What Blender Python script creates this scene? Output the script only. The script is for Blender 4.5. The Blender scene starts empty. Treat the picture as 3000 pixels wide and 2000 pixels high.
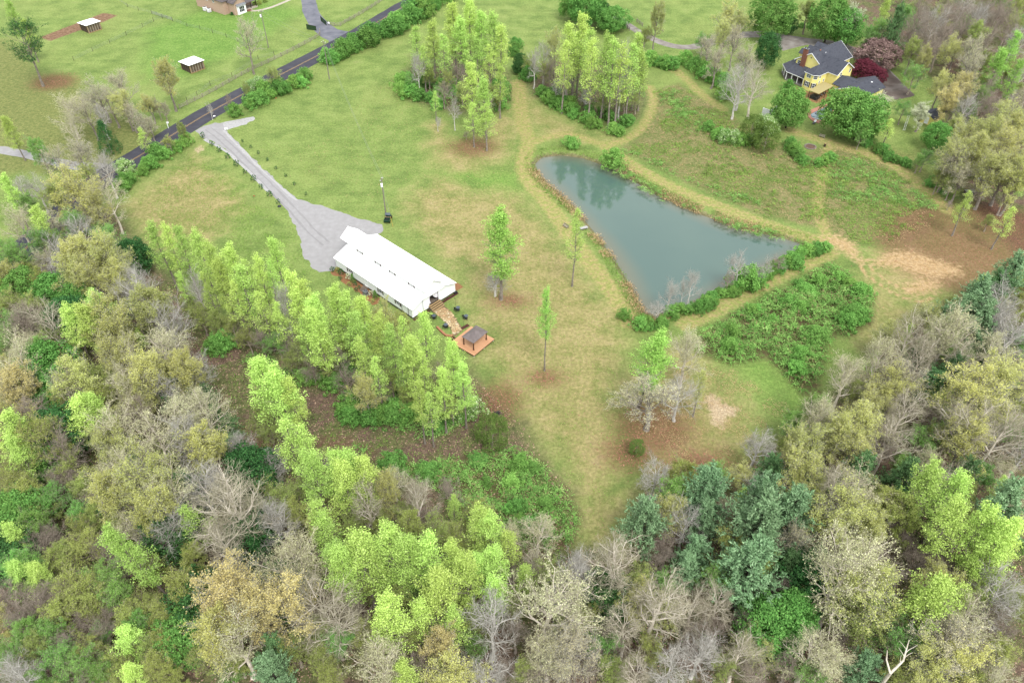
import bpy, bmesh, math, random
import numpy as np
from mathutils import Vector, Matrix

random.seed(7)
rng = np.random.default_rng(11)
S = bpy.context.scene
COL = S.collection

# ------------------------------------------------------------ camera, world, sun
FPX, PITCH, CAMH = 2300.0, 42.5, 110.0          # focal length in px of a 3000 px wide frame
cam_d = bpy.data.cameras.new('camera')
cam = bpy.data.objects.new('camera', cam_d)
COL.objects.link(cam)
cam_d.sensor_width = 36.0
cam_d.lens = 36.0 * FPX / 3000.0
cam_d.clip_start = 0.5
cam_d.clip_end = 3000.0
cam.location = (0, 0, CAMH)
cam.rotation_euler = (math.radians(90 - PITCH), 0, 0)
S.camera = cam

SUN_EL, SUN_AZ = 56.0, 158.0                      # azimuth clockwise from +Y
world = bpy.data.worlds.new('World')
S.world = world
world.use_nodes = True
wn, wl = world.node_tree.nodes, world.node_tree.links
wn.clear()
w_out = wn.new('ShaderNodeOutputWorld')
w_bg = wn.new('ShaderNodeBackground')
w_sky = wn.new('ShaderNodeTexSky')
w_sky.sky_type = 'NISHITA'
w_sky.sun_disc = False
w_sky.sun_elevation = math.radians(SUN_EL)
w_sky.sun_rotation = math.radians(SUN_AZ)
w_sky.air_density = 1.2
w_sky.dust_density = 2.0
w_hs = wn.new('ShaderNodeHueSaturation')         # thin even cloud: the sky loses its blue
w_hs.inputs['Saturation'].default_value = 0.18
wl.new(w_sky.outputs[0], w_hs.inputs['Color'])
w_mix = wn.new('ShaderNodeMix')                    # even overcast layer over the clear sky
w_mix.data_type = 'RGBA'
w_mix.inputs[0].default_value = 0.72
w_mix.inputs[7].default_value = (7.0, 7.15, 7.3, 1)
wl.new(w_hs.outputs[0], w_mix.inputs[6])
wl.new(w_mix.outputs[2], w_bg.inputs['Color'])
w_bg.inputs['Strength'].default_value = 0.125
wl.new(w_bg.outputs[0], w_out.inputs[0])

sun_d = bpy.data.lights.new('sun', 'SUN')
sun_d.energy = 1.45
sun_d.angle = math.radians(22)
sun_d.color = (1.0, 0.965, 0.91)
sun = bpy.data.objects.new('sun', sun_d)
COL.objects.link(sun)
sun.location = (0, 0, 160)
_e, _a = math.radians(SUN_EL), math.radians(SUN_AZ)
_dir = Vector((math.sin(_a) * math.cos(_e), math.cos(_a) * math.cos(_e), math.sin(_e)))
sun.rotation_euler = _dir.to_track_quat('Z', 'Y').to_euler()

S.view_settings.view_transform = 'Standard'
S.view_settings.look = 'None'
S.view_settings.exposure = 1.27
S.view_settings.gamma = 1.0
S.view_settings.use_curve_mapping = False
S.render.engine = 'CYCLES'
S.cycles.max_bounces = 5
S.cycles.diffuse_bounces = 2
S.cycles.glossy_bounces = 2
S.cycles.transmission_bounces = 3
S.cycles.transparent_max_bounces = 4

# ------------------------------------------------------------ plan of the place: ray / ground helpers
_c, _s = math.cos(math.radians(PITCH)), math.sin(math.radians(PITCH))


def G(u, v, z=0.0):
    """survey: where the sight line through photo point (u, v) meets the level z"""
    dx, dy, dz = (u - 1500) / FPX, _c + _s * (1000 - v) / FPX, -_s + _c * (1000 - v) / FPX
    t = (z - CAMH) / dz
    return np.array([dx * t, dy * t, z])


def V(x, y, z=0.0):                    # full view notes (2352 px wide)
    return G(x * 1.27551, y * 1.27551, z)


def K(i, j, x, y, z=0.0):              # notes on the nine close-ups (2.3515 px per px)
    return G(1000 * i + x / 2.3515, 666.7 * j + y / 2.3515, z)


def Q(u0, v0, k, x, y, z=0.0):         # other close-ups
    return G(u0 + x / k, v0 + y / k, z)


# ------------------------------------------------------------ materials
def lin(c):
    c = c / 255.0
    return c / 12.92 if c <= 0.04045 else ((c + 0.055) / 1.055) ** 2.4


def C(r, g, b, k=2.4):
    """observed sRGB -> albedo (k = light falling on the place at this exposure)"""
    return (lin(r) / k, lin(g) / k, lin(b) / k)


def new_mat(name):
    m = bpy.data.materials.new(name)
    m.use_nodes = True
    n = m.node_tree.nodes
    n.clear()
    out = n.new('ShaderNodeOutputMaterial')
    return m, n, m.node_tree.links, out


def ramp(n, cols, pos=None):
    r = n.new('ShaderNodeValToRGB')
    el = r.color_ramp.elements
    k = len(cols)
    pos = pos or [i / max(1, k - 1) for i in range(k)]
    while len(el) < k:
        el.new(0.5)
    for e, c, p in zip(el, cols, pos):
        e.position = p
        e.color = (*c, 1)
    return r


def M(name, cols, scale=1.0, rough=0.75, bump=0.0, detail=4, metal=0.0, spec=0.3, stretch=None, bscale=None):
    """surface with a noise-driven blend of colours in object space and optional fine relief"""
    if not isinstance(cols[0], tuple):
        cols = [cols]
    m, n, l, out = new_mat(name)
    b = n.new('ShaderNodeBsdfPrincipled')
    b.inputs['Roughness'].default_value = rough
    b.inputs['Metallic'].default_value = metal
    b.inputs['Specular IOR Level'].default_value = spec
    l.new(b.outputs[0], out.inputs[0])
    tc = n.new('ShaderNodeTexCoord')
    src = tc.outputs['Object']
    if stretch:
        mp = n.new('ShaderNodeMapping')
        mp.inputs['Scale'].default_value = stretch
        l.new(src, mp.inputs[0])
        src = mp.outputs[0]
    if len(cols) > 1:
        nz = n.new('ShaderNodeTexNoise')
        nz.inputs['Scale'].default_value = scale
        nz.inputs['Detail'].default_value = detail
        l.new(src, nz.inputs['Vector'])
        k = len(cols)
        rp = ramp(n, cols, [0.3 + 0.4 * i / (k - 1) for i in range(k)])
        l.new(nz.outputs[0], rp.inputs[0])
        l.new(rp.outputs[0], b.inputs['Base Color'])
    else:
        b.inputs['Base Color'].default_value = (*cols[0], 1)
    if bump:
        nb = n.new('ShaderNodeTexNoise')
        nb.inputs['Scale'].default_value = bscale or scale * 3
        nb.inputs['Detail'].default_value = 5
        l.new(src, nb.inputs['Vector'])
        bp = n.new('ShaderNodeBump')
        bp.inputs['Strength'].default_value = bump
        bp.inputs['Distance'].default_value = 0.05
        l.new(nb.outputs[0], bp.inputs['Height'])
        l.new(bp.outputs[0], b.inputs['Normal'])
    return m


def leafmat(name, cols, trans=0.3, var=0.12, sat=0.93):
    """leaf: per-leaf tint from the face attribute 'lc', per-plant tint from Object Info"""
    m, n, l, out = new_mat(name)
    at = n.new('ShaderNodeAttribute')
    at.attribute_name = 'lc'
    rp = ramp(n, cols)
    l.new(at.outputs['Fac'], rp.inputs[0])
    oi = n.new('ShaderNodeObjectInfo')
    hs = n.new('ShaderNodeHueSaturation')
    hs.inputs['Saturation'].default_value = sat
    mr = n.new('ShaderNodeMapRange')
    mr.inputs['To Min'].default_value = 0.5 - var * 0.07
    mr.inputs['To Max'].default_value = 0.5 + var * 0.07
    l.new(oi.outputs['Random'], mr.inputs[0])
    l.new(mr.outputs[0], hs.inputs['Hue'])
    m2 = n.new('ShaderNodeMath')
    m2.operation = 'MULTIPLY_ADD'
    m2.inputs[1].default_value = 7.13
    m2.inputs[2].default_value = 0.0
    l.new(oi.outputs['Random'], m2.inputs[0])
    fr = n.new('ShaderNodeMath')
    fr.operation = 'FRACT'
    l.new(m2.outputs[0], fr.inputs[0])
    mv = n.new('ShaderNodeMapRange')
    mv.inputs['To Min'].default_value = 1 - var
    mv.inputs['To Max'].default_value = 1 + var
    l.new(fr.outputs[0], mv.inputs[0])
    l.new(mv.outputs[0], hs.inputs['Value'])
    l.new(rp.outputs[0], hs.inputs['Color'])
    d = n.new('ShaderNodeBsdfDiffuse')
    t = n.new('ShaderNodeBsdfTranslucent')
    mx = n.new('ShaderNodeMixShader')
    mx.inputs[0].default_value = trans
    l.new(hs.outputs[0], d.inputs[0])
    l.new(hs.outputs[0], t.inputs[0])
    l.new(d.outputs[0], mx.inputs[1])
    l.new(t.outputs[0], mx.inputs[2])
    l.new(mx.outputs[0], out.inputs[0])
    return m


# ------------------------------------------------------------ object helpers
def tag(o, label=None, cat=None, group=None, kind=None):
    if label:
        o['label'] = label
    if cat:
        o['category'] = cat
    if group:
        o['group'] = group
    if kind:
        o['kind'] = kind
    return o


def link(name, data, parent=None, loc=None, rz=None):
    o = bpy.data.objects.new(name, data)
    COL.objects.link(o)
    if parent is not None:
        o.parent = parent
    if loc is not None:
        o.location = loc
    if rz is not None:
        o.rotation_euler = (0, 0, rz)
    return o


def thing(name, label, cat, loc, rz=0.0, group=None):
    o = link(name, None, None, tuple(float(q) for q in loc), rz)
    o.empty_display_size = 0.3
    return tag(o, label, cat, group)


def npmesh(name, Vv, F, mat=None, smooth=False, lc=None):
    me = bpy.data.meshes.new(name)
    Vv = np.ascontiguousarray(Vv, dtype=np.float32)
    F = np.ascontiguousarray(F, dtype=np.int32)
    n, k = F.shape
    me.vertices.add(len(Vv))
    me.vertices.foreach_set('co', Vv.ravel())
    me.loops.add(n * k)
    me.loops.foreach_set('vertex_index', F.ravel())
    me.polygons.add(n)
    me.polygons.foreach_set('loop_start', np.arange(0, n * k, k, dtype=np.int32))
    me.update(calc_edges=True)
    if smooth:
        me.polygons.foreach_set('use_smooth', np.ones(n, dtype=bool))
    if lc is not None:
        a = me.attributes.new('lc', 'FLOAT', 'FACE')
        a.data.foreach_set('value', np.asarray(lc, dtype=np.float32))
    if mat:
        me.materials.append(mat)
    return me


class MB:
    """collects shapes for ONE mesh object"""

    def __init__(self):
        self.v, self.f = [], []

    def add(self, vs, fs):
        b = len(self.v)
        self.v += [tuple(float(q) for q in p) for p in vs]
        self.f += [tuple(b + i for i in f) for f in fs]
        return self

    def box(self, x0, x1, y0, y1, z0, z1):
        return self.add([(x0, y0, z0), (x1, y0, z0), (x1, y1, z0), (x0, y1, z0), (x0, y0, z1), (x1, y0, z1), (x1, y1, z1), (x0, y1, z1)],
                        [(0, 3, 2, 1), (4, 5, 6, 7), (0, 1, 5, 4), (1, 2, 6, 5), (2, 3, 7, 6), (3, 0, 4, 7)])

    def prism(self, poly, z0, z1):
        n = len(poly)
        a = sum(poly[i][0] * poly[(i + 1) % n][1] - poly[(i + 1) % n][0] * poly[i][1] for i in range(n))
        if a < 0:
            poly = poly[::-1]
        vs = [(p[0], p[1], z0) for p in poly] + [(p[0], p[1], z1) for p in poly]
        fs = [tuple(range(n))[::-1], tuple(range(n, 2 * n))]
        fs += [(i, (i + 1) % n, n + (i + 1) % n, n + i) for i in range(n)]
        return self.add(vs, fs)

    def loft(self, a, b):
        """closed solid between two rings of 3D points of equal length"""
        n = len(a)
        fs = [tuple(range(n))[::-1], tuple(range(n, 2 * n))]
        fs += [(i, (i + 1) % n, n + (i + 1) % n, n + i) for i in range(n)]
        return self.add(list(a) + list(b), fs)

    def slab(self, pts, t):
        """roof slab: planar polygon pts (3D) thickened downwards by t"""
        low = [(p[0], p[1], p[2] - t) for p in pts]
        return self.loft(low, pts)

    def bar(self, p0, p1, w, h=None, sides=4):
        p0, p1 = Vector(p0), Vector(p1)
        d = (p1 - p0)
        q = d.to_track_quat('Z', 'Y')
        h = h or w
        ring = []
        for i in range(sides):
            a = 2 * math.pi * (i + 0.5) / sides
            k = 1 / math.cos(math.pi / sides) if sides == 4 else 1
            ring.append(Vector((math.cos(a) * w / 2 * k, math.sin(a) * h / 2 * k, 0)))
        return self.loft([p0 + q @ r for r in ring], [p1 + q @ r for r in ring])

    def cyl(self, p0, p1, r0, r1=None, sides=10):
        p0, p1 = Vector(p0), Vector(p1)
        q = (p1 - p0).to_track_quat('Z', 'Y')
        r1 = r0 if r1 is None else r1
        cs = [(math.cos(2 * math.pi * i / sides), math.sin(2 * math.pi * i / sides)) for i in range(sides)]
        return self.loft([p0 + q @ Vector((c * r0, s * r0, 0)) for c, s in cs], [p1 + q @ Vector((c * r1, s * r1, 0)) for c, s in cs])

    def mesh(self, name, mat, bevel=0.0):
        me = bpy.data.meshes.new(name)
        me.from_pydata(self.v, [], self.f)
        me.update()
        bm = bmesh.new()
        bm.from_mesh(me)
        bmesh.ops.recalc_face_normals(bm, faces=bm.faces)
        if bevel:
            bmesh.ops.bevel(bm, geom=list(bm.edges), offset=bevel, segments=1, affect='EDGES')
        bm.to_mesh(me)
        bm.free()
        if mat:
            me.materials.append(mat)
        return me

    def build(self, name, mat, parent=None, bevel=0.0, loc=None, rz=None):
        return link(name, self.mesh(name, mat, bevel), parent, loc, rz)


def copy_tree(o, parent=None):
    c = o.copy()
    COL.objects.link(c)
    c.parent = parent
    for ch in list(o.children):
        copy_tree(ch, c)
    return c


def vnoise(x, y, seed=0):
    """smooth value noise in [0,1]"""
    x, y = np.asarray(x, float), np.asarray(y, float)
    xi, yi = np.floor(x).astype(np.int64), np.floor(y).astype(np.int64)
    xf, yf = x - xi, y - yi

    def h(a, b):
        n = (a * 374761393 + b * 668265263 + seed * 1442695041) & 0x7fffffff
        n = ((n ^ (n >> 13)) * 1274126177) & 0x7fffffff
        return ((n ^ (n >> 16)) & 0xffff) / 65535.0
    u, w = xf * xf * (3 - 2 * xf), yf * yf * (3 - 2 * yf)
    return (h(xi, yi) * (1 - u) + h(xi + 1, yi) * u) * (1 - w) + (h(xi, yi + 1) * (1 - u) + h(xi + 1, yi + 1) * u) * w


def poly_sd(px, py, poly):
    """signed distance, positive inside"""
    poly = np.asarray(poly, float)[:, :2]
    d = np.full(px.shape, 1e9)
    ins = np.zeros(px.shape, bool)
    n = len(poly)
    for i in range(n):
        ax, ay = poly[i]
        bx, by = poly[(i + 1) % n]
        ex, ey = bx - ax, by - ay
        wx, wy = px - ax, py - ay
        t = np.clip((wx * ex + wy * ey) / (ex * ex + ey * ey + 1e-9), 0, 1)
        d = np.minimum(d, np.hypot(wx - t * ex, wy - t * ey))
        cnd = (ay > py) != (by > py)
        xc = ax + (py - ay) * ex / (ey if abs(ey) > 1e-9 else 1e-9)
        ins ^= cnd & (px < xc)
    return np.where(ins, d, -d)


def line_sd(px, py, pts, hw):
    pts = np.asarray(pts, float)[:, :2]
    d = np.full(px.shape, 1e9)
    for (ax, ay), (bx, by) in zip(pts[:-1], pts[1:]):
        ex, ey = bx - ax, by - ay
        wx, wy = px - ax, py - ay
        t = np.clip((wx * ex + wy * ey) / (ex * ex + ey * ey + 1e-9), 0, 1)
        d = np.minimum(d, np.hypot(wx - t * ex, wy - t * ey))
    return hw - d


def smooth_line(pts, step=1.5):
    """Catmull-Rom through 2D points, resampled"""
    P = [np.array(p[:2], float) for p in pts]
    P = [2 * P[0] - P[1]] + P + [2 * P[-1] - P[-2]]
    out = []
    for i in range(1, len(P) - 2):
        n = max(2, int(np.linalg.norm(P[i + 1] - P[i]) / step))
        for k in range(n):
            t = k / n
            out.append(0.5 * (2 * P[i] + (P[i + 1] - P[i - 1]) * t + (2 * P[i - 1] - 5 * P[i] + 4 * P[i + 1] - P[i + 2]) * t * t
                              + (3 * P[i] - P[i - 1] - 3 * P[i + 1] + P[i + 2]) * t ** 3))
    out.append(P[-2])
    return np.array(out)


def ribbon_edges(pts, w, rough=0.0, seed=0):
    """left and right edges of a strip of width w (number or list) along pts"""
    L = smooth_line(pts)
    t = np.gradient(L, axis=0)
    t /= np.linalg.norm(t, axis=1)[:, None] + 1e-9
    nrm = np.stack([-t[:, 1], t[:, 0]], 1)
    if np.isscalar(w):
        ww = np.full(len(L), float(w))
    else:
        ww = np.interp(np.linspace(0, 1, len(L)), np.linspace(0, 1, len(w)), w)
    k = np.arange(len(L))
    a = ww / 2 + rough * (vnoise(k * 0.6, k * 0 + seed, seed) - 0.5) * 2
    b = ww / 2 + rough * (vnoise(k * 0.6, k * 0 + seed + 9, seed + 5) - 0.5) * 2
    return L + nrm * a[:, None], L - nrm * b[:, None]


def ribbon(name, pts, w, z, mat, rough=0.0, seed=0, parent=None):
    A, B = ribbon_edges(pts, w, rough, seed)
    n = len(A)
    Vv = np.zeros((2 * n, 3))
    Vv[:n, :2], Vv[n:, :2] = A, B
    Vv[:, 2] = z
    i = np.arange(n - 1)
    F = np.stack([i, n + i, n + i + 1, i + 1], 1)
    return link(name, npmesh(name, Vv, F, mat), parent)


def sheet(name, poly, z, mat, rough=0.0, seed=0, step=1.0, parent=None):
    """flat sheet with an uneven outline"""
    P = [np.array(p[:2], float) for p in poly]
    out = []
    for i in range(len(P)):
        a, b = P[i], P[(i + 1) % len(P)]
        n = max(1, int(np.linalg.norm(b - a) / step))
        for k in range(n):
            q = a + (b - a) * k / n
            if rough:
                q = q + rough * (np.array([vnoise(q[0] * .9, q[1] * .9, seed), vnoise(q[0] * .9, q[1] * .9, seed + 3)]) - 0.5) * 2
            out.append(q)
    bm = bmesh.new()
    f = bm.faces.new([bm.verts.new((q[0], q[1], z)) for q in out])
    f.normal_update()
    if f.normal.z < 0:
        f.normal_flip()
    bmesh.ops.triangulate(bm, faces=[f])
    me = bpy.data.meshes.new(name)
    bm.to_mesh(me)
    bm.free()
    me.materials.append(mat)
    return link(name, me, parent)

# ============================================================ THE GROUND
def PV(s, z=0.0):
    """'x,y x,y ...' in full view notes -> list of plan points"""
    return [V(*map(float, p.split(',')), z) for p in s.split()]


def PK(i, j, s, z=0.0):
    return [K(i, j, *map(float, p.split(',')), z) for p in s.split()]


WATER_Z = -0.8
POND = PV('1228,378 1245,362 1290,357 1340,364 1400,385 1440,405 1500,445 1600,490 1700,525 1800,548 1845,562 1835,580 1790,600 1740,622 '
          '1680,652 1640,674 1590,702 1540,718 1500,728 1480,716 1465,690 1452,664 1420,610 1370,540 1330,490 1290,450 1245,410', WATER_Z)
LITTER = [PV('-400,790 0,650 110,575 200,475 262,478 300,530 345,590 400,640 470,700 560,770 650,815 740,850 850,870 960,850 1040,830 1095,858 1130,905 '
             '1190,960 1240,1040 1310,1120 1322,1200 1310,1262 1425,1262 1440,1200 1480,1130 1560,1085 1650,1085 1730,1050 1800,1000 1860,940 '
             '1900,905 1960,880 2000,800 2120,715 2352,610 2900,610 2900,2100 -400,2100'),
          PV('1905,-90 1960,40 2050,105 2145,185 2165,280 2200,330 2180,400 2235,480 2290,540 2352,600 2900,610 2900,-90'),
          PV('930,170 960,120 1100,110 1170,170 1175,230 1130,262 1040,262 950,230'),
          PV('1200,165 1260,140 1380,130 1470,150 1490,215 1470,270 1420,290 1300,250 1220,215')]
RED = [(V(1250, 868), 3.0, 2.0), (V(1172, 690), 3.6, 2.0), (V(1085, 338), 6.5, 5.0), (V(1500, 985), 7.5, 6.5), (V(1445, 1040), 5.0, 4.0), (V(1600, 1060), 7, 3), (V(125, 188), 7, 6), (V(2270, 570), 26, 20), (V(1150, 920), 4, 5)]
TAN = [PV('930,470 1000,410 1090,440 1190,450 1260,520 1330,600 1390,680 1440,745 1430,830 1415,1000 1430,1150 1400,1260 1325,1250 1320,1120 1200,960 1120,840 1075,700 1062,620 985,560'),
       PV('990,330 1000,285 1050,345 1165,250 1190,300 1160,350 1100,392 1015,382'),
       PV('1195,195 1245,255 1345,305 1405,318 1330,318 1245,308 1205,262'),
       PV('285,480 400,385 440,352 520,420 560,470 470,560 350,565'),
       PV('1560,800 1640,860 1740,1000 1640,1080 1480,1100 1440,1000 1440,860'),
       PV('1960,600 2060,700 2130,700 2000,800 1960,760 2005,690'),
       PV('2130,545 2190,520 2260,550 2352,600 2250,650 2140,700 2060,690 1990,610 2060,565'),
       PV('1010,540 1090,480 1290,560 1250,620 1090,600')]
MEADOW = [PV('1425,345 1500,262 1492,212 1560,192 1650,250 1800,335 1835,352 1890,336 1960,336 2080,402 2165,470 2130,545 2060,562 1960,560 1880,522 1760,500 1600,432 1480,372')]
CLAY = [PV('1885,548 1925,540 1965,560 1975,592 2012,600 2035,582 2065,576 2100,580 2150,598 2200,612 2212,628 2160,640 2100,628 2070,615 2020,612 1965,596 1930,576'),
        PV('2070,662 2120,640 2165,645 2140,672 2090,676')]
SAND = [PV('1618,908 1640,905 1660,925 1698,938 1690,950 1665,960 1660,985 1640,975 1630,945'), PK(0, 0, '1345,1020 1390,1000 1400,1040 1370,1055')]
CLAYLINE = [(PV('1960,592 1990,630 2030,660 2080,685 2140,697'), 0.5), (PV('1985,600 2030,640 2090,668 2145,688'), 0.4)]
SOIL = [PV('92,86 238,30 270,36 240,50 115,95')]
PATHS = [(PV('1190,190 1200,280 1215,325 1204,360 1210,410 1262,472 1330,570 1400,660 1448,740'), 2.2),
         (PV('1212,330 1300,308 1395,332 1468,300 1500,240 1492,200'), 1.5),
         (PV('1390,335 1440,372 1550,432 1700,492 1800,528 1895,556'), 2.0),
         (PV('1908,325 1896,380 1880,440 1884,500 1905,556'), 1.5),
         (PV('1815,300 1950,342 2040,372 2110,422 2175,482'), 2.0),
         (PV('1575,742 1700,680 1800,626 1905,580'), 2.2),
         (PV('1505,140 1560,168 1610,215 1660,252'), 1.6)]
LUSH = [PV('1000,398 1100,385 1190,400 1192,440 1090,432'), PV('1690,828 1760,822 1850,930 1830,975 1760,900'), PV('340,70 560,-10 700,30 560,110 440,170 330,190'),
        PV('1060,700 1100,760 1130,830 1080,850 1060,800')]
OLIVE = [PV('-300,90 20,90 90,160 190,195 250,240 330,290 400,300 345,340 250,385 0,400 -300,480'), PV('1830,300 1900,330 2100,350 2160,420 2080,400 1960,335')]
BR1 = PV('1596,772 1655,738 1745,690 1855,630 1905,604 1945,622 1958,650 2000,680 2004,742 1950,770 1900,782 1895,830 1882,890 1860,915 1832,892 1792,852 1762,822 1680,838 1602,806')
BR2 = PV('800,1010 900,1052 1000,1062 1100,1042 1180,1030 1232,1060 1290,1110 1322,1172 1310,1252 1250,1270 1160,1250 1080,1190 1000,1130 900,1100')
TRACK = [PV('300,560 350,640 400,760 450,860 520,960 620,1010 800,1000 860,1040 700,1030 560,1030 480,960 430,870 380,760 330,650')]

xs = np.concatenate([np.linspace(-1600, -270, 16)[:-1], np.arange(-270, 270.1, 1.15), np.linspace(271, 1600, 16)])
ys = np.concatenate([np.linspace(-800, 18, 14)[:-1], np.arange(18, 350, 1.15), np.linspace(352, 2400, 20)])
gx, gy = np.meshgrid(xs, ys)
px, py = gx.ravel(), gy.ravel()
sd_pond = poly_sd(px, py, POND)
tt = np.clip((sd_pond + 2.6) / 5.2, 0, 1)
gz = -1.6 * tt * tt * (3 - 2 * tt)
nx, ny = len(xs), len(ys)
ii = (np.arange(ny - 1)[:, None] * nx + np.arange(nx - 1)[None, :]).ravel()
gF = np.stack([ii, ii + 1, ii + 1 + nx, ii + nx], 1)


def zone(polys=(), lines=(), ells=()):
    d = np.full(px.shape, -60.0)
    for p in polys:
        d = np.maximum(d, poly_sd(px, py, p))
    for p, hw in lines:
        d = np.maximum(d, line_sd(px, py, smooth_line(p, 3), hw))
    for c, rx, ry in ells:
        d = np.maximum(d, (1 - np.hypot((px - c[0]) / rx, (py - c[1]) / ry)) * min(rx, ry))
    return np.clip(d, -60, 60)


ZN = {'z_litter': zone(LITTER), 'z_red': zone(ells=RED), 'z_tan': zone(TAN), 'z_meadow': zone(MEADOW), 'z_clay': zone(CLAY), 'z_ruts': zone((), CLAYLINE), 'z_sand': zone(SAND),
      'z_soil': zone(SOIL), 'z_path': zone((), PATHS), 'z_lush': zone(LUSH), 'z_olive': zone(OLIVE), 'z_track': zone(TRACK), 'z_pond': sd_pond, 'z_bramble': zone([BR1, BR2])}

gm, n, l, out = new_mat('ground')
bs = n.new('ShaderNodeBsdfPrincipled')
bs.inputs['Roughness'].default_value = 0.95
bs.inputs['Specular IOR Level'].default_value = 0.1
l.new(bs.outputs[0], out.inputs[0])
geo = n.new('ShaderNodeNewGeometry')


def nz(scale, detail=4, rough=0.55, dist=0.0, vec=None):
    q = n.new('ShaderNodeTexNoise')
    q.inputs['Scale'].default_value = scale
    q.inputs['Detail'].default_value = detail
    q.inputs['Roughness'].default_value = rough
    q.inputs['Distortion'].default_value = dist
    l.new(vec or geo.outputs['Position'], q.inputs['Vector'])
    return q.outputs[0]


def mrange(src, a, b, c=0.0, d=1.0, smooth=True):
    q = n.new('ShaderNodeMapRange')
    if smooth:
        q.interpolation_type = 'SMOOTHSTEP'
    for i, val in zip((1, 2, 3, 4), (a, b, c, d)):
        q.inputs[i].default_value = val
    l.new(src, q.inputs[0])
    return q.outputs[0]


def math2(op, a, b):
    q = n.new('ShaderNodeMath')
    q.operation = op
    for i, s_ in enumerate((a, b)):
        if isinstance(s_, (int, float)):
            q.inputs[i].default_value = s_
        else:
            l.new(s_, q.inputs[i])
    return q.outputs[0]


def mixc(fac, a, b):
    q = n.new('ShaderNodeMix')
    q.data_type = 'RGBA'
    for s_, i in ((fac, 0), (a, 6), (b, 7)):
        if isinstance(s_, tuple):
            q.inputs[i].default_value = (*s_, 1)
        elif isinstance(s_, (int, float)):
            q.inputs[i].default_value = s_
        else:
            l.new(s_, q.inputs[i])
    return q.outputs[2]


def zmask(name, amp, edge, noise):
    a = n.new('ShaderNodeAttribute')
    a.attribute_name = name
    dev = math2('MULTIPLY', math2('SUBTRACT', noise, 0.5), amp * 2)
    return mrange(math2('ADD', a.outputs['Fac'], dev), -edge, edge)


n_big, n_mid, n_small = nz(0.035, 4), nz(0.16, 5, 0.6), nz(0.9, 5, 0.65)
n_fine, n_tiny = nz(4.2, 4, 0.7), nz(11.0, 2, 0.7)
mp = n.new('ShaderNodeMapping')                       # faint mowing streaks
mp.inputs['Rotation'].default_value = (0, 0, math.radians(38))
mp.inputs['Scale'].default_value = (0.05, 0.5, 1)
l.new(geo.outputs['Position'], mp.inputs[0])
n_streak = nz(1.0, 3, 0.6, 0.0, mp.outputs[0])

KG = 1.85


def Cg(r, g, b):
    return C(r, g, b, KG)


g1 = ramp(n, [Cg(112, 138, 74), Cg(138, 162, 88), Cg(156, 178, 100), Cg(172, 184, 116)], [0.28, 0.45, 0.58, 0.74])
l.new(math2('ADD', math2('MULTIPLY', n_mid, 0.8), math2('MULTIPLY', n_streak, 0.2)), g1.inputs[0])
grass = g1.outputs[0]
grass = mixc(mrange(n_big, 0.45, 0.7, 0, 0.35), grass, Cg(176, 186, 112))
grass = mixc(mrange(n_small, 0.56, 0.74, 0, 0.45), grass, Cg(188, 178, 122))
grass = mixc(mrange(n_fine, 0.5, 0.75, 0, 0.4), grass, Cg(92, 124, 58))
col = grass
lush = mixc(mrange(n_small, 0.4, 0.65), Cg(104, 160, 62), Cg(140, 186, 84))
col = mixc(math2('MULTIPLY', zmask('z_lush', 7, 5, n_mid), 0.5), col, lush)
olive = mixc(mrange(n_small, 0.35, 0.65), Cg(122, 132, 76), Cg(156, 158, 98))
col = mixc(math2('MULTIPLY', zmask('z_olive', 5, 4, n_mid), 0.85), col, olive)
tanr = ramp(n, [Cg(132, 142, 80), Cg(168, 164, 104), Cg(196, 180, 128), Cg(208, 190, 146)], [0.3, 0.44, 0.56, 0.72])
l.new(math2('ADD', math2('MULTIPLY', n_small, 0.55), math2('MULTIPLY', n_mid, 0.45)), tanr.inputs[0])
tan = mixc(mrange(n_fine, 0.48, 0.72, 0, 0.55), tanr.outputs[0], Cg(118, 122, 66))
tan = mixc(mrange(n_tiny, 0.6, 0.8, 0, 0.5), tan, Cg(150, 118, 84))
col = mixc(math2('MULTIPLY', zmask('z_tan', 9, 6, n_mid), 0.9), col, tan)
mdr = ramp(n, [Cg(104, 134, 68), Cg(132, 146, 84), Cg(168, 160, 112), Cg(128, 126, 84)], [0.3, 0.45, 0.58, 0.75])
l.new(math2('ADD', math2('MULTIPLY', n_small, 0.6), math2('MULTIPLY', n_mid, 0.4)), mdr.inputs[0])
meadow = mixc(mrange(n_fine, 0.45, 0.7, 0, 0.6), mdr.outputs[0], Cg(96, 92, 60))
col = mixc(zmask('z_meadow', 3, 2, n_mid), col, meadow)
lit = ramp(n, [Cg(92, 76, 66), Cg(124, 104, 90), Cg(152, 130, 112), Cg(116, 122, 74)], [0.3, 0.46, 0.62, 0.8])
l.new(math2('ADD', math2('MULTIPLY', n_small, 0.5), math2('MULTIPLY', n_fine, 0.5)), lit.inputs[0])
litter = mixc(mrange(n_tiny, 0.55, 0.75, 0, 0.6), lit.outputs[0], Cg(160, 122, 98))
litter = mixc(math2('MULTIPLY', mrange(n_mid, 0.40, 0.56), 0.72), litter, mixc(mrange(n_small, .4, .6), Cg(96, 112, 62), Cg(130, 142, 84)))
col = mixc(zmask('z_litter', 6, 3.0, n_mid), col, litter)
brm = mixc(mrange(n_small, 0.42, 0.6), Cg(112, 98, 72), Cg(112, 136, 72))
col = mixc(zmask('z_bramble', 3, 1.5, n_mid), col, brm)
trk = mixc(mrange(n_small, 0.46, 0.62), Cg(138, 114, 92), Cg(126, 138, 78))
trk = mixc(mrange(n_fine, 0.5, 0.7, 0, 0.6), trk, Cg(108, 80, 66))
col = mixc(zmask('z_track', 3, 1.5, n_mid), col, trk)
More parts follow.
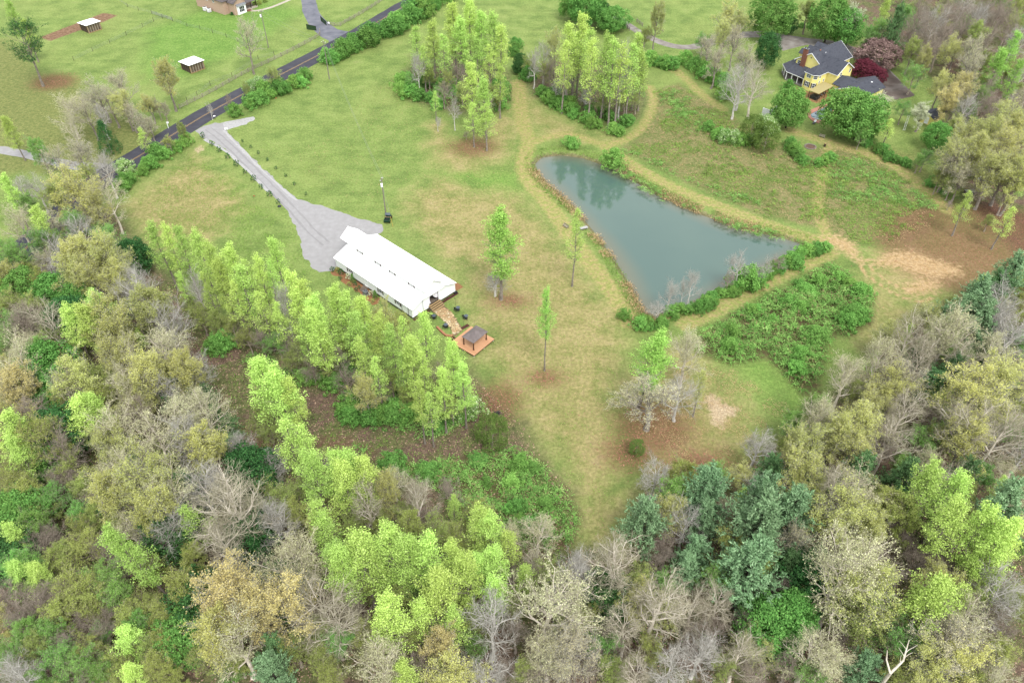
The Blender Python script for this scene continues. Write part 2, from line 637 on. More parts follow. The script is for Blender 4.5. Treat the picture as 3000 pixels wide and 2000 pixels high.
redl = mixc(mrange(n_fine, 0.4, 0.65), Cg(118, 78, 66), Cg(160, 112, 92))
col = mixc(math2('MULTIPLY', zmask('z_red', 3.2, 3.0, n_small), mrange(n_fine, 0.35, 0.6, 0.2, 0.9)), col, redl)
pth = mixc(mrange(n_small, 0.35, 0.65), Cg(168, 178, 98), Cg(204, 182, 130))
pth = mixc(mrange(n_fine, 0.5, 0.75, 0, 0.3), pth, Cg(120, 132, 68))
col = mixc(math2('MULTIPLY', zmask('z_path', 0.9, 0.9, n_small), 0.85), col, pth)
clay = mixc(mrange(n_small, 0.35, 0.65), Cg(206, 172, 124), Cg(222, 192, 148))
clay = mixc(mrange(n_fine, 0.56, 0.72, 0, 0.7), clay, Cg(150, 126, 92))
col = mixc(math2('MULTIPLY', zmask('z_clay', 4.0, 1.8, n_small), 0.92), col, clay)
col = mixc(math2('MULTIPLY', zmask('z_ruts', 0.35, 0.35, n_small), 0.85), col, clay)
sand = mixc(mrange(n_fine, 0.4, 0.7), Cg(214, 188, 150), Cg(232, 216, 186))
col = mixc(zmask('z_sand', 1.8, 0.7, n_small), col, sand)
soil = mixc(mrange(n_small, 0.35, 0.65), Cg(138, 108, 84), Cg(168, 136, 110))
col = mixc(zmask('z_soil', 0.6, 0.5, n_small), col, soil)
mud = mixc(mrange(n_small, 0.35, 0.65), Cg(122, 116, 84), Cg(158, 150, 112))
a_p = n.new('ShaderNodeAttribute')
a_p.attribute_name = 'z_pond'
pm = math2('ADD', a_p.outputs['Fac'], math2('MULTIPLY', math2('SUBTRACT', n_small, 0.5), 3.0))
col = mixc(mrange(pm, -1.6, -0.4), col, mud)
n_g = nz(1.7, 4, 0.65)
gv = n.new('ShaderNodeHueSaturation')                 # blades, thatch and droppings: fine grain of the sward
l.new(math2('MULTIPLY', mrange(n_g, 0.33, 0.68, 0.80, 1.16), mrange(n_fine, 0.34, 0.68, 0.80, 1.16)), gv.inputs['Value'])
l.new(col, gv.inputs['Color'])
col = gv.outputs[0]
l.new(col, bs.inputs['Base Color'])
bp = n.new('ShaderNodeBump')
bp.inputs['Strength'].default_value = 0.9
bp.inputs['Distance'].default_value = 0.14
l.new(math2('ADD', math2('MULTIPLY', n_small, 0.9), math2('ADD', n_fine, math2('MULTIPLY', n_tiny, 0.6))), bp.inputs['Height'])
l.new(bp.outputs[0], bs.inputs['Normal'])

g_me = npmesh('ground', np.stack([px, py, gz], 1), gF, gm)
for k_, v_ in ZN.items():
    at_ = g_me.attributes.new(k_, 'FLOAT', 'POINT')
    at_.data.foreach_set('value', v_.astype(np.float32))
tag(link('ground', g_me), kind='structure')

# ------------------------------------------------------------ water
m_water, wn_, wl_, wo_ = new_mat('pond_water')
wb = wn_.new('ShaderNodeBsdfPrincipled')
wb.inputs['Roughness'].default_value = 0.03
wb.inputs['IOR'].default_value = 1.5
wb.inputs['Base Color'].default_value = (*C(84, 122, 118), 1)
wl_.new(wb.outputs[0], wo_.inputs[0])
wnz = wn_.new('ShaderNodeTexNoise')
wnz.inputs['Scale'].default_value = 0.05
wgeo = wn_.new('ShaderNodeNewGeometry')
wl_.new(wgeo.outputs['Position'], wnz.inputs['Vector'])
wr = ramp(wn_, [C(98, 130, 122), C(106, 136, 126)], [0.35, 0.65])
wl_.new(wnz.outputs[0], wr.inputs[0])
wl_.new(wr.outputs[0], wb.inputs['Base Color'])
wz2 = wn_.new('ShaderNodeTexNoise')
wz2.inputs['Scale'].default_value = 1.4
wz2.inputs['Detail'].default_value = 3
wl_.new(wgeo.outputs['Position'], wz2.inputs['Vector'])
wbp = wn_.new('ShaderNodeBump')
wbp.inputs['Strength'].default_value = 0.05
wbp.inputs['Distance'].default_value = 0.03
wl_.new(wz2.outputs[0], wbp.inputs['Height'])
wl_.new(wbp.outputs[0], wb.inputs['Normal'])
quad_in = (sd_pond[gF] > -2.2).all(1)
used_, inv_ = np.unique(gF[quad_in], return_inverse=True)
w_me = npmesh('pond', np.stack([px[used_], py[used_], np.full(len(used_), WATER_Z)], 1), inv_.reshape(-1, 4), m_water)
wa_ = w_me.attributes.new('z_pond', 'FLOAT', 'POINT')
wa_.data.foreach_set('value', sd_pond[used_].astype(np.float32))
wat = wn_.new('ShaderNodeAttribute')                 # shallows: the silty bottom shows near the shore
wat.attribute_name = 'z_pond'
wadd = wn_.new('ShaderNodeMath')
wadd.operation = 'MULTIPLY_ADD'
wadd.inputs[1].default_value = 5.0
wl_.new(wnz.outputs[0], wadd.inputs[0])
wl_.new(wat.outputs['Fac'], wadd.inputs[2])
wmr = wn_.new('ShaderNodeMapRange')
wmr.interpolation_type = 'SMOOTHSTEP'
for k__, v__ in ((1, 1.6), (2, 7.5), (3, 0.75), (4, 0.0)):
    wmr.inputs[k__].default_value = v__
wl_.new(wadd.outputs[0], wmr.inputs[0])
wmx = wn_.new('ShaderNodeMix')
wmx.data_type = 'RGBA'
wl_.new(wmr.outputs[0], wmx.inputs[0])
wl_.new(wr.outputs[0], wmx.inputs[6])
wmx.inputs[7].default_value = (*C(146, 140, 112), 1)
wl_.new(wmx.outputs[2], wb.inputs['Base Color'])
tag(link('pond', w_me), kind='structure')

# ------------------------------------------------------------ roads and drives
m_asph = M('asphalt', [C(74, 74, 86), C(84, 84, 96), C(94, 94, 106)], 0.35, 0.9, 0.4, 6, bscale=9)
m_asph2 = M('worn_asphalt', [C(116, 118, 132), C(140, 142, 154), C(160, 160, 170)], 0.3, 0.9, 0.4, 6, bscale=9)
m_yel = M('road_paint', [C(210, 170, 108), C(222, 186, 126), C(176, 146, 104)], 1.2, 0.7)
m_gravel = M('gravel', [C(190, 188, 189), C(197, 195, 196), C(205, 204, 205)], 0.8, 0.95, 0.9, 8, bscale=7)
m_gravel2 = M('pale_gravel', [C(206, 204, 204), C(222, 221, 221), C(190, 188, 188)], 1.5, 0.95, 0.9, 8, bscale=7)
m_conc = M('concrete', [C(150, 140, 134), C(176, 168, 160), C(196, 190, 184)], 0.4, 0.9, 0.2, 6)
m_concd = M('stained_concrete', [C(104, 92, 86), C(132, 118, 110), C(176, 166, 160)], 0.16, 0.9, 0.2, 6)
m_concl = M('light_concrete', [C(222, 208, 188), C(236, 226, 210)], 0.6, 0.9)
ROAD = [K(0, 1, -560, 860), K(0, 1, -150, 460), K(0, 1, 0, 330), K(0, 1, 70, 255), K(0, 1, 320, 0), K(0, 0, 560, 1340), K(0, 0, 800, 1170), K(0, 0, 960, 1075), K(0, 0, 1180, 935),
        K(0, 0, 1400, 800), K(0, 0, 1540, 722), K(0, 0, 1750, 610), K(0, 0, 2070, 445), K(0, 0, 2351, 298), K(1, 0, 180, 195), K(1, 0, 440, 40), K(1, 0, 640, -70), K(1, 0, 900, -200)]
tag(ribbon('road', ROAD, 8.3, 0.024, m_asph, 0.12, 3), kind='structure')
for off in (-0.17, 0.17):
    A_, B_ = ribbon_edges(ROAD, 1.0)
    mid_, dv_ = (A_ + B_) / 2, (A_ - B_)
    cl = mid_ + dv_ * off
    tag(ribbon('road_marking', cl[::4], 0.14, 0.03, m_yel), kind='structure')
DRIVE = PV('449,300 470,290 498,281 512,284 520,300 545,328 600,384 680,455 760,480 820,500 880,517 878,530 830,560 786,598 768,620 735,624 715,612 700,590 693,565 680,525 660,480 620,440 560,380 520,345 490,325 466,318')
tag(sheet('gravel_driveway', DRIVE, 0.012, m_gravel, 0.45, 2, 0.8), kind='structure')
tag(sheet('gravel_spur', PV('505,283 540,277 580,268 584,274 560,288 522,298'), 0.008, m_gravel2, 0.4, 6, 0.8), kind='structure')
for e_, pts_ in enumerate((PV('512,300 545,332 600,389 682,461'), PV('470,320 520,349 560,384 618,441'))):
    tag(ribbon('gravel_berm', pts_, 0.7, 0.017, m_gravel2, 0.25, 20 + e_), kind='structure')
m_rut = M('packed_gravel', [C(176, 174, 175), C(188, 186, 187)], 0.9, 0.95, 0.6, 6, bscale=7)
for e_, o_ in enumerate((-0.9, 0.9)):
    c_ = smooth_line(PV('478,296 500,312 540,348 600,408 672,482 715,530 750,560'), 2)
    t_ = np.gradient(c_, axis=0)
    t_ /= np.linalg.norm(t_, axis=1)[:, None]
    tag(ribbon('wheel_rut', c_ + np.stack([-t_[:, 1], t_[:, 0]], 1) * o_, 0.5, 0.0165, m_rut, 0.16, 60 + e_), kind='structure')
tag(ribbon('asphalt_driveway', PK(0, 0, '2050,-260 2095,-100 2128,20 2140,80 2175,140 2225,195 2290,240 2345,262'), [5.2, 5.2, 5.4, 6.2, 8.5], 0.014, m_asph2, 0.1, 4), kind='structure')
tag(sheet('driveway_apron', PK(0, 0, '2195,215 2250,188 2330,205 2400,220 2460,240 2420,262 2340,298 2262,330 2266,280'), 0.018, m_asph2, 0.15, 8), kind='structure')
tag(ribbon('gravel_track', PK(0, 0, '-260,990 0,1030 120,1055 300,1095 500,1140 770,1160'), [3.5, 3.5, 3.6, 4.5], 0.010, m_gravel, 0.3, 5), kind='structure')
tag(ribbon('concrete_driveway', PK(2, 0, '-460,115 -380,170 -300,222 -170,285 -60,318 60,325 200,290 350,250 520,238 700,262 880,290 1050,312 1180,362 1260,410 1350,480 1430,560'),
           [3.2, 3.2, 4, 5, 6, 6.5, 7, 7], 0.010, m_conc, 0.1, 9), kind='structure')
tag(sheet('concrete_apron', PK(2, 0, '520,222 640,228 780,262 900,285 880,305 790,325 690,352 650,310 610,268'), 0.016, m_conc, 0.1, 3), kind='structure')
tag(sheet('parking_pad', PK(2, 0, '1370,470 1420,488 1600,655 1590,664 1470,690 1330,620'), 0.02, m_concd, 0.15, 3), kind='structure')
tag(ribbon('walkway', [Q(560, 0, 6.918, x_, y_) for x_, y_ in ((1165, 190), (1210, 215), (1290, 225), (1420, 205), (1600, 160), (1800, 85), (1990, 0), (2100, -60))], 1.5, 0.012, m_concl), kind='structure')

# ============================================================ PLANT MESHES (a few of each kind, shared by every copy)
UP = np.array([0, 0, 1.0])


def unit(a):
    return a / (np.linalg.norm(a, axis=-1, keepdims=True) + 1e-9)


def trunk0(r, H, rad, n=9, wob=0.02, tip=0.03):
    z = np.linspace(0, H, n)
    P = np.zeros((1, n, 3))
    P[0, :, 2] = z
    w = np.cumsum(r.normal(0, wob * H / n, (n, 2)), 0)
    w[0] = 0
    P[0, :, :2] = w
    t = np.linspace(0, 1, n)
    R = (rad * (1 - t) ** 0.8 + tip)[None]
    R[0, 0] *= 1.35
    return P, R


def kids(r, P, R, c, t0, t1, ang, length, n=4, trop=0.3, wob=0.12, rr=0.55, tip=0.012, strat=True):
    """c children on every branch of P; ang(t) degrees from the parent, length(t, parent length)"""
    B, m = P.shape[:2]
    idx = np.repeat(np.arange(B), c)
    k = np.tile(np.arange(c), B)
    t = t0 + (t1 - t0) * ((k + r.random(B * c)) / c if strat else r.random(B * c))
    s_ = np.clip(t, 0, 0.9999) * (m - 1)
    i = s_.astype(int)
    f = (s_ - i)[:, None]
    pos = P[idx, i] * (1 - f) + P[idx, i + 1] * f
    rad = R[idx, i] * (1 - f[:, 0]) + R[idx, i + 1] * f[:, 0]
    tg = unit(P[idx, i + 1] - P[idx, i])
    plen = np.linalg.norm(P[:, -1] - P[:, 0], axis=1)[idx]
    ref = np.where(np.abs(tg[:, 2:3]) > 0.9, np.array([[1.0, 0, 0]]), np.array([[0, 0, 1.0]]))
    a1 = unit(np.cross(tg, ref))
    a2 = np.cross(tg, a1)
    az = k * 2.39996 + r.random(B * c) * 1.3 + r.random(B)[idx] * 6.28
    an = np.radians(ang(t) + r.normal(0, 7, B * c))
    d = tg * np.cos(an)[:, None] + (a1 * np.cos(az)[:, None] + a2 * np.sin(az)[:, None]) * np.sin(an)[:, None]
    ln = length(t, plen) * r.uniform(0.75, 1.2, B * c)
    Pn = np.zeros((B * c, n, 3))
    Pn[:, 0] = pos
    for q in range(1, n):
        d = unit(d + UP * trop / n + r.normal(0, wob, d.shape))
        Pn[:, q] = Pn[:, q - 1] + d * (ln / (n - 1))[:, None]
    r0 = np.minimum(rad * rr, 0.03 * ln + tip)
    tt_ = np.linspace(0, 1, n)[None]
    Rn = r0[:, None] * (1 - tt_) + np.minimum(tip, r0)[:, None] * tt_
    return Pn, Rn


def tubes(parts):
    """parts: (P, R, sides) -> V, F"""
    VV, FF, base = [], [], 0
    for P, R, s_ in parts:
        B, n = P.shape[:2]
        tg = np.gradient(P, axis=1)
        tg = unit(tg)
        ref = np.where(np.abs(tg[..., 2:3]) > 0.85, np.array([1.0, 0, 0]), np.array([0, 0, 1.0]))
        a1 = unit(np.cross(tg, ref))
        a2 = np.cross(tg, a1)
        an = np.arange(s_) * 2 * np.pi / s_
        ring = a1[:, :, None] * np.cos(an)[None, None, :, None] + a2[:, :, None] * np.sin(an)[None, None, :, None]
        Vv = P[:, :, None] + ring * R[:, :, None, None]
        VV.append(Vv.reshape(-1, 3))
        b = np.arange(B)[:, None, None] * n * s_
        i = np.arange(n - 1)[None, :, None] * s_
        j = np.arange(s_)[None, None, :]
        j2 = (j + 1) % s_
        F = np.stack([b + i + j, b + i + j2, b + i + s_ + j2, b + i + s_ + j], -1).reshape(-1, 4)
        FF.append(F + base)
        base += B * n * s_
    return np.concatenate(VV), np.concatenate(FF)


def leaves(r, pos, size, nb=None, upb=0.5, asp=0.6, axis=None):
    """one bent-diamond leaf spray per position"""
    N = len(pos)
    nrm = r.normal(0, 1, (N, 3)) + UP * upb
    if nb is not None:
        nrm = nrm * 0.55 + nb
    nrm = unit(nrm)
    rv = r.normal(0, 1, (N, 3)) if axis is None else axis + r.normal(0, 0.35, (N, 3))
    u = unit(rv - nrm * np.sum(rv * nrm, 1, keepdims=True))
    v = np.cross(nrm, u)
    s_ = (size * r.uniform(0.6, 1.35, N))[:, None]
    Vv = np.stack([pos - u * s_ * 0.5, pos + v * s_ * asp * 0.5 - nrm * s_ * 0.08, pos + u * s_ * 0.5, pos - v * s_ * asp * 0.5 - nrm * s_ * 0.08], 1).reshape(-1, 3)
    F = np.arange(4 * N).reshape(N, 4)
    return Vv, F, np.clip(r.normal(0.5, 0.22, N), 0, 1)


def along(r, P, per, spread):
    """random points along branches, jittered"""
    B, n = P.shape[:2]
    idx = np.repeat(np.arange(B), per)
    s_ = r.random(B * per) ** 0.7 * (n - 1) * 0.9999
    i = s_.astype(int)
    f = (s_ - i)[:, None]
    return P[idx, i] * (1 - f) + P[idx, i + 1] * f + r.normal(0, spread, (B * per, 3))


PROTO = {}


def poplar(seed, dens=1.0, t0=0.36, wid=3.3, H=20.0):
    r = np.random.default_rng(seed)
    P0, R0 = trunk0(r, H, 0.24, 10, 0.03, 0.02)
    prof = lambda t, L: wid * np.minimum(1, 0.5 + 2.4 * (t - t0) / (1 - t0)) * np.maximum(0.12, 1 - (t - t0) / (1 - t0)) ** 0.55
    P1, R1 = kids(r, P0, R0, 44, t0, 0.985, lambda t: 74 - 22 * (t - t0) / (1 - t0), lambda t, L: prof(t, L) * r.uniform(0.62, 1.18, len(t)), 4, 0.38, 0.12, 0.42, 0.02)
    P2, R2 = kids(r, P1, R1, 6, 0.2, 1.0, lambda t: 46 + 0 * t, lambda t, L: 0.40 * L + 0.3, 3, 0.3, 0.14, 0.5, 0.012)
    V_, F_ = tubes([(P0, R0, 7), (P1, R1, 4), (P2, R2, 3)])
    tr = npmesh('poplar_trunk', V_, F_, None, True)
    keep = np.repeat(r.random(len(P1)) < 0.84, 6) & (r.random(len(P2)) < 0.93)
    pts = np.concatenate([along(r, P2[keep], int(50 * dens), 0.27), along(r, P1, int(22 * dens), 0.22), along(r, P0[:, 7:], int(110 * dens), 0.35)])
    lv = leaves(r, pts, 0.215, None, 0.8, 0.8)
    return tr, npmesh('poplar_crown', lv[0], lv[1], None, False, lv[2])


def decid(seed, H=18.0, n1=14, spread=1.0, n4=4, dens=1.0, bud=0.13):
    """open-grown hardwood: (trunk, twigs, sparse buds, denser young leaves)"""
    r = np.random.default_rng(seed)
    P0, R0 = trunk0(r, H * 0.74, 0.27, 9, 0.10, 0.06)
    P1, R1 = kids(r, P0, R0, n1, 0.42, 1.0, lambda t: 62 - 38 * (t - 0.42) / 0.58, lambda t, L: H * (0.34 - 0.08 * (t - 0.42)) * spread, 6, 0.55, 0.16, 0.62, 0.03)
    P2, R2 = kids(r, P1, R1, 7, 0.22, 1.0, lambda t: 44 + 0 * t, lambda t, L: L * (0.52 - 0.15 * t), 5, 0.45, 0.17, 0.62, 0.02)
    P3, R3 = kids(r, P2, R2, 6, 0.2, 1.0, lambda t: 42 + 0 * t, lambda t, L: L * 0.52, 3, 0.35, 0.2, 0.7, 0.013)
    P4, R4 = kids(r, P3, R3, n4, 0.2, 1.0, lambda t: 38 + 0 * t, lambda t, L: L * 0.62, 2, 0.2, 0.1, 0.8, 0.012)
    # crown top at H
    for P in (P1, P2, P3, P4):
        pass
    top = max(P3[..., 2].max(), P4[..., 2].max())
    k = H / top
    PP = [P * k for P in (P0, P1, P2, P3, P4)]
    RR = [R0 * 1.1, R1 * 1.1, R2 * 1.05, R3 * 1.0, R4 * 0.85]
    V_, F_ = tubes([(PP[0], RR[0], 8), (PP[1], RR[1], 5), (PP[2], RR[2], 4)])
    tr = npmesh('hardwood_trunk', V_, F_, None, True)
    V_, F_ = tubes([(PP[3], RR[3], 3), (PP[4], RR[4], 3)])
    tw = npmesh('hardwood_twigs', V_, F_, None, False)
    keep = r.random(len(PP[3])) < 0.75
    pts = np.concatenate([along(r, PP[4], 2, 0.05), along(r, PP[3][keep], 4, 0.07)])
    lv = leaves(r, pts, bud, None, 0.4, 0.7)
    sp = npmesh('hardwood_buds', lv[0], lv[1], None, False, lv[2])
    # leaves in clusters: some limbs fuller than others
    wgt = vnoise(PP[3][:, -1, 0] * 0.55 + PP[3][:, -1, 2] * 0.3, PP[3][:, -1, 1] * 0.55 + 40, seed)
    kk = r.random(len(PP[3])) < np.clip(wgt * 1.9 - 0.25, 0.05, 1)
    pts = np.concatenate([along(r, PP[3][kk], 19, 0.2), along(r, PP[4], 2, 0.1)])
    lv = leaves(r, pts, 0.195, None, 0.6, 0.75)
    dn = npmesh('hardwood_leaves', lv[0], lv[1], None, False, lv[2])
    return tr, tw, sp, dn


def pine(seed, H=16.0):
    r = np.random.default_rng(seed)
    P0, R0 = trunk0(r, H, 0.26, 8, 0.02, 0.02)
    P1, R1 = kids(r, P0, R0, 64, 0.2, 0.985, lambda t: 86 - 36 * t, lambda t, L: 4.9 * np.maximum(0.13, 1.06 - t) ** 0.66 * (0.75 + 0.5 * (np.sin(t * 47) > 0)), 5, 0.35, 0.08, 0.4, 0.015)
    P2, R2 = kids(r, P1, R1, 8, 0.25, 1.0, lambda t: 48 + 0 * t, lambda t, L: 0.30 * L + 0.25, 3, 0.3, 0.1, 0.5, 0.01)
    V_, F_ = tubes([(P0, R0, 7), (P1, R1, 4), (P2, R2, 3)])
    tr = npmesh('pine_trunk', V_, F_, None, True)
    per = 22
    pts = along(r, P2, per, 0.14)
    ax = np.repeat(unit(P2[:, -1] - P2[:, 0]), per, 0) + UP * 0.5
    lv = leaves(r, pts, 0.42, None, 0.9, 0.34, ax)
    return tr, npmesh('pine_needles', lv[0], lv[1], None, False, lv[2])


def blob(seed, H, D, z0, nl, per, leaf, shape='round', trunkr=0.16, rag=0.25, asp=0.75):
    """dense crown: leafy lobes over an ellipsoid-like body"""
    r = np.random.default_rng(seed)
    P0, R0 = trunk0(r, H * 0.8, trunkr, 7, 0.05, 0.03)
    P1, R1 = kids(r, P0, R0, 14, max(0.08, z0 / H), 0.95, lambda t: 62 - 25 * t, lambda t, L: D * 0.36 * (1 - 0.5 * t), 4, 0.3, 0.12, 0.5, 0.02)
    V_, F_ = tubes([(P0, R0, 6), (P1, R1, 4)])
    tr = npmesh('bushy_trunk', V_, F_, None, True)
    q = (np.arange(nl) + 0.5) / nl
    ph = np.arange(nl) * 2.39996 + r.normal(0, 0.3, nl)
    if shape == 'round':
        cz = -0.75 + 1.75 * q
        rad = np.sqrt(np.clip(1 - np.abs(cz) ** 2.2, 0.02, 1))
    elif shape == 'cone':
        cz = -1 + 2.0 * q
        rad = np.clip(1 - (q ** 1.25), 0.06, 1) ** 0.8
    else:                                   # mound
        cz = -0.95 + 1.95 * q ** 0.85
        rad = np.sqrt(np.clip(1 - ((cz + 0.95) / 1.98) ** 2, 0.02, 1))
    depth = np.where(r.random(nl) < 0.25, r.uniform(0.35, 0.75, nl), r.uniform(1 - rag, 1.0 + rag * 0.4, nl))
    cc = np.stack([np.cos(ph) * rad * depth * D / 2, np.sin(ph) * rad * depth * D / 2, z0 + (cz + 1) / 2 * (H - z0) * (0.94 + 0.06 * depth)], 1)
    lr = (D * 0.145 * r.uniform(0.7, 1.35, nl))
    idx = np.repeat(np.arange(nl), per)
    dv = unit(r.normal(0, 1, (nl * per, 3)) + np.repeat(unit(cc - np.array([0, 0, (z0 + H) / 2.6])), per, 0) * 0.8 + UP * 0.35)
    pos = cc[idx] + dv * lr[idx][:, None] * r.uniform(0.55, 1.08, (nl * per, 1))
    pos[:, 2] = np.maximum(pos[:, 2], 0.05)
    lv = leaves(r, pos, leaf, dv * 0.9, 0.3, asp)
    return tr, npmesh('bushy_crown', lv[0], lv[1], None, False, lv[2])


def loblolly(seed, H=18.0):
    r = np.random.default_rng(seed)
    P0, R0 = trunk0(r, H * 0.93, 0.30, 9, 0.05, 0.04)
    P1, R1 = kids(r, P0, R0, 26, 0.42, 1.0, lambda t: 78 - 36 * t, lambda t, L: 5.6 * np.sin(np.clip((t - 0.3) / 0.75, 0, 1) * 3.0) ** 0.7 + 0.9, 5, 0.4, 0.18, 0.5, 0.03)
    P2, R2 = kids(r, P1, R1, 5, 0.45, 1.0, lambda t: 45 + 0 * t, lambda t, L: 0.35 * L, 3, 0.5, 0.15, 0.55, 0.02)
    V_, F_ = tubes([(P0, R0, 7), (P1, R1, 4), (P2, R2, 3)])
    tr = npmesh('loblolly_trunk', V_, F_, None, True)
    ends = np.concatenate([P2[:, -1], P2[:, 1]])
    per = 26
    pos = np.repeat(ends, per, 0) + r.normal(0, 1, (len(ends) * per, 3)) * np.array([0.42, 0.42, 0.2])
    lv = leaves(r, pos, 0.36, None, 1.0, 0.4)
    return tr, npmesh('loblolly_needles', lv[0], lv[1], None, False, lv[2])


# ---- materials of the plants
bark_grey = M('bark_grey', [C(118, 110, 100, 1.5), C(172, 162, 150, 1.5)], 1.6, 0.9)
bark_pale = M('bark_pale', [C(170, 160, 146, 0.95), C(208, 200, 186, 0.95)], 1.2, 0.9)
bark_mauve = M('bark_mauve', [C(152, 148, 142, 0.95), C(200, 196, 190, 0.95)], 1.4, 0.9)
bark_brown = M('bark_brown', [C(120, 110, 100, 1.05), C(162, 150, 136, 1.05)], 1.4, 0.9)
bark_dark = M('bark_dark', [C(62, 54, 50, 2), C(96, 86, 78, 2)], 1.6, 0.9)
TW = {'twig_tan': M('twig_tan', [C(138, 132, 112, 1.05), C(176, 170, 146, 1.05)], 1.2, 0.9), 'twig_grey': M('twig_grey', [C(136, 134, 126, 1.0), C(176, 172, 164, 1.0)], 1.2, 0.9)}
KL = 0.98
LF = {
    'poplar': leafmat('leaf_poplar', [C(136, 164, 70, KL), C(170, 202, 92, KL), C(200, 226, 124, KL)], 0.26, 0.2),
    'poplar2': leafmat('leaf_poplar_deep', [C(112, 156, 62, KL), C(142, 190, 80, KL), C(172, 212, 106, KL)], 0.26, 0.14),
    'yellow': leafmat('leaf_yellowgreen', [C(150, 156, 84, KL), C(184, 188, 104, KL), C(208, 212, 136, KL)], 0.38, 0.18),
    'cream': leafmat('leaf_cream', [C(168, 170, 122, KL), C(198, 200, 150, KL), C(222, 222, 182, KL)], 0.3, 0.12),
    'gold': leafmat('leaf_gold', [C(170, 160, 98, KL), C(198, 188, 116, KL), C(218, 208, 146, KL)], 0.3, 0.15),
    'tanb': leafmat('leaf_tan', [C(168, 164, 118, KL), C(196, 190, 142, KL), C(212, 206, 164, KL)], 0.3, 0.14),
    'white': leafmat('leaf_blossom', [C(150, 168, 112, KL), C(192, 200, 160, KL), C(226, 228, 206, KL)], 0.25, 0.08),
    'whiteb': leafmat('leaf_blossom_bush', [C(96, 138, 62, KL), C(120, 160, 80, KL), C(146, 176, 104, KL), C(226, 228, 206, KL)], 0.25, 0.1),
    'pine': leafmat('leaf_pine', [C(80, 112, 72, KL), C(112, 148, 102, KL), C(150, 182, 136, KL)], 0.15, 0.14),
    'pined': leafmat('leaf_pine_dark', [C(58, 90, 52, KL), C(86, 124, 74, KL), C(114, 148, 94, KL)], 0.12, 0.15),
    'green': leafmat('leaf_green', [C(70, 112, 48, KL), C(98, 148, 64, KL), C(132, 180, 88, KL)], 0.3, 0.16),
    'dark': leafmat('leaf_dark', [C(38, 70, 38, KL), C(56, 98, 50, KL), C(84, 128, 66, KL)], 0.18, 0.16),
    'bush': leafmat('leaf_bush', [C(82, 124, 52, KL), C(114, 164, 70, KL), C(150, 196, 96, KL)], 0.32, 0.2),
    'cedar': leafmat('leaf_cedar', [C(58, 80, 34, KL), C(82, 108, 44, KL), C(112, 138, 62, KL)], 0.12, 0.12),
    'maroon': leafmat('leaf_maroon', [C(74, 30, 42, KL), C(100, 42, 56, KL), C(126, 60, 72, KL)], 0.25, 0.05),
    'plum': leafmat('leaf_plum', [C(98, 76, 74, KL), C(128, 104, 100, KL), C(154, 130, 122, KL)], 0.25, 0.06),
    'olive': leafmat('leaf_olive', [C(120, 136, 66, KL), C(150, 166, 80, KL), C(178, 192, 104, KL)], 0.35, 0.18),
}

pops = [poplar(100 + i, d_, t_, w_) for i, (d_, t_, w_) in enumerate(((0.72, 0.36, 3.5), (0.62, 0.42, 3.2), (0.78, 0.30, 3.7), (0.55, 0.34, 3.3)))]
thin = [poplar(120 + i, 0.36, 0.30, 3.3) for i in range(2)]
decs = [decid(200 + i, 18.0, n_, s_) for i, (n_, s_) in enumerate(((14, 1.0), (12, 1.15), (16, 0.9), (13, 1.05), (15, 0.8)))]
pins = [pine(300 + i) for i in range(3)]
maps_ = [blob(400 + i, 10.0, 8.4, 1.2, 130, 95, 0.34, 'round', 0.16, 0.35) for i in range(3)]
bus = [blob(420 + i, 3.2, 4.4, 0.1, 66, 60, 0.24, 'mound', 0.05, 0.8) for i in range(4)]
ceds = [blob(440 + i, 8.0, 5.4, 0.25, 120, 62, 0.26, s_, 0.14, 0.12, 0.4) for i, s_ in enumerate(('round', 'cone'))]
lobs = [loblolly(460)]
tuftb = [blob(480 + i, 1.3, 1.1, 0.05, 16, 26, 0.14, 'round', 0.02, 0.3) for i in range(2)]

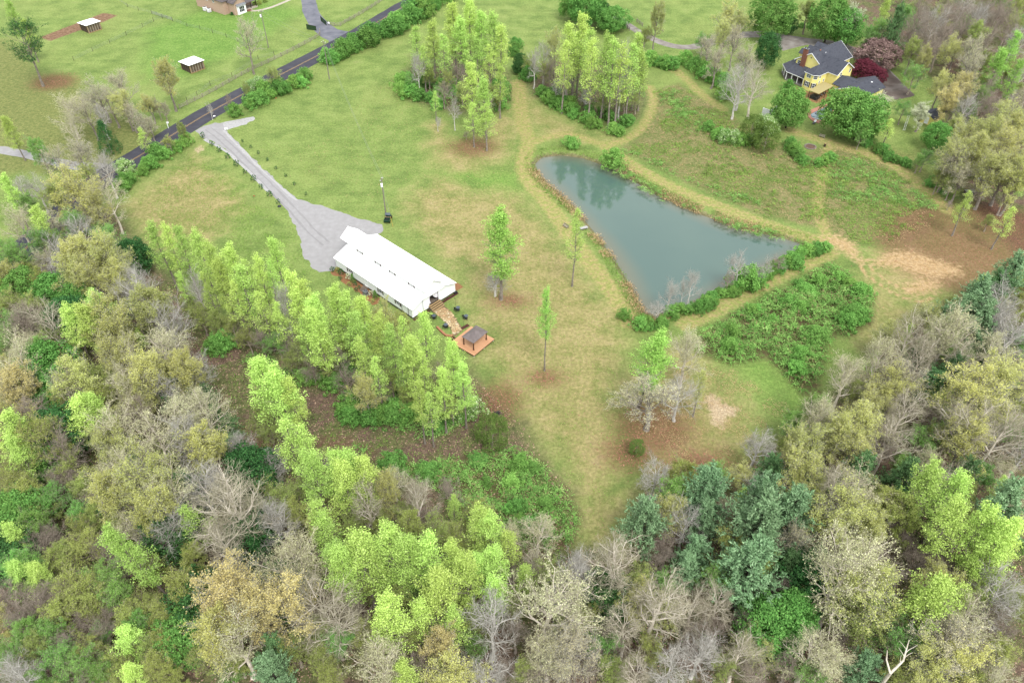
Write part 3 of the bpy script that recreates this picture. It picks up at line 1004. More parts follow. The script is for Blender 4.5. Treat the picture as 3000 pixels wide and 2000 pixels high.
# kind: (name, prototype list, trunk idx, crown idx, natural height, bark, leaf material, category, description)
SP = {
    'tp': ('tulip_poplar', pops, 0, 1, 20, bark_grey, 'poplar', 'tree', 'slender poplar with yellow-green leaves'),
    'tg': ('tulip_poplar', pops, 0, 1, 20, bark_grey, 'poplar2', 'tree', 'poplar in fresh mid-green leaf'),
    'th': ('young_poplar', thin, 0, 1, 20, bark_grey, 'poplar', 'tree', 'thinly leafed poplar with its trunk showing'),
    'gb': ('bare_tree', decs, 0, 1, 18, bark_mauve, None, 'tree', 'bare grey tree with fine twigs'),
    'lb': ('bare_oak', decs, 0, 1, 18, bark_pale, None, 'tree', 'bare oak with pale crooked limbs'),
    'br': ('bare_sapling', decs, 0, 1, 18, bark_brown, None, 'tree', 'leafless brown twiggy sapling'),
    'cr': ('budding_oak', decs, 0, 2, 18, bark_pale, 'cream', 'tree', 'oak with pale limbs and cream buds'),
    'go': ('golden_oak', decs, 0, 3, 18, bark_grey, 'gold', 'tree', 'oak with golden young leaves'),
    'ta': ('tan_oak', decs, 0, 2, 18, bark_grey, 'tanb', 'tree', 'broad tree hazed with tan buds'),
    'yo': ('budding_maple', decs, 0, 3, 18, bark_grey, 'yellow', 'tree', 'open tree with yellow-green young leaves'),
    'us': ('understory_tree', decs, 0, 3, 18, bark_brown, 'olive', 'tree', 'understory tree with sparse olive-green leaves'),
    'ug': ('understory_tree', decs, 0, 3, 18, bark_brown, 'bush', 'tree', 'understory tree in bright green leaf'),
    'wb': ('blossoming_tree', decs, 0, 3, 18, bark_grey, 'white', 'tree', 'tree covered in whitish blossom'),
    'wp': ('white_pine', pins, 0, 1, 16, bark_dark, 'pine', 'pine', 'plumed blue-green pine'),
    'dp': ('dark_pine', pins, 0, 1, 16, bark_dark, 'pined', 'pine', 'dark green pine'),
    'lp': ('tall_pine', lobs, 0, 1, 18, bark_grey, 'dark', 'pine', 'dark flat-topped pine with a bare trunk'),
    'gr': ('maple_tree', maps_, 0, 1, 10, bark_dark, 'green', 'tree', 'dense round mid-green tree'),
    'dk': ('evergreen_tree', maps_, 0, 1, 10, bark_dark, 'dark', 'tree', 'dense dark green tree'),
    'bu': ('bush', bus, 0, 1, 3.2, bark_brown, 'bush', 'bush', 'leafy bright green bush'),
    'bd': ('bush', bus, 0, 1, 3.2, bark_brown, 'green', 'bush', 'leafy deep green bush'),
    'ws': ('blossoming_bush', bus, 0, 1, 3.2, bark_brown, 'whiteb', 'bush', 'bush in white blossom'),
    'ce': ('cedar_tree', ceds, 0, 1, 8, bark_brown, 'cedar', 'cedar', 'rounded olive-dark cedar'),
    'rm': ('red_maple', maps_, 0, 1, 10, bark_dark, 'maroon', 'tree', 'low maroon-leaved ornamental maple'),
    'pb': ('plum_tree', maps_, 0, 1, 10, bark_brown, 'plum', 'tree', 'rounded purple-brown ornamental tree'),
    'sp': ('planted_shrub', tuftb, 0, 1, 1.3, bark_brown, 'dark', 'shrub', 'small dark planted shrub'),
}
TWIG = {'lb': 'twig_tan', 'cr': 'twig_tan', 'gb': 'twig_grey', 'go': 'twig_grey', 'ta': 'twig_grey', 'yo': 'twig_grey', 'wb': 'twig_grey'}
BARE = {'gb', 'lb', 'br'}
EXTRA_TWIGS = {'cr', 'go', 'ta', 'yo', 'us', 'ug', 'wb'}
n_pl = [0]


def set_mat(o, m):
    o.material_slots[0].link = 'OBJECT'
    o.material_slots[0].material = m


for grp in (pops, thin, decs, pins, maps_, bus, ceds, lobs, tuftb):
    for tup in grp:
        for me in tup:
            me.materials.append(bark_grey)


def plant(kind, pos, h, w=1.0, label=None, group=None, lean=None, leaf=None, var=None):
    """one individual: Empty > trunk, (twigs), crown"""
    nm, protos, ti, ci, H0, bark, lf, cat, desc = SP[kind]
    i = n_pl[0]
    n_pl[0] += 1
    tup = protos[(i * 7 + int(abs(pos[0]) * 3)) % len(protos) if var is None else var]
    rr_ = random.Random(i * 31 + 5)
    root = link(nm, None, None, (float(pos[0]), float(pos[1]), 0.0 if len(pos) < 3 else float(pos[2])))
    root.empty_display_size = 0.4
    sh = h / H0
    if H0 > 9:
        sw = sh ** 0.8 * w * rr_.uniform(0.92, 1.12)
    else:
        sw = sh * w * rr_.uniform(0.92, 1.12)
    root.scale = (sw, sw * rr_.uniform(0.92, 1.08), sh)
    lx, ly = lean if lean else (rr_.gauss(0, 0.018), rr_.gauss(0, 0.018))
    root.rotation_euler = (ly, lx, rr_.uniform(0, 6.28) if lean is None else rr_.uniform(-.4, .4))
    t = link('trunk', tup[ti], root)
    set_mat(t, bark)
    if kind in BARE:
        c = link('twigs', tup[1], root)
        set_mat(c, TW.get(TWIG.get(kind), bark))
    else:
        if kind in EXTRA_TWIGS:
            c2 = link('twigs', tup[1], root)
            set_mat(c2, TW.get(TWIG.get(kind), bark))
        c = link('crown', tup[ci], root)
        set_mat(c, leaf or LF[lf])
    tag(root, label, cat, group)
    return root


def size_word(h, cat):
    if cat == 'bush':
        return 'low' if h < 2.2 else 'tall'
    return 'small' if h < 7.5 else ('mid-height' if h < 14.5 else 'tall')

# ============================================================ BUILT THINGS
m_white = M('white_siding', [(0.76, 0.79, 0.80), (0.80, 0.82, 0.83)], 0.5, 0.6)
m_roofw = M('white_metal_roof', [(0.80, 0.80, 0.80), (0.84, 0.84, 0.84)], 0.3, 0.45)
m_trimw = M('white_trim', [(0.78, 0.79, 0.80), (0.82, 0.82, 0.82)], 1.0, 0.5)
m_skirt = M('dark_skirting', [C(58, 46, 46), C(82, 66, 64)], 1.5, 0.85, 0.3)
m_shut = M('brown_shutter', [C(92, 72, 72), C(112, 92, 90)], 3, 0.7)
m_glass = M('window_glass', [C(90, 100, 108), C(140, 150, 156)], 0.8, 0.08, spec=0.6)
m_dglass = M('dark_glass', [C(46, 52, 58), C(70, 80, 90)], 0.8, 0.08, spec=0.6)
m_darkin = M('dark_interior', [C(60, 48, 46), C(40, 34, 34)], 1.0, 0.9)
m_plank = M('tan_lumber', [C(196, 160, 110), C(222, 190, 140), C(206, 172, 122)], 2.0, 0.8, 0.2, stretch=(1, 6, 6))
m_plankg = M('grey_lumber', [C(124, 112, 104), C(160, 146, 132), C(140, 126, 116)], 1.4, 0.85, 0.2, stretch=(1, 6, 6))
m_deck = M('deck_stain', [C(214, 158, 116, 1.75), C(228, 176, 134, 1.75), C(220, 166, 124, 1.75)], 0.9, 0.7, 0.1, stretch=(3, 0.8, 3))
m_gazr = M('gazebo_roof', [C(136, 124, 124), C(158, 146, 144)], 1.2, 0.55)
m_gazp = M('brown_post', [C(112, 72, 48), C(136, 92, 64)], 2, 0.7)
m_stone = [M('flagstone_%d' % i, [tuple(q * 1.3 for q in c1), tuple(q * 1.3 for q in c2)], 2.5, 0.9, 0.4) for i, (c1, c2) in enumerate(
    ((C(196, 168, 122), C(222, 198, 152)), (C(214, 186, 138), C(232, 208, 164)), (C(180, 150, 108), C(206, 178, 134)), (C(222, 200, 160), C(236, 220, 186)), (C(204, 164, 120), C(220, 186, 142))))]
m_bed = M('path_bed', [C(150, 126, 92), C(172, 148, 112)], 3, 0.95, 0.5)
m_mulch = M('orange_mulch', [C(150, 104, 70), C(190, 138, 96), C(172, 122, 84)], 2.5, 0.95, 0.8, bscale=9)
m_mulchd = M('red_mulch', [C(86, 52, 46), C(116, 72, 60)], 2.5, 0.95, 0.8, bscale=9)
m_black = M('black_metal', [C(46, 48, 54), C(66, 68, 74)], 2, 0.5)
m_tabt = M('table_slate', [C(92, 104, 118), C(118, 130, 142)], 2, 0.4)
m_steel = M('galvanised_steel', [C(168, 172, 178), C(196, 200, 204)], 1.5, 0.4, metal=0.3)
m_green = M('utv_green', [C(38, 92, 62), C(48, 108, 74)], 1, 0.35)
m_tyre = M('tyre_rubber', [C(36, 36, 38), C(50, 50, 52)], 3, 0.9)
m_rim = M('yellow_rim', [C(214, 186, 80), C(224, 196, 90)], 1, 0.4)
m_pole = M('weathered_pole', [C(160, 152, 140), C(186, 178, 166)], 1.2, 0.9, 0.2, stretch=(4, 4, .4))
m_wire = M('cable', [C(168, 186, 150), C(176, 192, 158)], 1, 0.5)
m_wood = M('weathered_boards', [C(96, 78, 64), C(134, 114, 94), C(158, 136, 112)], 1.2, 0.9, 0.3, stretch=(4, 4, .5))
m_wooddk = M('dark_and_shaded_boards', [C(72, 58, 48), C(108, 88, 72)], 1.2, 0.9, 0.3, stretch=(4, 4, .5))  # dark posts and stump; also carries the sheds' painted side shade
m_fence = M('fence_wood', [C(150, 142, 126, 1.8), C(188, 180, 164, 1.8)], 1.5, 0.9, 0.2)
m_brick = M('pale_brick', [C(206, 172, 150, 1.9), C(226, 194, 172, 1.9), C(214, 182, 160, 1.9)], 3.0, 0.85, 0.3, bscale=8)
m_rbrick = M('red_brick', [C(150, 92, 74), C(178, 122, 102), C(162, 106, 88)], 4.0, 0.85, 0.3, bscale=8)
m_roofd = M('dark_shingle', [C(76, 80, 92), C(98, 102, 114), C(86, 88, 100)], 0.9, 0.9, 0.4, bscale=9)
m_roofg = M('grey_shingle', [C(112, 104, 106), C(140, 130, 130)], 0.9, 0.9, 0.4, bscale=9)
m_yellow = M('yellow_siding', [C(246, 232, 140, 1.25), C(250, 238, 154, 1.25)], 0.6, 0.65)
m_canopy = M('tan_canopy', [C(204, 188, 128), C(218, 202, 142)], 1.2, 0.7, stretch=(1, 5, 1))
m_pave = M('patio_brick', [C(176, 132, 88), C(198, 156, 108)], 1.6, 0.9, 0.3)
m_coping = M('pink_coping', [C(206, 142, 120), C(222, 162, 140)], 1.5, 0.8)
m_poolw = M('pool_water', [C(120, 150, 160), C(150, 176, 184)], 0.5, 0.05, spec=0.5)
m_fabric = M('white_curtain', [(0.72, 0.71, 0.78), (0.78, 0.77, 0.82)], 1, 0.8)
m_clayedge = M('terracotta', [C(206, 140, 104), C(220, 156, 118)], 1.4, 0.8)
m_stonegrey = M('field_stone', [C(150, 140, 128), C(186, 176, 162)], 2, 0.9, 0.4)
m_ash = M('fire_ash', [C(120, 92, 78), C(150, 120, 104)], 3, 0.95)
m_gategreen = M('green_mesh', [C(52, 84, 50), C(72, 104, 64)], 2, 0.6)
m_white2 = M('white_enamel', [(0.75, 0.76, 0.78)], 1, 0.4)


def win(parent, c, u, nrm, w, h, frame=None, pane=None, shut=None, name='window', bars=1):
    """framed opening standing proud of a wall: window > pane, shutter"""
    c, u, nrm = Vector(c), Vector(u).normalized(), Vector(nrm).normalized()
    z = Vector((0, 0, 1))
    f = MB()

    def slabq(x0, x1, z0, z1, d0, d1, mb):
        pts = [c + u * a + z * b for a, b in ((x0, z0), (x1, z0), (x1, z1), (x0, z1))]
        mb.loft([p + nrm * d0 for p in pts], [p + nrm * d1 for p in pts])
    t = 0.09
    slabq(-w / 2 - t, -w / 2, -h / 2 - t, h / 2 + t, -0.02, 0.06, f)
    slabq(w / 2, w / 2 + t, -h / 2 - t, h / 2 + t, -0.02, 0.06, f)
    slabq(-w / 2, w / 2, h / 2, h / 2 + t, -0.02, 0.06, f)
    slabq(-w / 2, w / 2, -h / 2 - t, -h / 2, -0.02, 0.08, f)
    slabq(-w / 2, w / 2, -0.03, 0.03, 0.005, 0.045, f)
    for b in range(1, bars):
        xx = -w / 2 + w * b / bars
        slabq(xx - 0.03, xx + 0.03, -h / 2, h / 2, 0.005, 0.05, f)
    o = f.build(name, frame or m_trimw, parent)
    p = MB()
    slabq(-w / 2, w / 2, -h / 2, h / 2, -0.02, 0.02, p)
    p.build('pane', pane or m_glass, o)
    if shut:
        for sx in (-1, 1):
            q = MB()
            x0 = sx * (w / 2 + 0.13)
            x1 = sx * (w / 2 + 0.13 + shut)
            slabq(min(x0, x1), max(x0, x1), -h / 2 - 0.08, h / 2 + 0.08, 0.0, 0.05, q)
            for r_ in range(4):
                za = -h / 2 + h * (r_ + 0.15) / 4
                slabq(min(x0, x1) + 0.05, max(x0, x1) - 0.05, za, za + h * 0.16, 0.05, 0.075, q)
            q.build('shutter', m_shut, o)
    return o


# ------------------------------------------------------------ the white barn
bN = G(1209.5, 935.7)
BRZ = math.radians(46.7)
W_, L_ = 12.5, 26.4
barn = thing('white_barn', 'long white monitor-roofed barn with curtained entrance and brown shutters', 'barn', (bN[0], bN[1], 0), BRZ)
MB().box(0.12, W_ - 0.12, 0.12, L_ - 0.12, 0, 0.62).build('foundation', m_skirt, barn)


def wall_xz(mb, poly, y0, y1):
    a = [(p[0], y0, p[1]) for p in poly]
    b = [(p[0], y1, p[1]) for p in poly]
    return mb.loft(a, b)


front = [[(0, .6), (3.85, .6), (3.85, 4.3), (0, 2.93)], [(3.85, .6), (4.85, .6), (4.85, 6.12), (3.85, 5.4)],
         [(4.85, 3.45), (7.65, 3.45), (7.65, 6.12), (6.25, 7.14), (4.85, 6.12)],
         [(7.65, .6), (8.65, .6), (8.65, 5.4), (7.65, 6.12)], [(8.65, .6), (12.5, .6), (12.5, 2.93), (8.65, 4.3)]]
mb = MB()
for p in front:
    wall_xz(mb, p, 0, 0.16)
mb.build('front_wall', m_white, barn)
mb = MB()
for p in ([(0, .6), (12.5, .6), (12.5, 2.93), (8.65, 4.3), (8.65, 5.4), (6.25, 7.14), (3.85, 5.4), (3.85, 4.3), (0, 2.93)],):
    wall_xz(mb, p, L_ - 0.16, L_)
mb.build('back_wall', m_white, barn)
MB().box(0, 0.16, 0.16, L_ - 0.16, .6, 2.9).build('side_wall', m_white, barn)
MB().box(W_ - 0.16, W_, 0.16, L_ - 0.16, .6, 2.9).build('side_wall', m_white, barn)
MB().box(3.85, 4.0, 0.16, L_ - 0.16, 3.9, 5.42).build('clerestory_wall', m_white, barn)
MB().box(8.5, 8.65, 0.16, L_ - 0.16, 3.9, 5.42).build('clerestory_wall', m_white, barn)
sl = (4.42 - 2.98) / (3.85 + 0.0)
for s_ in (0, 1):
    X = (lambda x: x) if s_ == 0 else (lambda x: W_ - x)
    MB().slab([(X(-0.22), -0.45, 2.98 - 0.22 * sl), (X(3.845), -0.45, 4.42), (X(3.845), L_ + 0.4, 4.42), (X(-0.22), L_ + 0.4, 2.98 - 0.22 * sl)][::1 if s_ == 0 else -1], 0.10).build('lower_roof', m_roofw, barn)
    ms = (7.26 - 5.5) / 2.4
    o_ = MB().slab([(X(3.72), -0.4, 5.5 - .13 * ms), (X(6.25), -0.4, 7.26), (X(6.25), L_ + 2.4, 7.26), (X(3.72), L_ + 2.4, 5.5 - .13 * ms)][::1 if s_ == 0 else -1], 0.10).build('upper_roof', m_roofw, barn)
    rb = MB()
    for k_ in range(12):
        yy = 0.6 + k_ * 2.3
        rb.bar((X(3.74), yy, 5.5 - .11 * ms + 0.03), (X(6.2), yy, 7.24 + 0.02), 0.05)
    rb.build('roof_seams', m_roofw, o_)
MB().bar((6.25, -0.42, 7.27), (6.25, L_ + 2.42, 7.27), 0.28, 0.08).build('ridge_cap', m_roofw, barn)
MB().box(3.0, 9.6, -0.30, -0.003, 3.62, 3.86).build('door_track_trim', m_trimw, barn)
MB().box(-0.03, 4.6, -0.06, -0.002, 0.52, 0.74).build('base_trim', m_trimw, barn)
MB().box(7.9, W_ + 0.03, -0.06, -0.002, 0.52, 0.74).build('base_trim', m_trimw, barn)
for xx in (0.02, W_ - 0.02):
    MB().box(xx - 0.08, xx + 0.08, -0.05, -0.002, 0.75, 2.9).build('corner_board', m_trimw, barn)
fl = thing  # keep name short
mb = MB()
for k_ in range(18):
    MB().box(4.2, 8.4, 0.17 + k_ * 0.3, 0.45 + k_ * 0.3, 0.95, 1.0).build('floor_board', m_plankg, barn)
MB().box(4.0, 8.5, 5.7, 5.8, 1.0, 3.4).build('inner_wall', m_darkin, barn)
for s_, x0, x1 in ((0, 4.87, 5.55), (1, 6.9, 7.62)):
    n_ = 14
    vs, fs = [], []
    for r_ in range(9):
        t_ = r_ / 8
        for q_ in range(n_):
            u_ = q_ / (n_ - 1)
            if s_ == 1:
                xa = x1 - (x1 - x0 + 0.75) * (math.cos(t_ * 1.4) ** 0.8 if t_ < 0.95 else 0.2)
                xx = xa + (x1 - xa) * u_
                zz = 3.42 - t_ * 1.9
            else:
                xb = x0 + (x1 - x0) * (1 - 0.35 * math.sin(t_ * 3.1))
                xx = x0 + (xb - x0) * u_
                zz = 3.42 - t_ * 2.35
            vs.append((xx, 0.28 + 0.05 * math.sin(q_ * 1.9), zz))
    for r_ in range(8):
        for q_ in range(n_ - 1):
            a_ = r_ * n_ + q_
            fs.append((a_, a_ + 1, a_ + n_ + 1, a_ + n_))
    cu = MB().add(vs, fs).build('curtain', m_fabric, barn)
    sm = cu.modifiers.new('solid', 'SOLIDIFY')
    sm.thickness = 0.02
for k_ in range(4):
    z1 = 1.0 - 0.02 - k_ * 0.24
    y1 = -0.05 - k_ * 0.42
    MB().box(4.55, 7.85, y1 - 0.40, y1, z1 - 0.07, z1).build('step', m_plank, barn, 0.012)
MB().box(4.65, 7.75, -1.55, -0.06, 0.0, 0.18).build('step_frame', m_skirt, barn)
MB().loft([(4.56, -0.07, 0), (4.56, -1.7, 0), (4.56, -1.7, 0.1), (4.56, -0.07, 0.88)], [(4.64, -0.07, 0), (4.64, -1.7, 0), (4.64, -1.7, 0.1), (4.64, -0.07, 0.88)]).build('stringer', m_plankg, barn)
MB().loft([(7.76, -0.07, 0), (7.76, -1.7, 0), (7.76, -1.7, 0.1), (7.76, -0.07, 0.88)], [(7.84, -0.07, 0), (7.84, -1.7, 0), (7.84, -1.7, 0.1), (7.84, -0.07, 0.88)]).build('stringer', m_plankg, barn)
for y_ in (21.2, 10.4, 4.6):
    win(barn, (0, y_, 2.1), (0, 1, 0), (-1, 0, 0), 0.95, 1.15, shut=0.42)
for y_ in (21.8, 15.45, 10.5, 4.2):
    win(barn, (3.85, y_, 4.8), (0, 1, 0), (-1, 0, 0), 1.1, 0.42, shut=0.36)
win(barn, (0, 15.4, 1.72), (0, 1, 0), (-1, 0, 0), 0.95, 1.9, pane=m_white, name='side_door')
for k_ in range(4):
    z1 = 0.72 - k_ * 0.19
    MB().box(-0.55 - k_ * 0.34, -0.2 - k_ * 0.34, 14.6, 16.2, z1 - 0.05, z1).build('side_step', m_plankg, barn)
for y_, zt in ((3.3, 2.8), (1.2, 2.8)):
    MB().cyl((-0.06, y_, 0.1), (-0.06, y_, zt), 0.05, sides=6).build('downspout', m_shut, barn)
MB().cyl((3.05, -0.07, 0.8), (3.05, -0.07, 3.6), 0.035, sides=6).build('downspout', m_steel, barn)
MB().box(W_ - 0.5, W_ + 0.3, -0.45, -0.08, 0.02, 0.5).build('vent_box', m_black, barn)

# mulch beds, air conditioner and bed plants at the barn
k6 = (960, 640, 6.03)
bedp = [Q(*k6, x_, y_) for x_, y_ in ((50, 960), (100, 1005), (190, 1015), (235, 1110), (335, 1195), (440, 1215), (480, 1295), (560, 1305), (640, 1420), (740, 1470), (800, 1530), (880, 1510), (930, 1420), (700, 1215), (340, 990), (185, 868), (80, 880))]
tag(sheet('mulch_bed', bedp, 0.008, m_mulch, 0.15, 4, 0.6), kind='structure')


def barn_pt(x, y, z=0.0):
    c_, s__ = math.cos(BRZ), math.sin(BRZ)
    return (bN[0] + c_ * x - s__ * y, bN[1] + s__ * x + c_ * y, z)


tag(sheet('mulch_strip', [barn_pt(*p) for p in ((-0.1, -0.75), (4.5, -0.75), (4.5, -0.02), (-0.1, -0.02))], 0.010, m_mulchd, 0.06, 5, 0.5), kind='structure')
tag(sheet('mulch_strip', [barn_pt(*p) for p in ((7.95, -0.8), (12.9, -0.8), (12.9, -0.02), (7.95, -0.02))], 0.010, m_mulchd, 0.06, 6, 0.5), kind='structure')
tag(sheet('mulch_corner', [Q(1240, 780, 5.6, x_, y_) for x_, y_ in ((520, 265), (570, 275), (660, 340), (570, 395), (535, 400), (515, 380))], 0.008, m_mulch, 0.08, 7, 0.5), kind='structure')
ac_p = Q(*k6, 675, 1340)


def ac_unit(p, rz, label, s_=1.0, body=None):
    t = thing('air_conditioner', label, 'air conditioner', (p[0], p[1], 0), rz)
    MB().box(-.62 * s_, .62 * s_, -.62 * s_, .62 * s_, 0.0, 0.08).build('pad', m_conc, t)
    MB().box(-.48 * s_, .48 * s_, -.48 * s_, .48 * s_, 0.08, 1.02 * s_).build('casing', body or m_steel, t, 0.05)
    MB().cyl((0, 0, 1.02 * s_), (0, 0, 1.05 * s_), .40 * s_, sides=16).build('fan_opening', m_black, t)
    g = MB()
    for a in range(6):
        an = a * math.pi / 6
        g.bar((-.4 * s_ * math.cos(an), -.4 * s_ * math.sin(an), 1.065 * s_), (.4 * s_ * math.cos(an), .4 * s_ * math.sin(an), 1.065 * s_), 0.025)
    g.build('grille', m_steel, t)
    MB().cyl((0, 0, 1.05 * s_), (0, 0, 1.08 * s_), .13 * s_, sides=10).build('fan_hub', m_steel, t)
    lv = MB()
    for r_ in range(6):
        z_ = 0.2 * s_ + r_ * 0.12 * s_
        lv.box(-.485 * s_, .485 * s_, -.487 * s_, .487 * s_, z_, z_ + 0.02)
    lv.build('louvres', m_black, t)
    return t


ac_unit(ac_p, BRZ, 'grey air conditioner on a pad beside the barn side steps')
for n_, (x_, y_, k_, h_) in enumerate(((90, 930, 'sp', 1.2), (180, 940, 'sp', 1.3), (240, 985, 'sp', 1.5), (380, 1070, 'sp', 1.5), (225, 1075, 'sp', .9), (450, 1120, 'ce', 2.2), (490, 1180, 'sp', 1.0), (380, 1195, 'sp', 1.1), (505, 1280, 'sp', 1.0), (785, 1370, 'sp', 1.5), (845, 1410, 'ce', 2.2), (800, 1480, 'sp', 1.0), (560, 1235, 'sp', .8))):
    q_ = Q(*k6, x_, y_)
    lf_ = LF['white'] if n_ in (3, 9) else (LF['green'] if k_ == 'ce' else (LF['olive'] if n_ % 2 else LF['dark']))
    lab = {0: 'dark', 1: 'olive'}[n_ % 2] + ' shrub in the orange mulch bed along the barn'
    if n_ in (3, 9):
        lab = 'variegated whitish shrub in the orange mulch bed along the barn'
    if k_ == 'ce':
        lab = 'narrow green conical shrub in the barn mulch bed'
    plant(k_, (q_[0], q_[1]), h_, 1.0 if k_ == 'sp' else 0.75, lab, lab, None, lf_, 1 if k_ == 'ce' else None)

# ------------------------------------------------------------ flagstone path
k5 = (1240, 780, 5.6)
lefte = smooth_line([Q(*k5, x_, y_) for x_, y_ in ((165, 745), (240, 805), (325, 890), (395, 950), (438, 1010), (480, 1100), (520, 1150))], 0.3)
righte = smooth_line([Q(*k5, x_, y_) for x_, y_ in ((325, 645), (400, 690), (470, 762), (530, 840), (570, 910), (628, 990), (650, 1050))], 0.3)
pathpoly = [tuple(p) for p in lefte] + [tuple(p) for p in righte[::-1]]
path = tag(sheet('stone_path', pathpoly, 0.010, m_bed, 0.05, 3, 0.5), kind='structure')


def clip(poly, px_, py_, nx_, ny_):
    out_ = []
    for i in range(len(poly)):
        a, b = poly[i], poly[(i + 1) % len(poly)]
        da = (a[0] - px_) * nx_ + (a[1] - py_) * ny_
        db = (b[0] - px_) * nx_ + (b[1] - py_) * ny_
        if da <= 0:
            out_.append(a)
        if (da < 0) != (db < 0):
            t = da / (da - db)
            out_.append((a[0] + (b[0] - a[0]) * t, a[1] + (b[1] - a[1]) * t))
    return out_


pp = np.array(pathpoly)
x0_, y0_ = pp.min(0)
x1_, y1_ = pp.max(0)
seeds = []
st = 0.62
for i in range(int((x1_ - x0_) / st) + 2):
    for j in range(int((y1_ - y0_) / st) + 2):
        seeds.append((x0_ + (i + 0.5 * (j % 2)) * st + random.uniform(-.24, .24), y0_ + j * st * 0.9 + random.uniform(-.22, .22)))
seeds = np.array(seeds)
ins = poly_sd(seeds[:, 0], seeds[:, 1], pathpoly) > 0.12
rs = random.Random(4)
for c_ in seeds[ins]:
    d_ = np.hypot(*(seeds - c_).T)
    cell = [(c_[0] - 1, c_[1] - 1), (c_[0] + 1, c_[1] - 1), (c_[0] + 1, c_[1] + 1), (c_[0] - 1, c_[1] + 1)]
    for q_ in seeds[(d_ > 0) & (d_ < 1.9)]:
        nn = q_ - c_
        ln = np.hypot(*nn)
        mm = c_ + nn * 0.5 - nn / ln * 0.035
        cell = clip(cell, mm[0], mm[1], nn[0] / ln, nn[1] / ln)
    if len(cell) < 3:
        continue
    MB().prism([(p[0] - c_[0], p[1] - c_[1]) for p in cell], 0.0, rs.uniform(0.035, 0.075)).build('stone', rs.choice(m_stone), path, 0.012, (c_[0], c_[1], 0.006))

# ------------------------------------------------------------ deck and gazebo
dk0, dk1, dk2 = np.array([-12.65, 119.26]), np.array([-7.66, 115.24]), np.array([-9.03, 124.59])
DRZ = math.atan2(*(dk1 - dk0)[::-1])
deck = thing('wooden_deck', 'square orange-stained wooden deck at the end of the flagstone path', 'deck', (dk0[0], dk0[1], 0), DRZ)
DW, DH = 6.4, 6.45
nb_ = 44
pw = DW / nb_
bd_me = MB().box(0.006, pw - 0.006, 0, DH, 0.45, 0.5).mesh('deck_board', m_deck, 0.004)
for i in range(nb_):
    link('deck_board', bd_me, deck, (i * pw, 0, 0))
MB().box(0.1, DW - 0.1, 0.02, 0.08, 0.26, 0.445).build('rim_joist', m_gazp, deck)
MB().box(0.02, 0.09, 0.1, DH - 0.1, 0.26, 0.445).build('rim_joist', m_gazp, deck)
MB().box(DW - 0.09, DW - 0.02, 0.1, DH - 0.1, 0.26, 0.445).build('rim_joist', m_gazp, deck)
MB().box(0.1, DW - 0.1, DH - 0.08, DH - 0.02, 0.26, 0.445).build('rim_joist', m_gazp, deck)
for x_ in (0.25, DW / 2, DW - 0.25):
    for y_ in (0.25, DH / 2, DH - 0.25):
        MB().box(x_ - .07, x_ + .07, y_ - .07, y_ + .07, 0.06, 0.44).build('leg', m_gazp, deck)
        MB().box(x_ - .13, x_ + .13, y_ - .13, y_ + .13, 0.0, 0.07).build('footing', m_trimw, deck)
gz0 = np.array([-9.88, 118.64])
gaz = thing('gazebo', 'small gazebo with grey-brown hipped roof standing on the deck', 'gazebo', (gz0[0], gz0[1], 0.5), DRZ)
gw, gd = 2.65, 4.0
for x_ in (0, gw):
    for y_ in (0, gd):
        p_ = MB().box(x_ - .09, x_ + .09, y_ - .09, y_ + .09, 0.02, 2.2).build('post', m_gazp, gaz, 0.01)
        MB().box(x_ - .15, x_ + .15, y_ - .15, y_ + .15, 0.0, 0.12).build('post_base', m_gazp, p_)
for a_, b_ in (((0, 0), (gw, 0)), ((gw, 0), (gw, gd)), ((gw, gd), (0, gd)), ((0, gd), (0, 0))):
    MB().bar((a_[0], a_[1], 2.12), (b_[0], b_[1], 2.12), 0.1, 0.16).build('beam', m_gazp, gaz)
ex = 0.28
rc = [(-ex, -ex, 2.16), (gw + ex, -ex, 2.16), (gw + ex, gd + ex, 2.16), (-ex, gd + ex, 2.16)]
ap = (gw / 2, gd / 2, 3.12)
low_k, up_k = 0.0, 0.58
ring1 = [tuple(np.array(c) * (1 - 0.6) + np.array(ap) * 0.6) for c in rc]
for i in range(4):
    a_, b_ = rc[i], rc[(i + 1) % 4]
    MB().slab([a_, b_, ap], 0.05).build('roof_panel', m_gazr, gaz)
for i in range(4):
    MB().bar((rc[i][0], rc[i][1], rc[i][2] + 0.01), (ap[0], ap[1], ap[2] + 0.01), 0.05).build('roof_rib', m_gazr, gaz)
MB().cyl((ap[0], ap[1], 3.08), (ap[0], ap[1], 3.3), 0.08, 0.02, 8).build('finial', m_gazr, gaz)
for e_, ((ax_, ay_), (bx_, by_)) in enumerate((((630, 1020), (745, 955)), ((400, 1240), (520, 1160)))):
    a_, b_ = Q(*k5, ax_, ay_), Q(*k5, bx_, by_)
    d_ = (b_ - a_)[:2]
    n_ = np.array([-d_[1], d_[0]]) / np.linalg.norm(d_) * 0.45
    tag(sheet('mulch_edge', [a_[:2] + n_, a_[:2] - n_, b_[:2] - n_, b_[:2] + n_], 0.012, m_mulchd, 0.1, e_, 0.4), kind='structure')
cw = smooth_line([Q(*k5, x_, y_) for x_, y_ in ((225, 1005), (300, 1080), (365, 1138), (430, 1155), (490, 1145))], 0.25)
A_, B_ = ribbon_edges(cw, 0.42)
mb = MB()
for i in range(len(A_) - 1):
    mb.loft([(*A_[i], 0), (*B_[i], 0), (*B_[i], 0.42), (*A_[i], 0.42)], [(*A_[i + 1], 0), (*B_[i + 1], 0), (*B_[i + 1], 0.42), (*A_[i + 1], 0.42)])
bw = mb.build('curved_bench', m_clayedge)
tag(bw, 'curved terracotta-coloured bench wall joining the deck', 'bench')

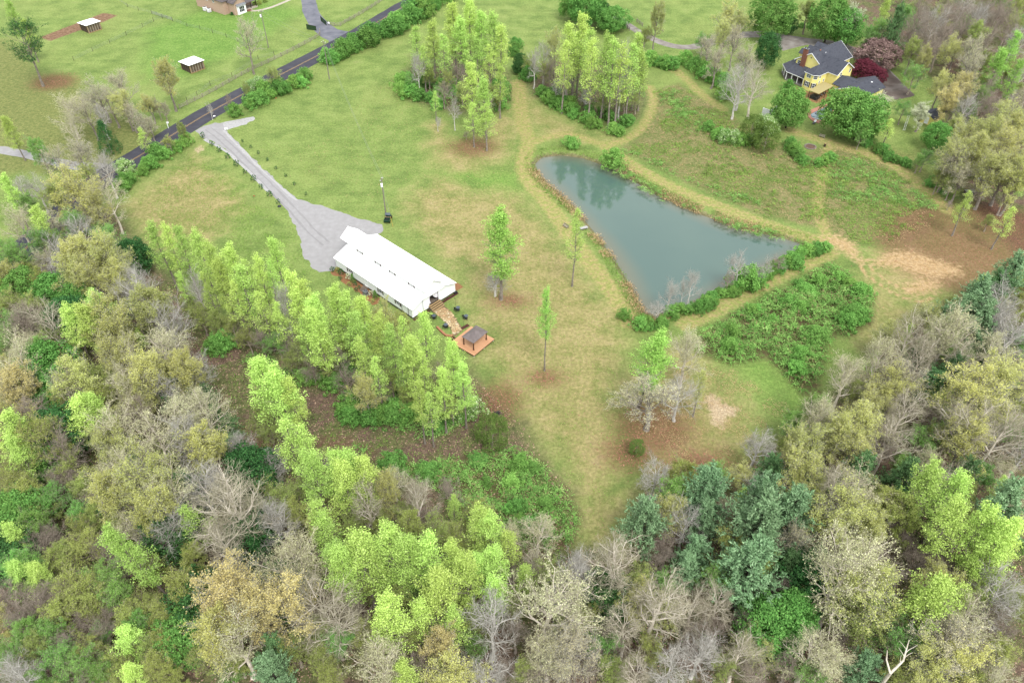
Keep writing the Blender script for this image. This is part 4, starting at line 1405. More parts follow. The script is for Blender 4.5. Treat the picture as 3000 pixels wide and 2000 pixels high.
# bar tables and stools
tb_proto, st_proto = None, None


def bar_table(p, lab):
    t = thing('bar_table', lab, 'table', (p[0], p[1], 0), random.uniform(0, 1), 'black bar tables on the lawn by the path')
    MB().cyl((0, 0, 1.0), (0, 0, 1.05), 0.46, 0.46, 18).build('tabletop', m_tabt, t)
    for a in range(4):
        an = a * math.pi / 2 + 0.4
        MB().bar((0.38 * math.cos(an), 0.38 * math.sin(an), 0), (0.28 * math.cos(an), 0.28 * math.sin(an), 1.0), 0.045).build('leg', m_black, t)
    MB().cyl((0, 0, 0.3), (0, 0, 0.33), 0.33, sides=14).build('foot_ring', m_black, t)
    return t


def bar_stool(p, lab):
    t = thing('bar_stool', lab, 'stool', (p[0], p[1], 0), random.uniform(0, 6), 'black bar stools on the lawn by the path')
    MB().cyl((0, 0, 0.70), (0, 0, 0.76), 0.2, 0.21, 12).build('seat', m_black, t)
    for a in range(4):
        an = a * math.pi / 2 + 0.4
        MB().bar((0.22 * math.cos(an), 0.22 * math.sin(an), 0), (0.15 * math.cos(an), 0.15 * math.sin(an), 0.7), 0.035).build('leg', m_black, t)
    MB().box(-.19, .19, .16, .2, 0.76, 1.1).build('backrest', m_black, t)
    return t


TB = [((570, 672), 'bar table on the lawn nearest the barn corner', [(520, 742), (545, 745)]), ((702, 808), 'bar table halfway along the path beside a lantern hook', [(650, 850), (672, 870)]),
      ((368, 952), 'bar table inside the curved bench wall', [(330, 1020), (400, 1025)]), ((175, 805), 'bar table below the barn entrance steps', [(130, 850), (212, 850), (75, 838)])]
for (x_, y_), lab, sts in TB:
    q_ = Q(*k5, x_, y_, 1.03)
    bar_table(q_, 'slate-topped ' + lab)
    for s_ in sts:
        q2 = Q(*k5, *s_)
        bar_stool(q2, 'black bar stool at the ' + lab)
for x_, y_, lab in ((660, 968, 'thin black lantern hook between the path tables and deck'), (530, 640, 'thin black lantern hook beside the table near the barn corner'), (160, 915, 'thin black lantern hook below the barn entrance steps'), (448, 1125, 'thin black lantern hook at the curved bench wall')):
    q_ = Q(*k5, x_, y_)
    t = thing('lantern_hook', lab, 'pole', (q_[0], q_[1], 0), random.uniform(0, 6))
    MB().cyl((0, 0, 0), (0, 0, 2.1), 0.022, sides=6).build('pole', m_black, t)
    mb = MB()
    pr = (0, 0, 2.1)
    for i in range(1, 7):
        a = i / 6 * math.pi
        nx_ = (0.16 - 0.16 * math.cos(a), 0, 2.1 + 0.14 * math.sin(a))
        mb.bar(pr, nx_, 0.035)
        pr = nx_
    mb.build('hook', m_black, t)

# ------------------------------------------------------------ utility vehicle
up_ = G(1137.5, 645.5)
utv = thing('utility_vehicle', 'green and black utility vehicle parked by the pole at the drive end', 'utility vehicle', (up_[0], up_[1], 0), math.radians(84))
# local: +x forward
MB().loft([(-1.5, -.62, .42), (1.45, -.62, .42), (1.45, .62, .42), (-1.5, .62, .42)], [(-1.5, -.66, .62), (1.5, -.6, .62), (1.5, .6, .62), (-1.5, .66, .62)]).build('chassis', m_black, utv)
bd = MB()
bd.box(-1.65, -.42, -.72, .72, .66, .72)
bd.box(-1.65, -.42, -.72, -.66, .72, 1.02).box(-1.65, -.42, .66, .72, .72, 1.02).box(-.48, -.42, -.66, .66, .72, 1.02).box(-1.65, -1.59, -.66, .66, .72, 1.0)
bd.build('cargo_bed', m_green, utv)
MB().box(-1.58, -.5, -.64, .64, .722, .76).build('bed_liner', m_black, utv)
MB().loft([(.55, -.6, .64), (1.55, -.52, .64), (1.55, .52, .64), (.55, .6, .64)], [(.6, -.58, 1.05), (1.45, -.42, .88), (1.45, .42, .88), (.6, .58, 1.05)]).build('hood', m_green, utv, 0.03)
for y_ in (-.32, .32):
    s_ = MB().box(-.36, .12, y_ - .26, y_ + .26, .62, .84).build('seat', m_black, utv, 0.03)
    MB().box(-.4, -.28, y_ - .25, y_ + .25, .84, 1.3).build('seat_back', m_tabt if y_ < 0 else m_tabt, s_, 0.03)
rb = MB()
for y_ in (-.62, .62):
    rb.bar((-.42, y_, .66), (-.36, y_ * .92, 1.86), .06).bar((.72, y_, .9), (.38, y_ * .92, 1.86), .06)
rb.build('roll_cage', m_black, utv)
MB().loft([(-.5, -.64, 1.86), (.55, -.64, 1.86), (.55, .64, 1.86), (-.5, .64, 1.86)], [(-.42, -.56, 1.94), (.46, -.56, 1.94), (.46, .56, 1.94), (-.42, .56, 1.94)]).build('canopy', m_tabt, utv, 0.02)
MB().bar((-.5, -.66, 1.28), (-.5, .66, 1.28), .09).build('rear_bar', m_plank, utv)
MB().cyl((.3, .32, 1.12), (.34, .32, 1.15), .17, sides=12).build('steering_wheel', m_black, utv)
for x_ in (-1.05, 1.05):
    for y_ in (-.66, .66):
        w_ = MB().cyl((x_, y_ - .13, .32), (x_, y_ + .13, .32), .32, sides=16).build('tyre', m_tyre, utv, 0.02)
        e__ = .135 if y_ > 0 else -.135
        MB().cyl((x_, y_ + e__ * .9, .32), (x_, y_ + e__ * 1.08, .32), .17, sides=12).build('rim', m_rim, w_)

# ------------------------------------------------------------ utility poles and lines
def power_pole(p, h, rz, label, trans=True):
    t = thing('utility_pole', label, 'utility pole', (p[0], p[1], 0), rz)
    MB().cyl((0, 0, 0), (0, 0, h), 0.17, 0.11, 10).build('pole', m_pole, t)
    c = MB().box(-.8, .8, -.06, .06, h - .55, h - .43).build('crossarm', m_pole, t)
    for x_ in (-.7, .7, 0):
        MB().cyl((x_, 0, h - .42 if x_ else h), (x_, 0, h - .2 if x_ else h + .2), .06, .04, 8).build('insulator', m_white2, c if x_ else t)
    if trans:
        q = MB().cyl((-.42, -.1, h - 2.2), (-.42, -.1, h - 1.35), .27, .27, 12).build('transformer', m_white2, t)
        MB().cyl((-.42, -.1, h - 1.35), (-.42, -.1, h - 1.15), .07, .04, 8).build('bushing', m_steel, q)
        MB().bar((-.25, -.05, h - 1.8), (0, 0, h - 1.8), .08).build('bracket', m_steel, t)
    return t


pA = G(1131.5, 634)
pB = K(0, 0, 2270, 548)
pC = K(0, 0, 1850, 330)
power_pole(pA, 11.0, math.radians(70), 'wooden utility pole with white transformer behind the utility vehicle')
power_pole(pB, 12.6, math.radians(-20), 'wooden utility pole on the lawn side of the road', False)
power_pole(pC, 12.8, math.radians(20), 'utility pole with white transformer on the brick house lawn')


def wire(p0, p1, sag, label, r_=0.03):
    n_ = 14
    P_ = []
    for i in range(n_ + 1):
        t = i / n_
        P_.append((p0[0] + (p1[0] - p0[0]) * t, p0[1] + (p1[1] - p0[1]) * t, p0[2] + (p1[2] - p0[2]) * t - sag * 4 * t * (1 - t)))
    V_, F_ = tubes([(np.array(P_)[None], np.full((1, n_ + 1), r_), 4)])
    o = link('power_line', npmesh('power_line', V_, F_, m_wire))
    return tag(o, label, 'power line')


wire((pA[0], pA[1], 11.1), (pB[0], pB[1], 12.5), 1.6, 'upper power line sagging across the lawn between two utility poles')
wire((pA[0] + .5, pA[1] + .3, 10.6), (pB[0] + .5, pB[1], 11.9), 2.0, 'lower power line sagging across the lawn between two utility poles')
wire((pB[0], pB[1], 12.6), (pC[0], pC[1], 12.8), 0.6, 'upper power line crossing the road to the brick house lawn')
wire((pB[0], pB[1], 11.6), (pC[0], pC[1], 11.4), 0.8, 'lower power line crossing the road to the brick house lawn')
pD = K(0, 0, 2700, -260)
wire((pC[0], pC[1], 12.9), (pD[0], pD[1], 12.0), 0.6, 'upper power line from the brick house lawn over its driveway')
wire((pC[0], pC[1], 11.5), (pD[0], pD[1], 11.0), 0.8, 'lower power line from the brick house lawn over its driveway')
V_, F_ = tubes([(np.array([[pA[0], pA[1], 9.5], [pA[0] + .9, pA[1] - 2.8, 4.0], G(1151.5, 665)])[None], np.full((1, 3), 0.02), 4)])
gw_ = thing('guy_wire', 'guy wire with yellow sleeve beside the utility vehicle', 'guy wire', G(1151.5, 665))
gp = G(1151.5, 665)
tp_ = np.array([pA[0], pA[1], 9.5]) - gp
MB().bar((0, 0, 0), tuple(tp_), 0.03).build('cable', m_steel, gw_)
MB().bar((0, 0, 0.02), tuple(tp_ * 0.24), 0.10).build('yellow_sleeve', m_rim, gw_)

# ------------------------------------------------------------ the yellow house
HRZ = math.radians(39.3)
hO = np.array([92.93, 239.36])
house = thing('yellow_house', 'two-storey yellow house with dark shingle roof and brick chimney', 'house', (hO[0], hO[1], 0), HRZ)


def W3(x, w, z):
    return (x, -w, z)


def wallp(name, plan, z0, z1, mat=m_yellow, parent=None):
    return MB().prism([(p[0], -p[1]) for p in plan], z0, z1).build(name, mat, parent or house)


wallp('main_wall', [(6.2, -8.4), (21.5, -8.4), (21.5, 1.6), (6.2, 1.6)], 0, 5.6)
for x_ in (6.2, 21.34):
    MB().loft([W3(x_, -8.4, 5.6), W3(x_, 1.6, 5.6), W3(x_, -3.4, 8.85)], [W3(x_ + .16, -8.4, 5.6), W3(x_ + .16, 1.6, 5.6), W3(x_ + .16, -3.4, 8.85)]).build('gable_wall', m_yellow, house)
wallp('wing_wall', [(5.8, 1.61), (14.2, 1.61), (14.2, 7.0), (5.8, 7.0)], 0, 5.6)
MB().loft([W3(5.8, 7.0, 5.6), W3(14.2, 7.0, 5.6), W3(10, 7.0, 8.25)], [W3(5.8, 6.84, 5.6), W3(14.2, 6.84, 5.6), W3(10, 6.84, 8.25)]).build('gable_wall', m_yellow, house)
BAY = [(6.19, -0.9), (0.3, -0.7), (0.0, 2.3), (1.15, 3.6), (5.79, 3.6)]
wallp('bay_wall', BAY, 0, 5.6)
sm_ = (9.0 - 5.43) / 5.4
for sgn in (1, -1):
    we = -3.4 + sgn * 5.5
    pts = [W3(5.75, we, 9.0 - 5.5 * sm_), W3(21.95, we, 9.0 - 5.5 * sm_), W3(21.95, -3.4, 9.0), W3(5.75, -3.4, 9.0)]
    MB().slab(pts if sgn > 0 else pts[::-1], 0.14).build('main_roof', m_roofd, house)
    rk = MB()
    for x_ in (5.72, 21.93):
        rk.bar(W3(x_, we, 9.0 - 5.5 * sm_ - .1), W3(x_, -3.4, 8.92), 0.07, 0.2)
    rk.build('rake_board', m_trimw, house)
    MB().bar(W3(5.75, we + .02 * sgn, 9.0 - 5.5 * sm_ - .12), W3(21.95, we + .02 * sgn, 9.0 - 5.5 * sm_ - .12), 0.1, 0.12).build('gutter', m_trimw, house)
sw_ = (8.4 - 5.44) / 4.6
for sgn in (-1, 1):
    xe = 10 + sgn * 4.6
    pts = [W3(xe, 7.45, 8.4 - 4.6 * sw_), W3(10, 7.45, 8.4), W3(10, -2.4, 8.4), W3(xe, -2.4 if sgn > 0 else 1.0, 8.4 - 4.6 * sw_)]
    MB().slab(pts if sgn < 0 else pts[::-1], 0.14).build('wing_roof', m_roofd, house)
    MB().bar(W3(xe, 7.48, 8.4 - 4.6 * sw_ - .1), W3(10, 7.48, 8.3), 0.07, 0.2).build('rake_board', m_trimw, house)
    MB().bar(W3(xe, 7.45, 8.4 - 4.6 * sw_ - .14), W3(xe, 3.7, 8.4 - 4.6 * sw_ - .14), 0.1, 0.12).build('gutter', m_trimw, house)
e_ = [(6.3, -1.2), (-0.05, -1.0), (-0.38, 2.5), (0.98, 3.98), (6.2, 3.98)]
a0, a1 = W3(3.2, 1.3, 7.35), W3(7.2, 1.3, 7.35)
ev = [W3(x_, w_, 5.44) for x_, w_ in e_]
for pts in ([ev[0], ev[1], a0, a1], [ev[1], ev[2], a0], [ev[2], ev[3], a0], [ev[3], ev[4], a1, a0]):
    MB().slab(pts, 0.12).build('bay_roof', m_roofd, house)
for a_, b_ in zip(ev[:-1], ev[1:]):
    MB().bar((a_[0], a_[1], 5.33), (b_[0], b_[1], 5.33), 0.1, 0.14).build('gutter', m_trimw, house)


def wface(p0, p1):
    """midpoint, direction and outward normal of a plan edge (x, w)"""
    a_, b_ = Vector(W3(*p0, 0)), Vector(W3(*p1, 0))
    u_ = (b_ - a_).normalized()
    return (a_ + b_) / 2, u_, Vector((u_.y, -u_.x, 0))


for (p0, p1), specs in (((BAY[1], BAY[2]), ((4.6, 1.5, 1.15, 2, None, 0), (1.9, 1.2, 1.5, 2, .38, 0))), ((BAY[2], BAY[3]), ((4.6, 1.1, 1.15, 1, None, 0), (1.9, .8, 1.4, 1, .3, 0))),
                        ((BAY[3], BAY[4]), ((4.7, .8, 1.0, 1, None, -1.4), (2.9, .6, .8, 1, None, -1.2), (2.9, .6, .8, 1, None, 1.1)))):
    c_, u_, n_ = wface(p0, p1)
    inside = Vector(W3(3, 1.4, 0)) - c_
    if n_.dot(inside) > 0:
        n_ = -n_
    for z_, w_, h_, b_, sh_, off in specs:
        win(house, (c_.x + u_.x * off, c_.y + u_.y * off, z_), u_, n_, w_, h_, bars=b_, shut=sh_)
win(house, W3(6.2, -7.2, 4.7), (0, 1, 0), (-1, 0, 0), 1.0, 1.1, bars=1)
win(house, W3(8.0, 7.0, 4.9), (1, 0, 0), (0, -1, 0), 0.8, 1.1, pane=m_dglass)
win(house, W3(13.0, 7.0, 4.9), (1, 0, 0), (0, -1, 0), 0.8, 1.1, pane=m_dglass)
MB().cyl(W3(6.19, -3.4, 7.4), W3(6.12, -3.4, 7.4), 0.22, sides=10).build('gable_vent', m_steel, house)
ch = MB().box(5.45, 6.18, 4.9, 6.35, 0, 9.7).build('chimney', m_rbrick, house)
MB().box(5.36, 6.27, 4.8, 6.45, 9.7, 9.85).build('chimney_cap', m_steel, ch)
for y_ in (5.25, 6.0):
    MB().cyl((5.82, y_, 9.85), (5.82, y_, 10.2), .2, sides=8).build('flue', m_black, ch)
# porch
por = [W3(0.9, -0.75, 2.8), W3(1.05, -7.9, 2.8), W3(5.0, -12.2, 2.8), W3(21.5, -12.2, 2.8)]
inn = [W3(6.19, -0.75, 4.15), W3(6.19, -8.41, 4.15), W3(21.5, -8.41, 4.15)]
for pts in ([por[0], por[1], inn[1], inn[0]], [por[1], por[2], inn[1]], [por[2], por[3], inn[2], inn[1]]):
    MB().slab(pts, 0.12).build('porch_roof', m_roofd, house)
for a_, b_ in zip(por[:-1], por[1:]):
    MB().bar((a_[0], a_[1], 2.68), (b_[0], b_[1], 2.68), 0.12, 0.16).build('porch_fascia', m_trimw, house)
wallp('porch_floor', [(0.9, -0.92), (1.05, -7.8), (4.9, -12.0), (21.4, -12.0), (21.4, -8.42), (6.18, -8.42), (6.18, -0.92)], 0, 0.32, m_conc)
for x_, w_ in ((1.15, -1.3), (1.15, -3.4), (1.2, -5.6), (1.25, -7.7), (3.1, -9.8), (5.1, -11.8), (8.5, -11.8), (12, -11.8), (16, -11.8), (20, -11.8)):
    MB().box(x_ - .09, x_ + .09, -w_ - .09, -w_ + .09, 0.32, 2.66).build('porch_post', m_trimw, house)
# dormers on the back slope
for x_ in (8.8, 13.0, 17.4):
    MB().loft([W3(x_ - 1.2, -8.6, 5.9), W3(x_ + 1.2, -8.6, 5.9), W3(x_ + 1.2, -8.6, 7.1), W3(x_, -8.6, 8.0), W3(x_ - 1.2, -8.6, 7.1)],
              [W3(x_ - 1.2, -5.2, 5.9), W3(x_ + 1.2, -5.2, 5.9), W3(x_ + 1.2, -5.2, 7.1), W3(x_, -5.2, 8.0), W3(x_ - 1.2, -5.2, 7.1)]).build('dormer_wall', m_yellow, house)
    for sgn in (-1, 1):
        MB().slab([W3(x_ + sgn * 1.5, -9.0, 7.0), W3(x_, -9.0, 8.15), W3(x_, -4.4, 8.15), W3(x_ + sgn * 1.5, -6.4, 7.0)], 0.1).build('dormer_roof', m_roofd, house)
MB().cyl(W3(11.5, -1.9, 8.0), W3(11.5, -1.9, 8.35), 0.10, sides=8).build('vent_pipe', m_white2, house)
MB().cyl(W3(9.8, -3.0, 8.9), W3(9.8, -3.0, 9.25), 0.22, sides=10).build('roof_ventilator', m_coping, house)
# link and garage
wallp('link_wall', [(4.6, 7.01), (12.4, 7.01), (12.4, 9.69), (4.6, 9.69)], 0, 2.9)
for sgn in (-1, 1):
    pts = [W3(8.7 + sgn * 4.5, 7.02, 3.0), W3(8.7 + sgn * 4.5, 10.4, 3.0), W3(8.7, 13.6, 4.5), W3(8.7, 7.02, 4.5)]
    MB().slab(pts if sgn < 0 else pts[::-1], 0.12).build('link_roof', m_roofd, house)
wallp('garage_wall', [(3.1, 9.7), (15, 9.7), (15, 18.5), (3.1, 18.5)], 0, 2.65)
MB().loft([W3(3.1, 9.7, 2.65), W3(3.1, 18.5, 2.65), W3(3.1, 14.4, 4.82)], [W3(3.26, 9.7, 2.65), W3(3.26, 18.5, 2.65), W3(3.26, 14.4, 4.82)]).build('gable_wall', m_yellow, house)
for w0_ in (9.25, 18.95):
    d__ = abs(w0_ - 14.4)
    ze = 4.95 - d__ * (2.2 / 4.6)
    pts = [W3(2.6, w0_, ze), W3(15.4, w0_, ze), W3(15.4, 14.4, 4.95), W3(2.6, 14.4, 4.95)]
    MB().slab(pts if w0_ > 14 else pts[::-1], 0.12).build('garage_roof', m_roofd, house)
    MB().bar(W3(2.57, w0_, ze - .08), W3(2.57, 14.4, 4.86), 0.07, 0.18).build('rake_board', m_trimw, house)
win(house, W3(3.1, 15.0, 3.2), (0, 1, 0), (-1, 0, 0), 0.9, 1.5, pane=m_white2, shut=None, bars=2)
win(house, W3(3.1, 11.0, 1.6), (0, 1, 0), (-1, 0, 0), 0.7, 0.9, pane=m_dglass)
sk = MB().box(11.6, 12.1, -15.9, -15.4, 4.2, 4.42).build('skylight', m_white2, house)
stc = MB()
for k_ in range(9):
    stc.box(0.6 + 0, 1.8, -10.2 - 0.34 * (k_ + 1), -10.2 - 0.34 * k_, 0.22 * k_ + .12, 0.22 * k_ + .2)
stc.build('outside_stair', m_white2, house)
MB().bar(W3(0.55, 10.2, 1.0), W3(0.55, 13.3, 2.9), 0.08, .5).build('stair_rail', m_white2, house)
MB().box(0.6, 3.08, -15.6, -13.27, 1.95, 2.05).build('stair_landing', m_white2, house)


def HP(x, w, z=0.0):
    c_, s__ = math.cos(HRZ), math.sin(HRZ)
    return (hO[0] + c_ * x + s__ * w, hO[1] + s__ * x - c_ * w, z)


tag(sheet('brick_patio', [HP(*p) for p in ((-5.2, 3.0), (-5.4, 9.0), (-1.5, 10.2), (3.0, 10.0), (4.5, 7.2), (5.7, 3.7), (0, 3.4), (-1.2, -0.2), (0.6, -6), (-1.0, -6.2), (-2.6, 0.4), (-2.2, 3))], 0.012, m_pave, 0.1, 4, 0.6), kind='structure')
can = thing('patio_canopy', 'flat tan-roofed canopy on dark posts against the yellow house', 'canopy', HP(0, 0), HRZ)
MB().slab([W3(-4.6, 4.8, 2.62), W3(-4.5, 8.3, 2.62), W3(3.3, 8.15, 2.95), W3(3.7, 4.4, 2.95)][::-1], 0.1).build('roof', m_canopy, can)
for x_, w_ in ((-4.4, 4.95), (-4.3, 8.15), (3.0, 8.0), (-0.5, 8.1)):
    MB().box(x_ - .07, x_ + .07, -w_ - .07, -w_ + .07, 0.02, 2.55).build('post', m_black, can)
tub = thing('hot_tub', 'black square hot tub under the tan patio canopy', 'hot tub', HP(-3.0, 6.4), HRZ)
MB().box(-1.1, 1.1, -1.15, 1.15, 0.02, 0.9).build('cabinet', m_dglass, tub, 0.05)
MB().box(-1.15, 1.15, -1.2, 1.2, 0.9, 1.0).build('cover', m_black, tub, 0.03)
for i_, (x_, w_) in enumerate(((0.2, 6.8), (1.8, 6.6))):
    t = thing('patio_chair', 'dark patio chair under the tan canopy beside the ' + ('hot tub' if i_ == 0 else 'house wall'), 'chair', HP(x_, w_), HRZ + i_)
    MB().box(-.3, .3, -.3, .3, .38, .46).build('seat', m_steel, t)
    MB().box(-.3, .3, .26, .32, .46, .95).build('backrest', m_steel, t)
    for a_ in (-.26, .26):
        for b_ in (-.26, .26):
            MB().box(a_ - .03, a_ + .03, b_ - .03, b_ + .03, 0.01, .38).build('leg', m_black, t)

# pool
k8 = (2200, 280, 8.4)
pool = thing('swimming_pool', 'small swimming pool with pink coping below the yellow house', 'pool', (0, 0, 0))
po = [Q(*k8, x_, y_)[:2] for x_, y_ in ((1395, 450), (1450, 375), (1650, 285), (1900, 212), (2040, 205), (2180, 290), (2050, 420), (1700, 712), (1500, 625), (1418, 545))]
pi_ = [Q(*k8, x_, y_)[:2] for x_, y_ in ((1462, 485), (1500, 445), (1680, 360), (1900, 258), (2010, 248), (2070, 295), (1960, 420), (1715, 620), (1585, 590), (1490, 545))]
mb = MB()
for i in range(len(po)):
    j = (i + 1) % len(po)
    mb.loft([(*po[i], 0.0), (*pi_[i], 0.0), (*pi_[i], 0.16), (*po[i], 0.16)], [(*po[j], 0.0), (*pi_[j], 0.0), (*pi_[j], 0.16), (*po[j], 0.16)])
mb.build('coping', m_coping, pool)
sheet('water', pi_, 0.06, m_poolw, parent=pool)
for x_, y_, lab in ((1630, 450, 'pale pool float drifting on the swimming pool'), (1530, 500, 'pale rounded pool cover piece at the pool tip')):
    q_ = Q(*k8, x_, y_)
    t = MB().cyl((0, 0, 0), (0, 0, .12), .75, .7, 12).build('pool_float', m_tabt if x_ > 1600 else m_poolw, None, 0.03, (q_[0], q_[1], 0.07))
    tag(t, lab, 'pool float')
q_ = Q(*k8, 1550, 690)
t = thing('sun_lounger', 'white and black sun lounger at the pool edge', 'lounger', q_, 0.9)
MB().box(-.9, .4, -.33, .33, .28, .36).build('seat', m_black, t)
MB().loft([(.4, -.33, .28), (.4, .33, .28), (.95, .33, .75), (.95, -.33, .75)], [(.4, -.33, .36), (.4, .33, .36), (.92, .33, .83), (.92, -.33, .83)]).build('backrest', m_white2, t)
for a_ in (-.8, .3):
    for b_ in (-.28, .28):
        MB().box(a_ - .03, a_ + .03, b_ - .03, b_ + .03, 0, .28).build('leg', m_steel, t)
# fire pit
q_ = Q(*k8, 1460, 1265)
t = thing('fire_pit', 'ring of pale stones around ash on the yellow house lawn', 'fire pit', q_)
MB().cyl((0, 0, 0), (0, 0, .05), 1.35, 1.3, 18).build('ash_bed', m_ash, t)
for i in range(16):
    a_ = i / 16 * 6.283
    s_ = random.uniform(.22, .32)
    MB().box(-s_, s_, -s_ * .7, s_ * .7, 0, random.uniform(.16, .28)).build('stone', m_stonegrey, t, 0.06, (1.5 * math.cos(a_), 1.5 * math.sin(a_), 0), a_ + 1.57)


def bench(p, rz, label, mat):
    t = thing('garden_bench', label, 'bench', p, rz)
    for i in range(3):
        MB().box(-.8, .8, -.25 + i * .17, -.1 + i * .17, .42, .46).build('seat_slat', mat, t)
    for i in range(2):
        MB().box(-.8, .8, .27, .31, .56 + i * .2, .7 + i * .2).build('back_slat', mat, t)
    for x_ in (-.7, .7):
        MB().box(x_ - .04, x_ + .04, -.24, -.16, 0, .42).build('leg', mat, t)
        MB().box(x_ - .04, x_ + .04, .31, .37, 0, .95).build('leg', mat, t)
        MB().box(x_ - .05, x_ + .05, -.26, .3, .64, .69).build('armrest', mat, t)


bench(Q(*k8, 1740, 1035), math.radians(-35), 'grey wooden bench near the fire pit', m_fence)
bench(Q(1600, 560, 9.8, 555, 1040), math.radians(-52), 'weathered wooden bench on the lawn beside the pond', m_fence)
q_ = Q(*k8, 1810, 1255)
t = thing('log_stump', 'dark log stump on the lawn beside the fire pit', 'stump', q_)
MB().cyl((0, 0, 0), (0.05, 0, .9), .34, .28, 10).build('wood', m_wooddk, t)
MB().cyl((0.05, 0, .9), (0.05, 0, .93), .26, .25, 10).build('cut_face', m_plank, t)
# flat stone table at the pond bank
q_ = Q(1600, 560, 9.8, 1080, 1085)
t = thing('stone_slab', 'pale flat stone slab among the reeds at the pond edge', 'slab', q_, 0.35)
MB().box(-1.0, 1.0, -.45, .45, .35, .5).build('slab_top', m_gravel2, t, 0.04)
for x_ in (-.7, .7):
    MB().box(x_ - .14, x_ + .14, -.35, .35, 0, .35).build('support', m_stonegrey, t)
# white lattice arbour
la, lb_, lc_ = Q(*k8, 265, 480), Q(*k8, 590, 440), Q(*k8, 440, 545)
t = thing('lattice_arbour', 'white three-sided lattice screen beneath the big bare oak', 'arbour', la)
for a_, b_ in ((la, lc_), (lc_, lb_)):
    ux, uy = (b_ - a_)[:2]
    ln = math.hypot(ux, uy)
    p = MB()
    for i in range(13):
        f_ = i / 12
        x_, y_ = a_[0] - la[0] + ux * f_, a_[1] - la[1] + uy * f_
        p.bar((x_, y_, 0.05), (x_, y_, 2.3), 0.16 if i in (0, 12) else 0.12)
    for z_ in np.linspace(0.15, 2.3, 8):
        p.bar((a_[0] - la[0], a_[1] - la[1], z_), (b_[0] - la[0], b_[1] - la[1], z_), 0.13)
    p.build('lattice_panel', m_white2, t)
# ladder, back shed, white sheet stack, dark trailer in the yard
q_ = Q(2640, 320, 5.6, 45, 352)
t = thing('ladder', 'pale ladder leaning on the blossoming tree in the yard', 'ladder', q_, math.radians(-20))
for x_ in (-.25, .25):
    MB().bar((x_, 0, 0), (x_, 0.9, 4.6), .05).build('rail', m_white2, t)
for i in range(11):
    f_ = (i + .6) / 11.5
    MB().bar((-.25, .9 * f_, 4.6 * f_), (.25, .9 * f_, 4.6 * f_), .035).build('rung', m_white2, t)
sb = Q(2640, 320, 5.6, 540, 260)
t = thing('garden_shed', 'small yellow shed with dark roof behind the blossoming tree', 'shed', sb, math.radians(40))
MB().box(-1.5, 3.5, 0, 4, 0, 2.3).build('wall', m_yellow, t)
MB().loft([(-1.5, 0, 2.3), (-1.5, 4, 2.3), (-1.5, 2, 3.3)], [(3.5, 0, 2.3), (3.5, 4, 2.3), (3.5, 2, 3.3)]).build('gable', m_yellow, t)
for sgn in (-1, 1):
    MB().slab([(-1.9, 2 + sgn * 2.4, 2.2), (3.9, 2 + sgn * 2.4, 2.2), (3.9, 2, 3.42), (-1.9, 2, 3.42)], .1).build('roof', m_roofd, t)
win(t, (-1.5, 2, 1.2), (0, 1, 0), (-1, 0, 0), 1.0, 1.8, pane=m_trimw, name='door')
for x_, y_, w_, d_, lab in ((1330, 1005, 2.0, 3.0, 'small pale metal shed roof under the yellow-leaved trees'), (1520, 1050, 4.6, 3.2, 'wide pale metal shed roof under the yellow-leaved trees')):
    q_ = Q(2640, 320, 5.6, x_, y_, 2.2)
    t = thing('metal_shed', lab, 'shed', (q_[0], q_[1], 0), math.radians(-22))
    MB().box(-w_ / 2 + .1, w_ / 2 - .1, -d_ / 2 + .1, d_ / 2 - .1, 0, 2.05).build('wall', m_roofg, t)
    MB().slab([(-w_ / 2, -d_ / 2, 2.1), (w_ / 2, -d_ / 2, 2.1), (w_ / 2, d_ / 2, 2.5), (-w_ / 2, d_ / 2, 2.5)], .08).build('roof', m_steel, t)
    MB().box(-.4, .4, -d_ / 2 + .06, -d_ / 2 + .1, 0.05, 1.9).build('door', m_white2, t)
q_ = Q(2640, 320, 5.6, 1120, 1400)
t = thing('storage_crate', 'dark open storage crate at the edge of the yellow-leaved trees', 'crate', (q_[0], q_[1], 0), math.radians(8))
MB().box(-1.3, 1.3, -.7, .7, 0.02, 1.0).build('box', m_black, t)
MB().box(-1.36, 1.36, -.76, .76, 1.0, 1.08).build('lid', m_steel, t)

# ------------------------------------------------------------ brick house at the top
bO = np.array([-108.8, 303.1])
brz = math.radians(54)
bh = thing('brick_house', 'pale brick house with grey roof and porch above the mown lawn', 'house', (bO[0], bO[1], 0), brz)
MB().box(0, 13, 0, 16.5, 0, 5.0).build('main_wall', m_brick, bh)
MB().slab([(-.5, -.5, 4.9), (13.5, -.5, 4.9), (6.5, 6, 9.2)], .12).build('roof', m_roofg, bh)
MB().slab([(-.5, -.5, 4.9), (6.5, 6, 9.2), (6.5, 11, 9.2), (-.5, 17, 4.9)], .12).build('roof', m_roofg, bh)
MB().slab([(13.5, -.5, 4.9), (13.5, 17, 4.9), (6.5, 11, 9.2), (6.5, 6, 9.2)], .12).build('roof', m_roofg, bh)
MB().slab([(13.5, 17, 4.9), (-.5, 17, 4.9), (6.5, 11, 9.2)], .12).build('roof', m_roofg, bh)
MB().box(2.0, 7.3, -3.8, -.002, 0, 4.4).build('front_bay', m_brick, bh)
MB().slab([(1.6, -4.2, 4.3), (4.65, -4.2, 6.2), (4.65, 3, 6.2), (1.6, 0, 4.3)], .12).build('bay_roof', m_roofg, bh)
MB().slab([(7.7, -4.2, 4.3), (7.7, 0, 4.3), (4.65, 3, 6.2), (4.65, -4.2, 6.2)], .12).build('bay_roof', m_roofg, bh)
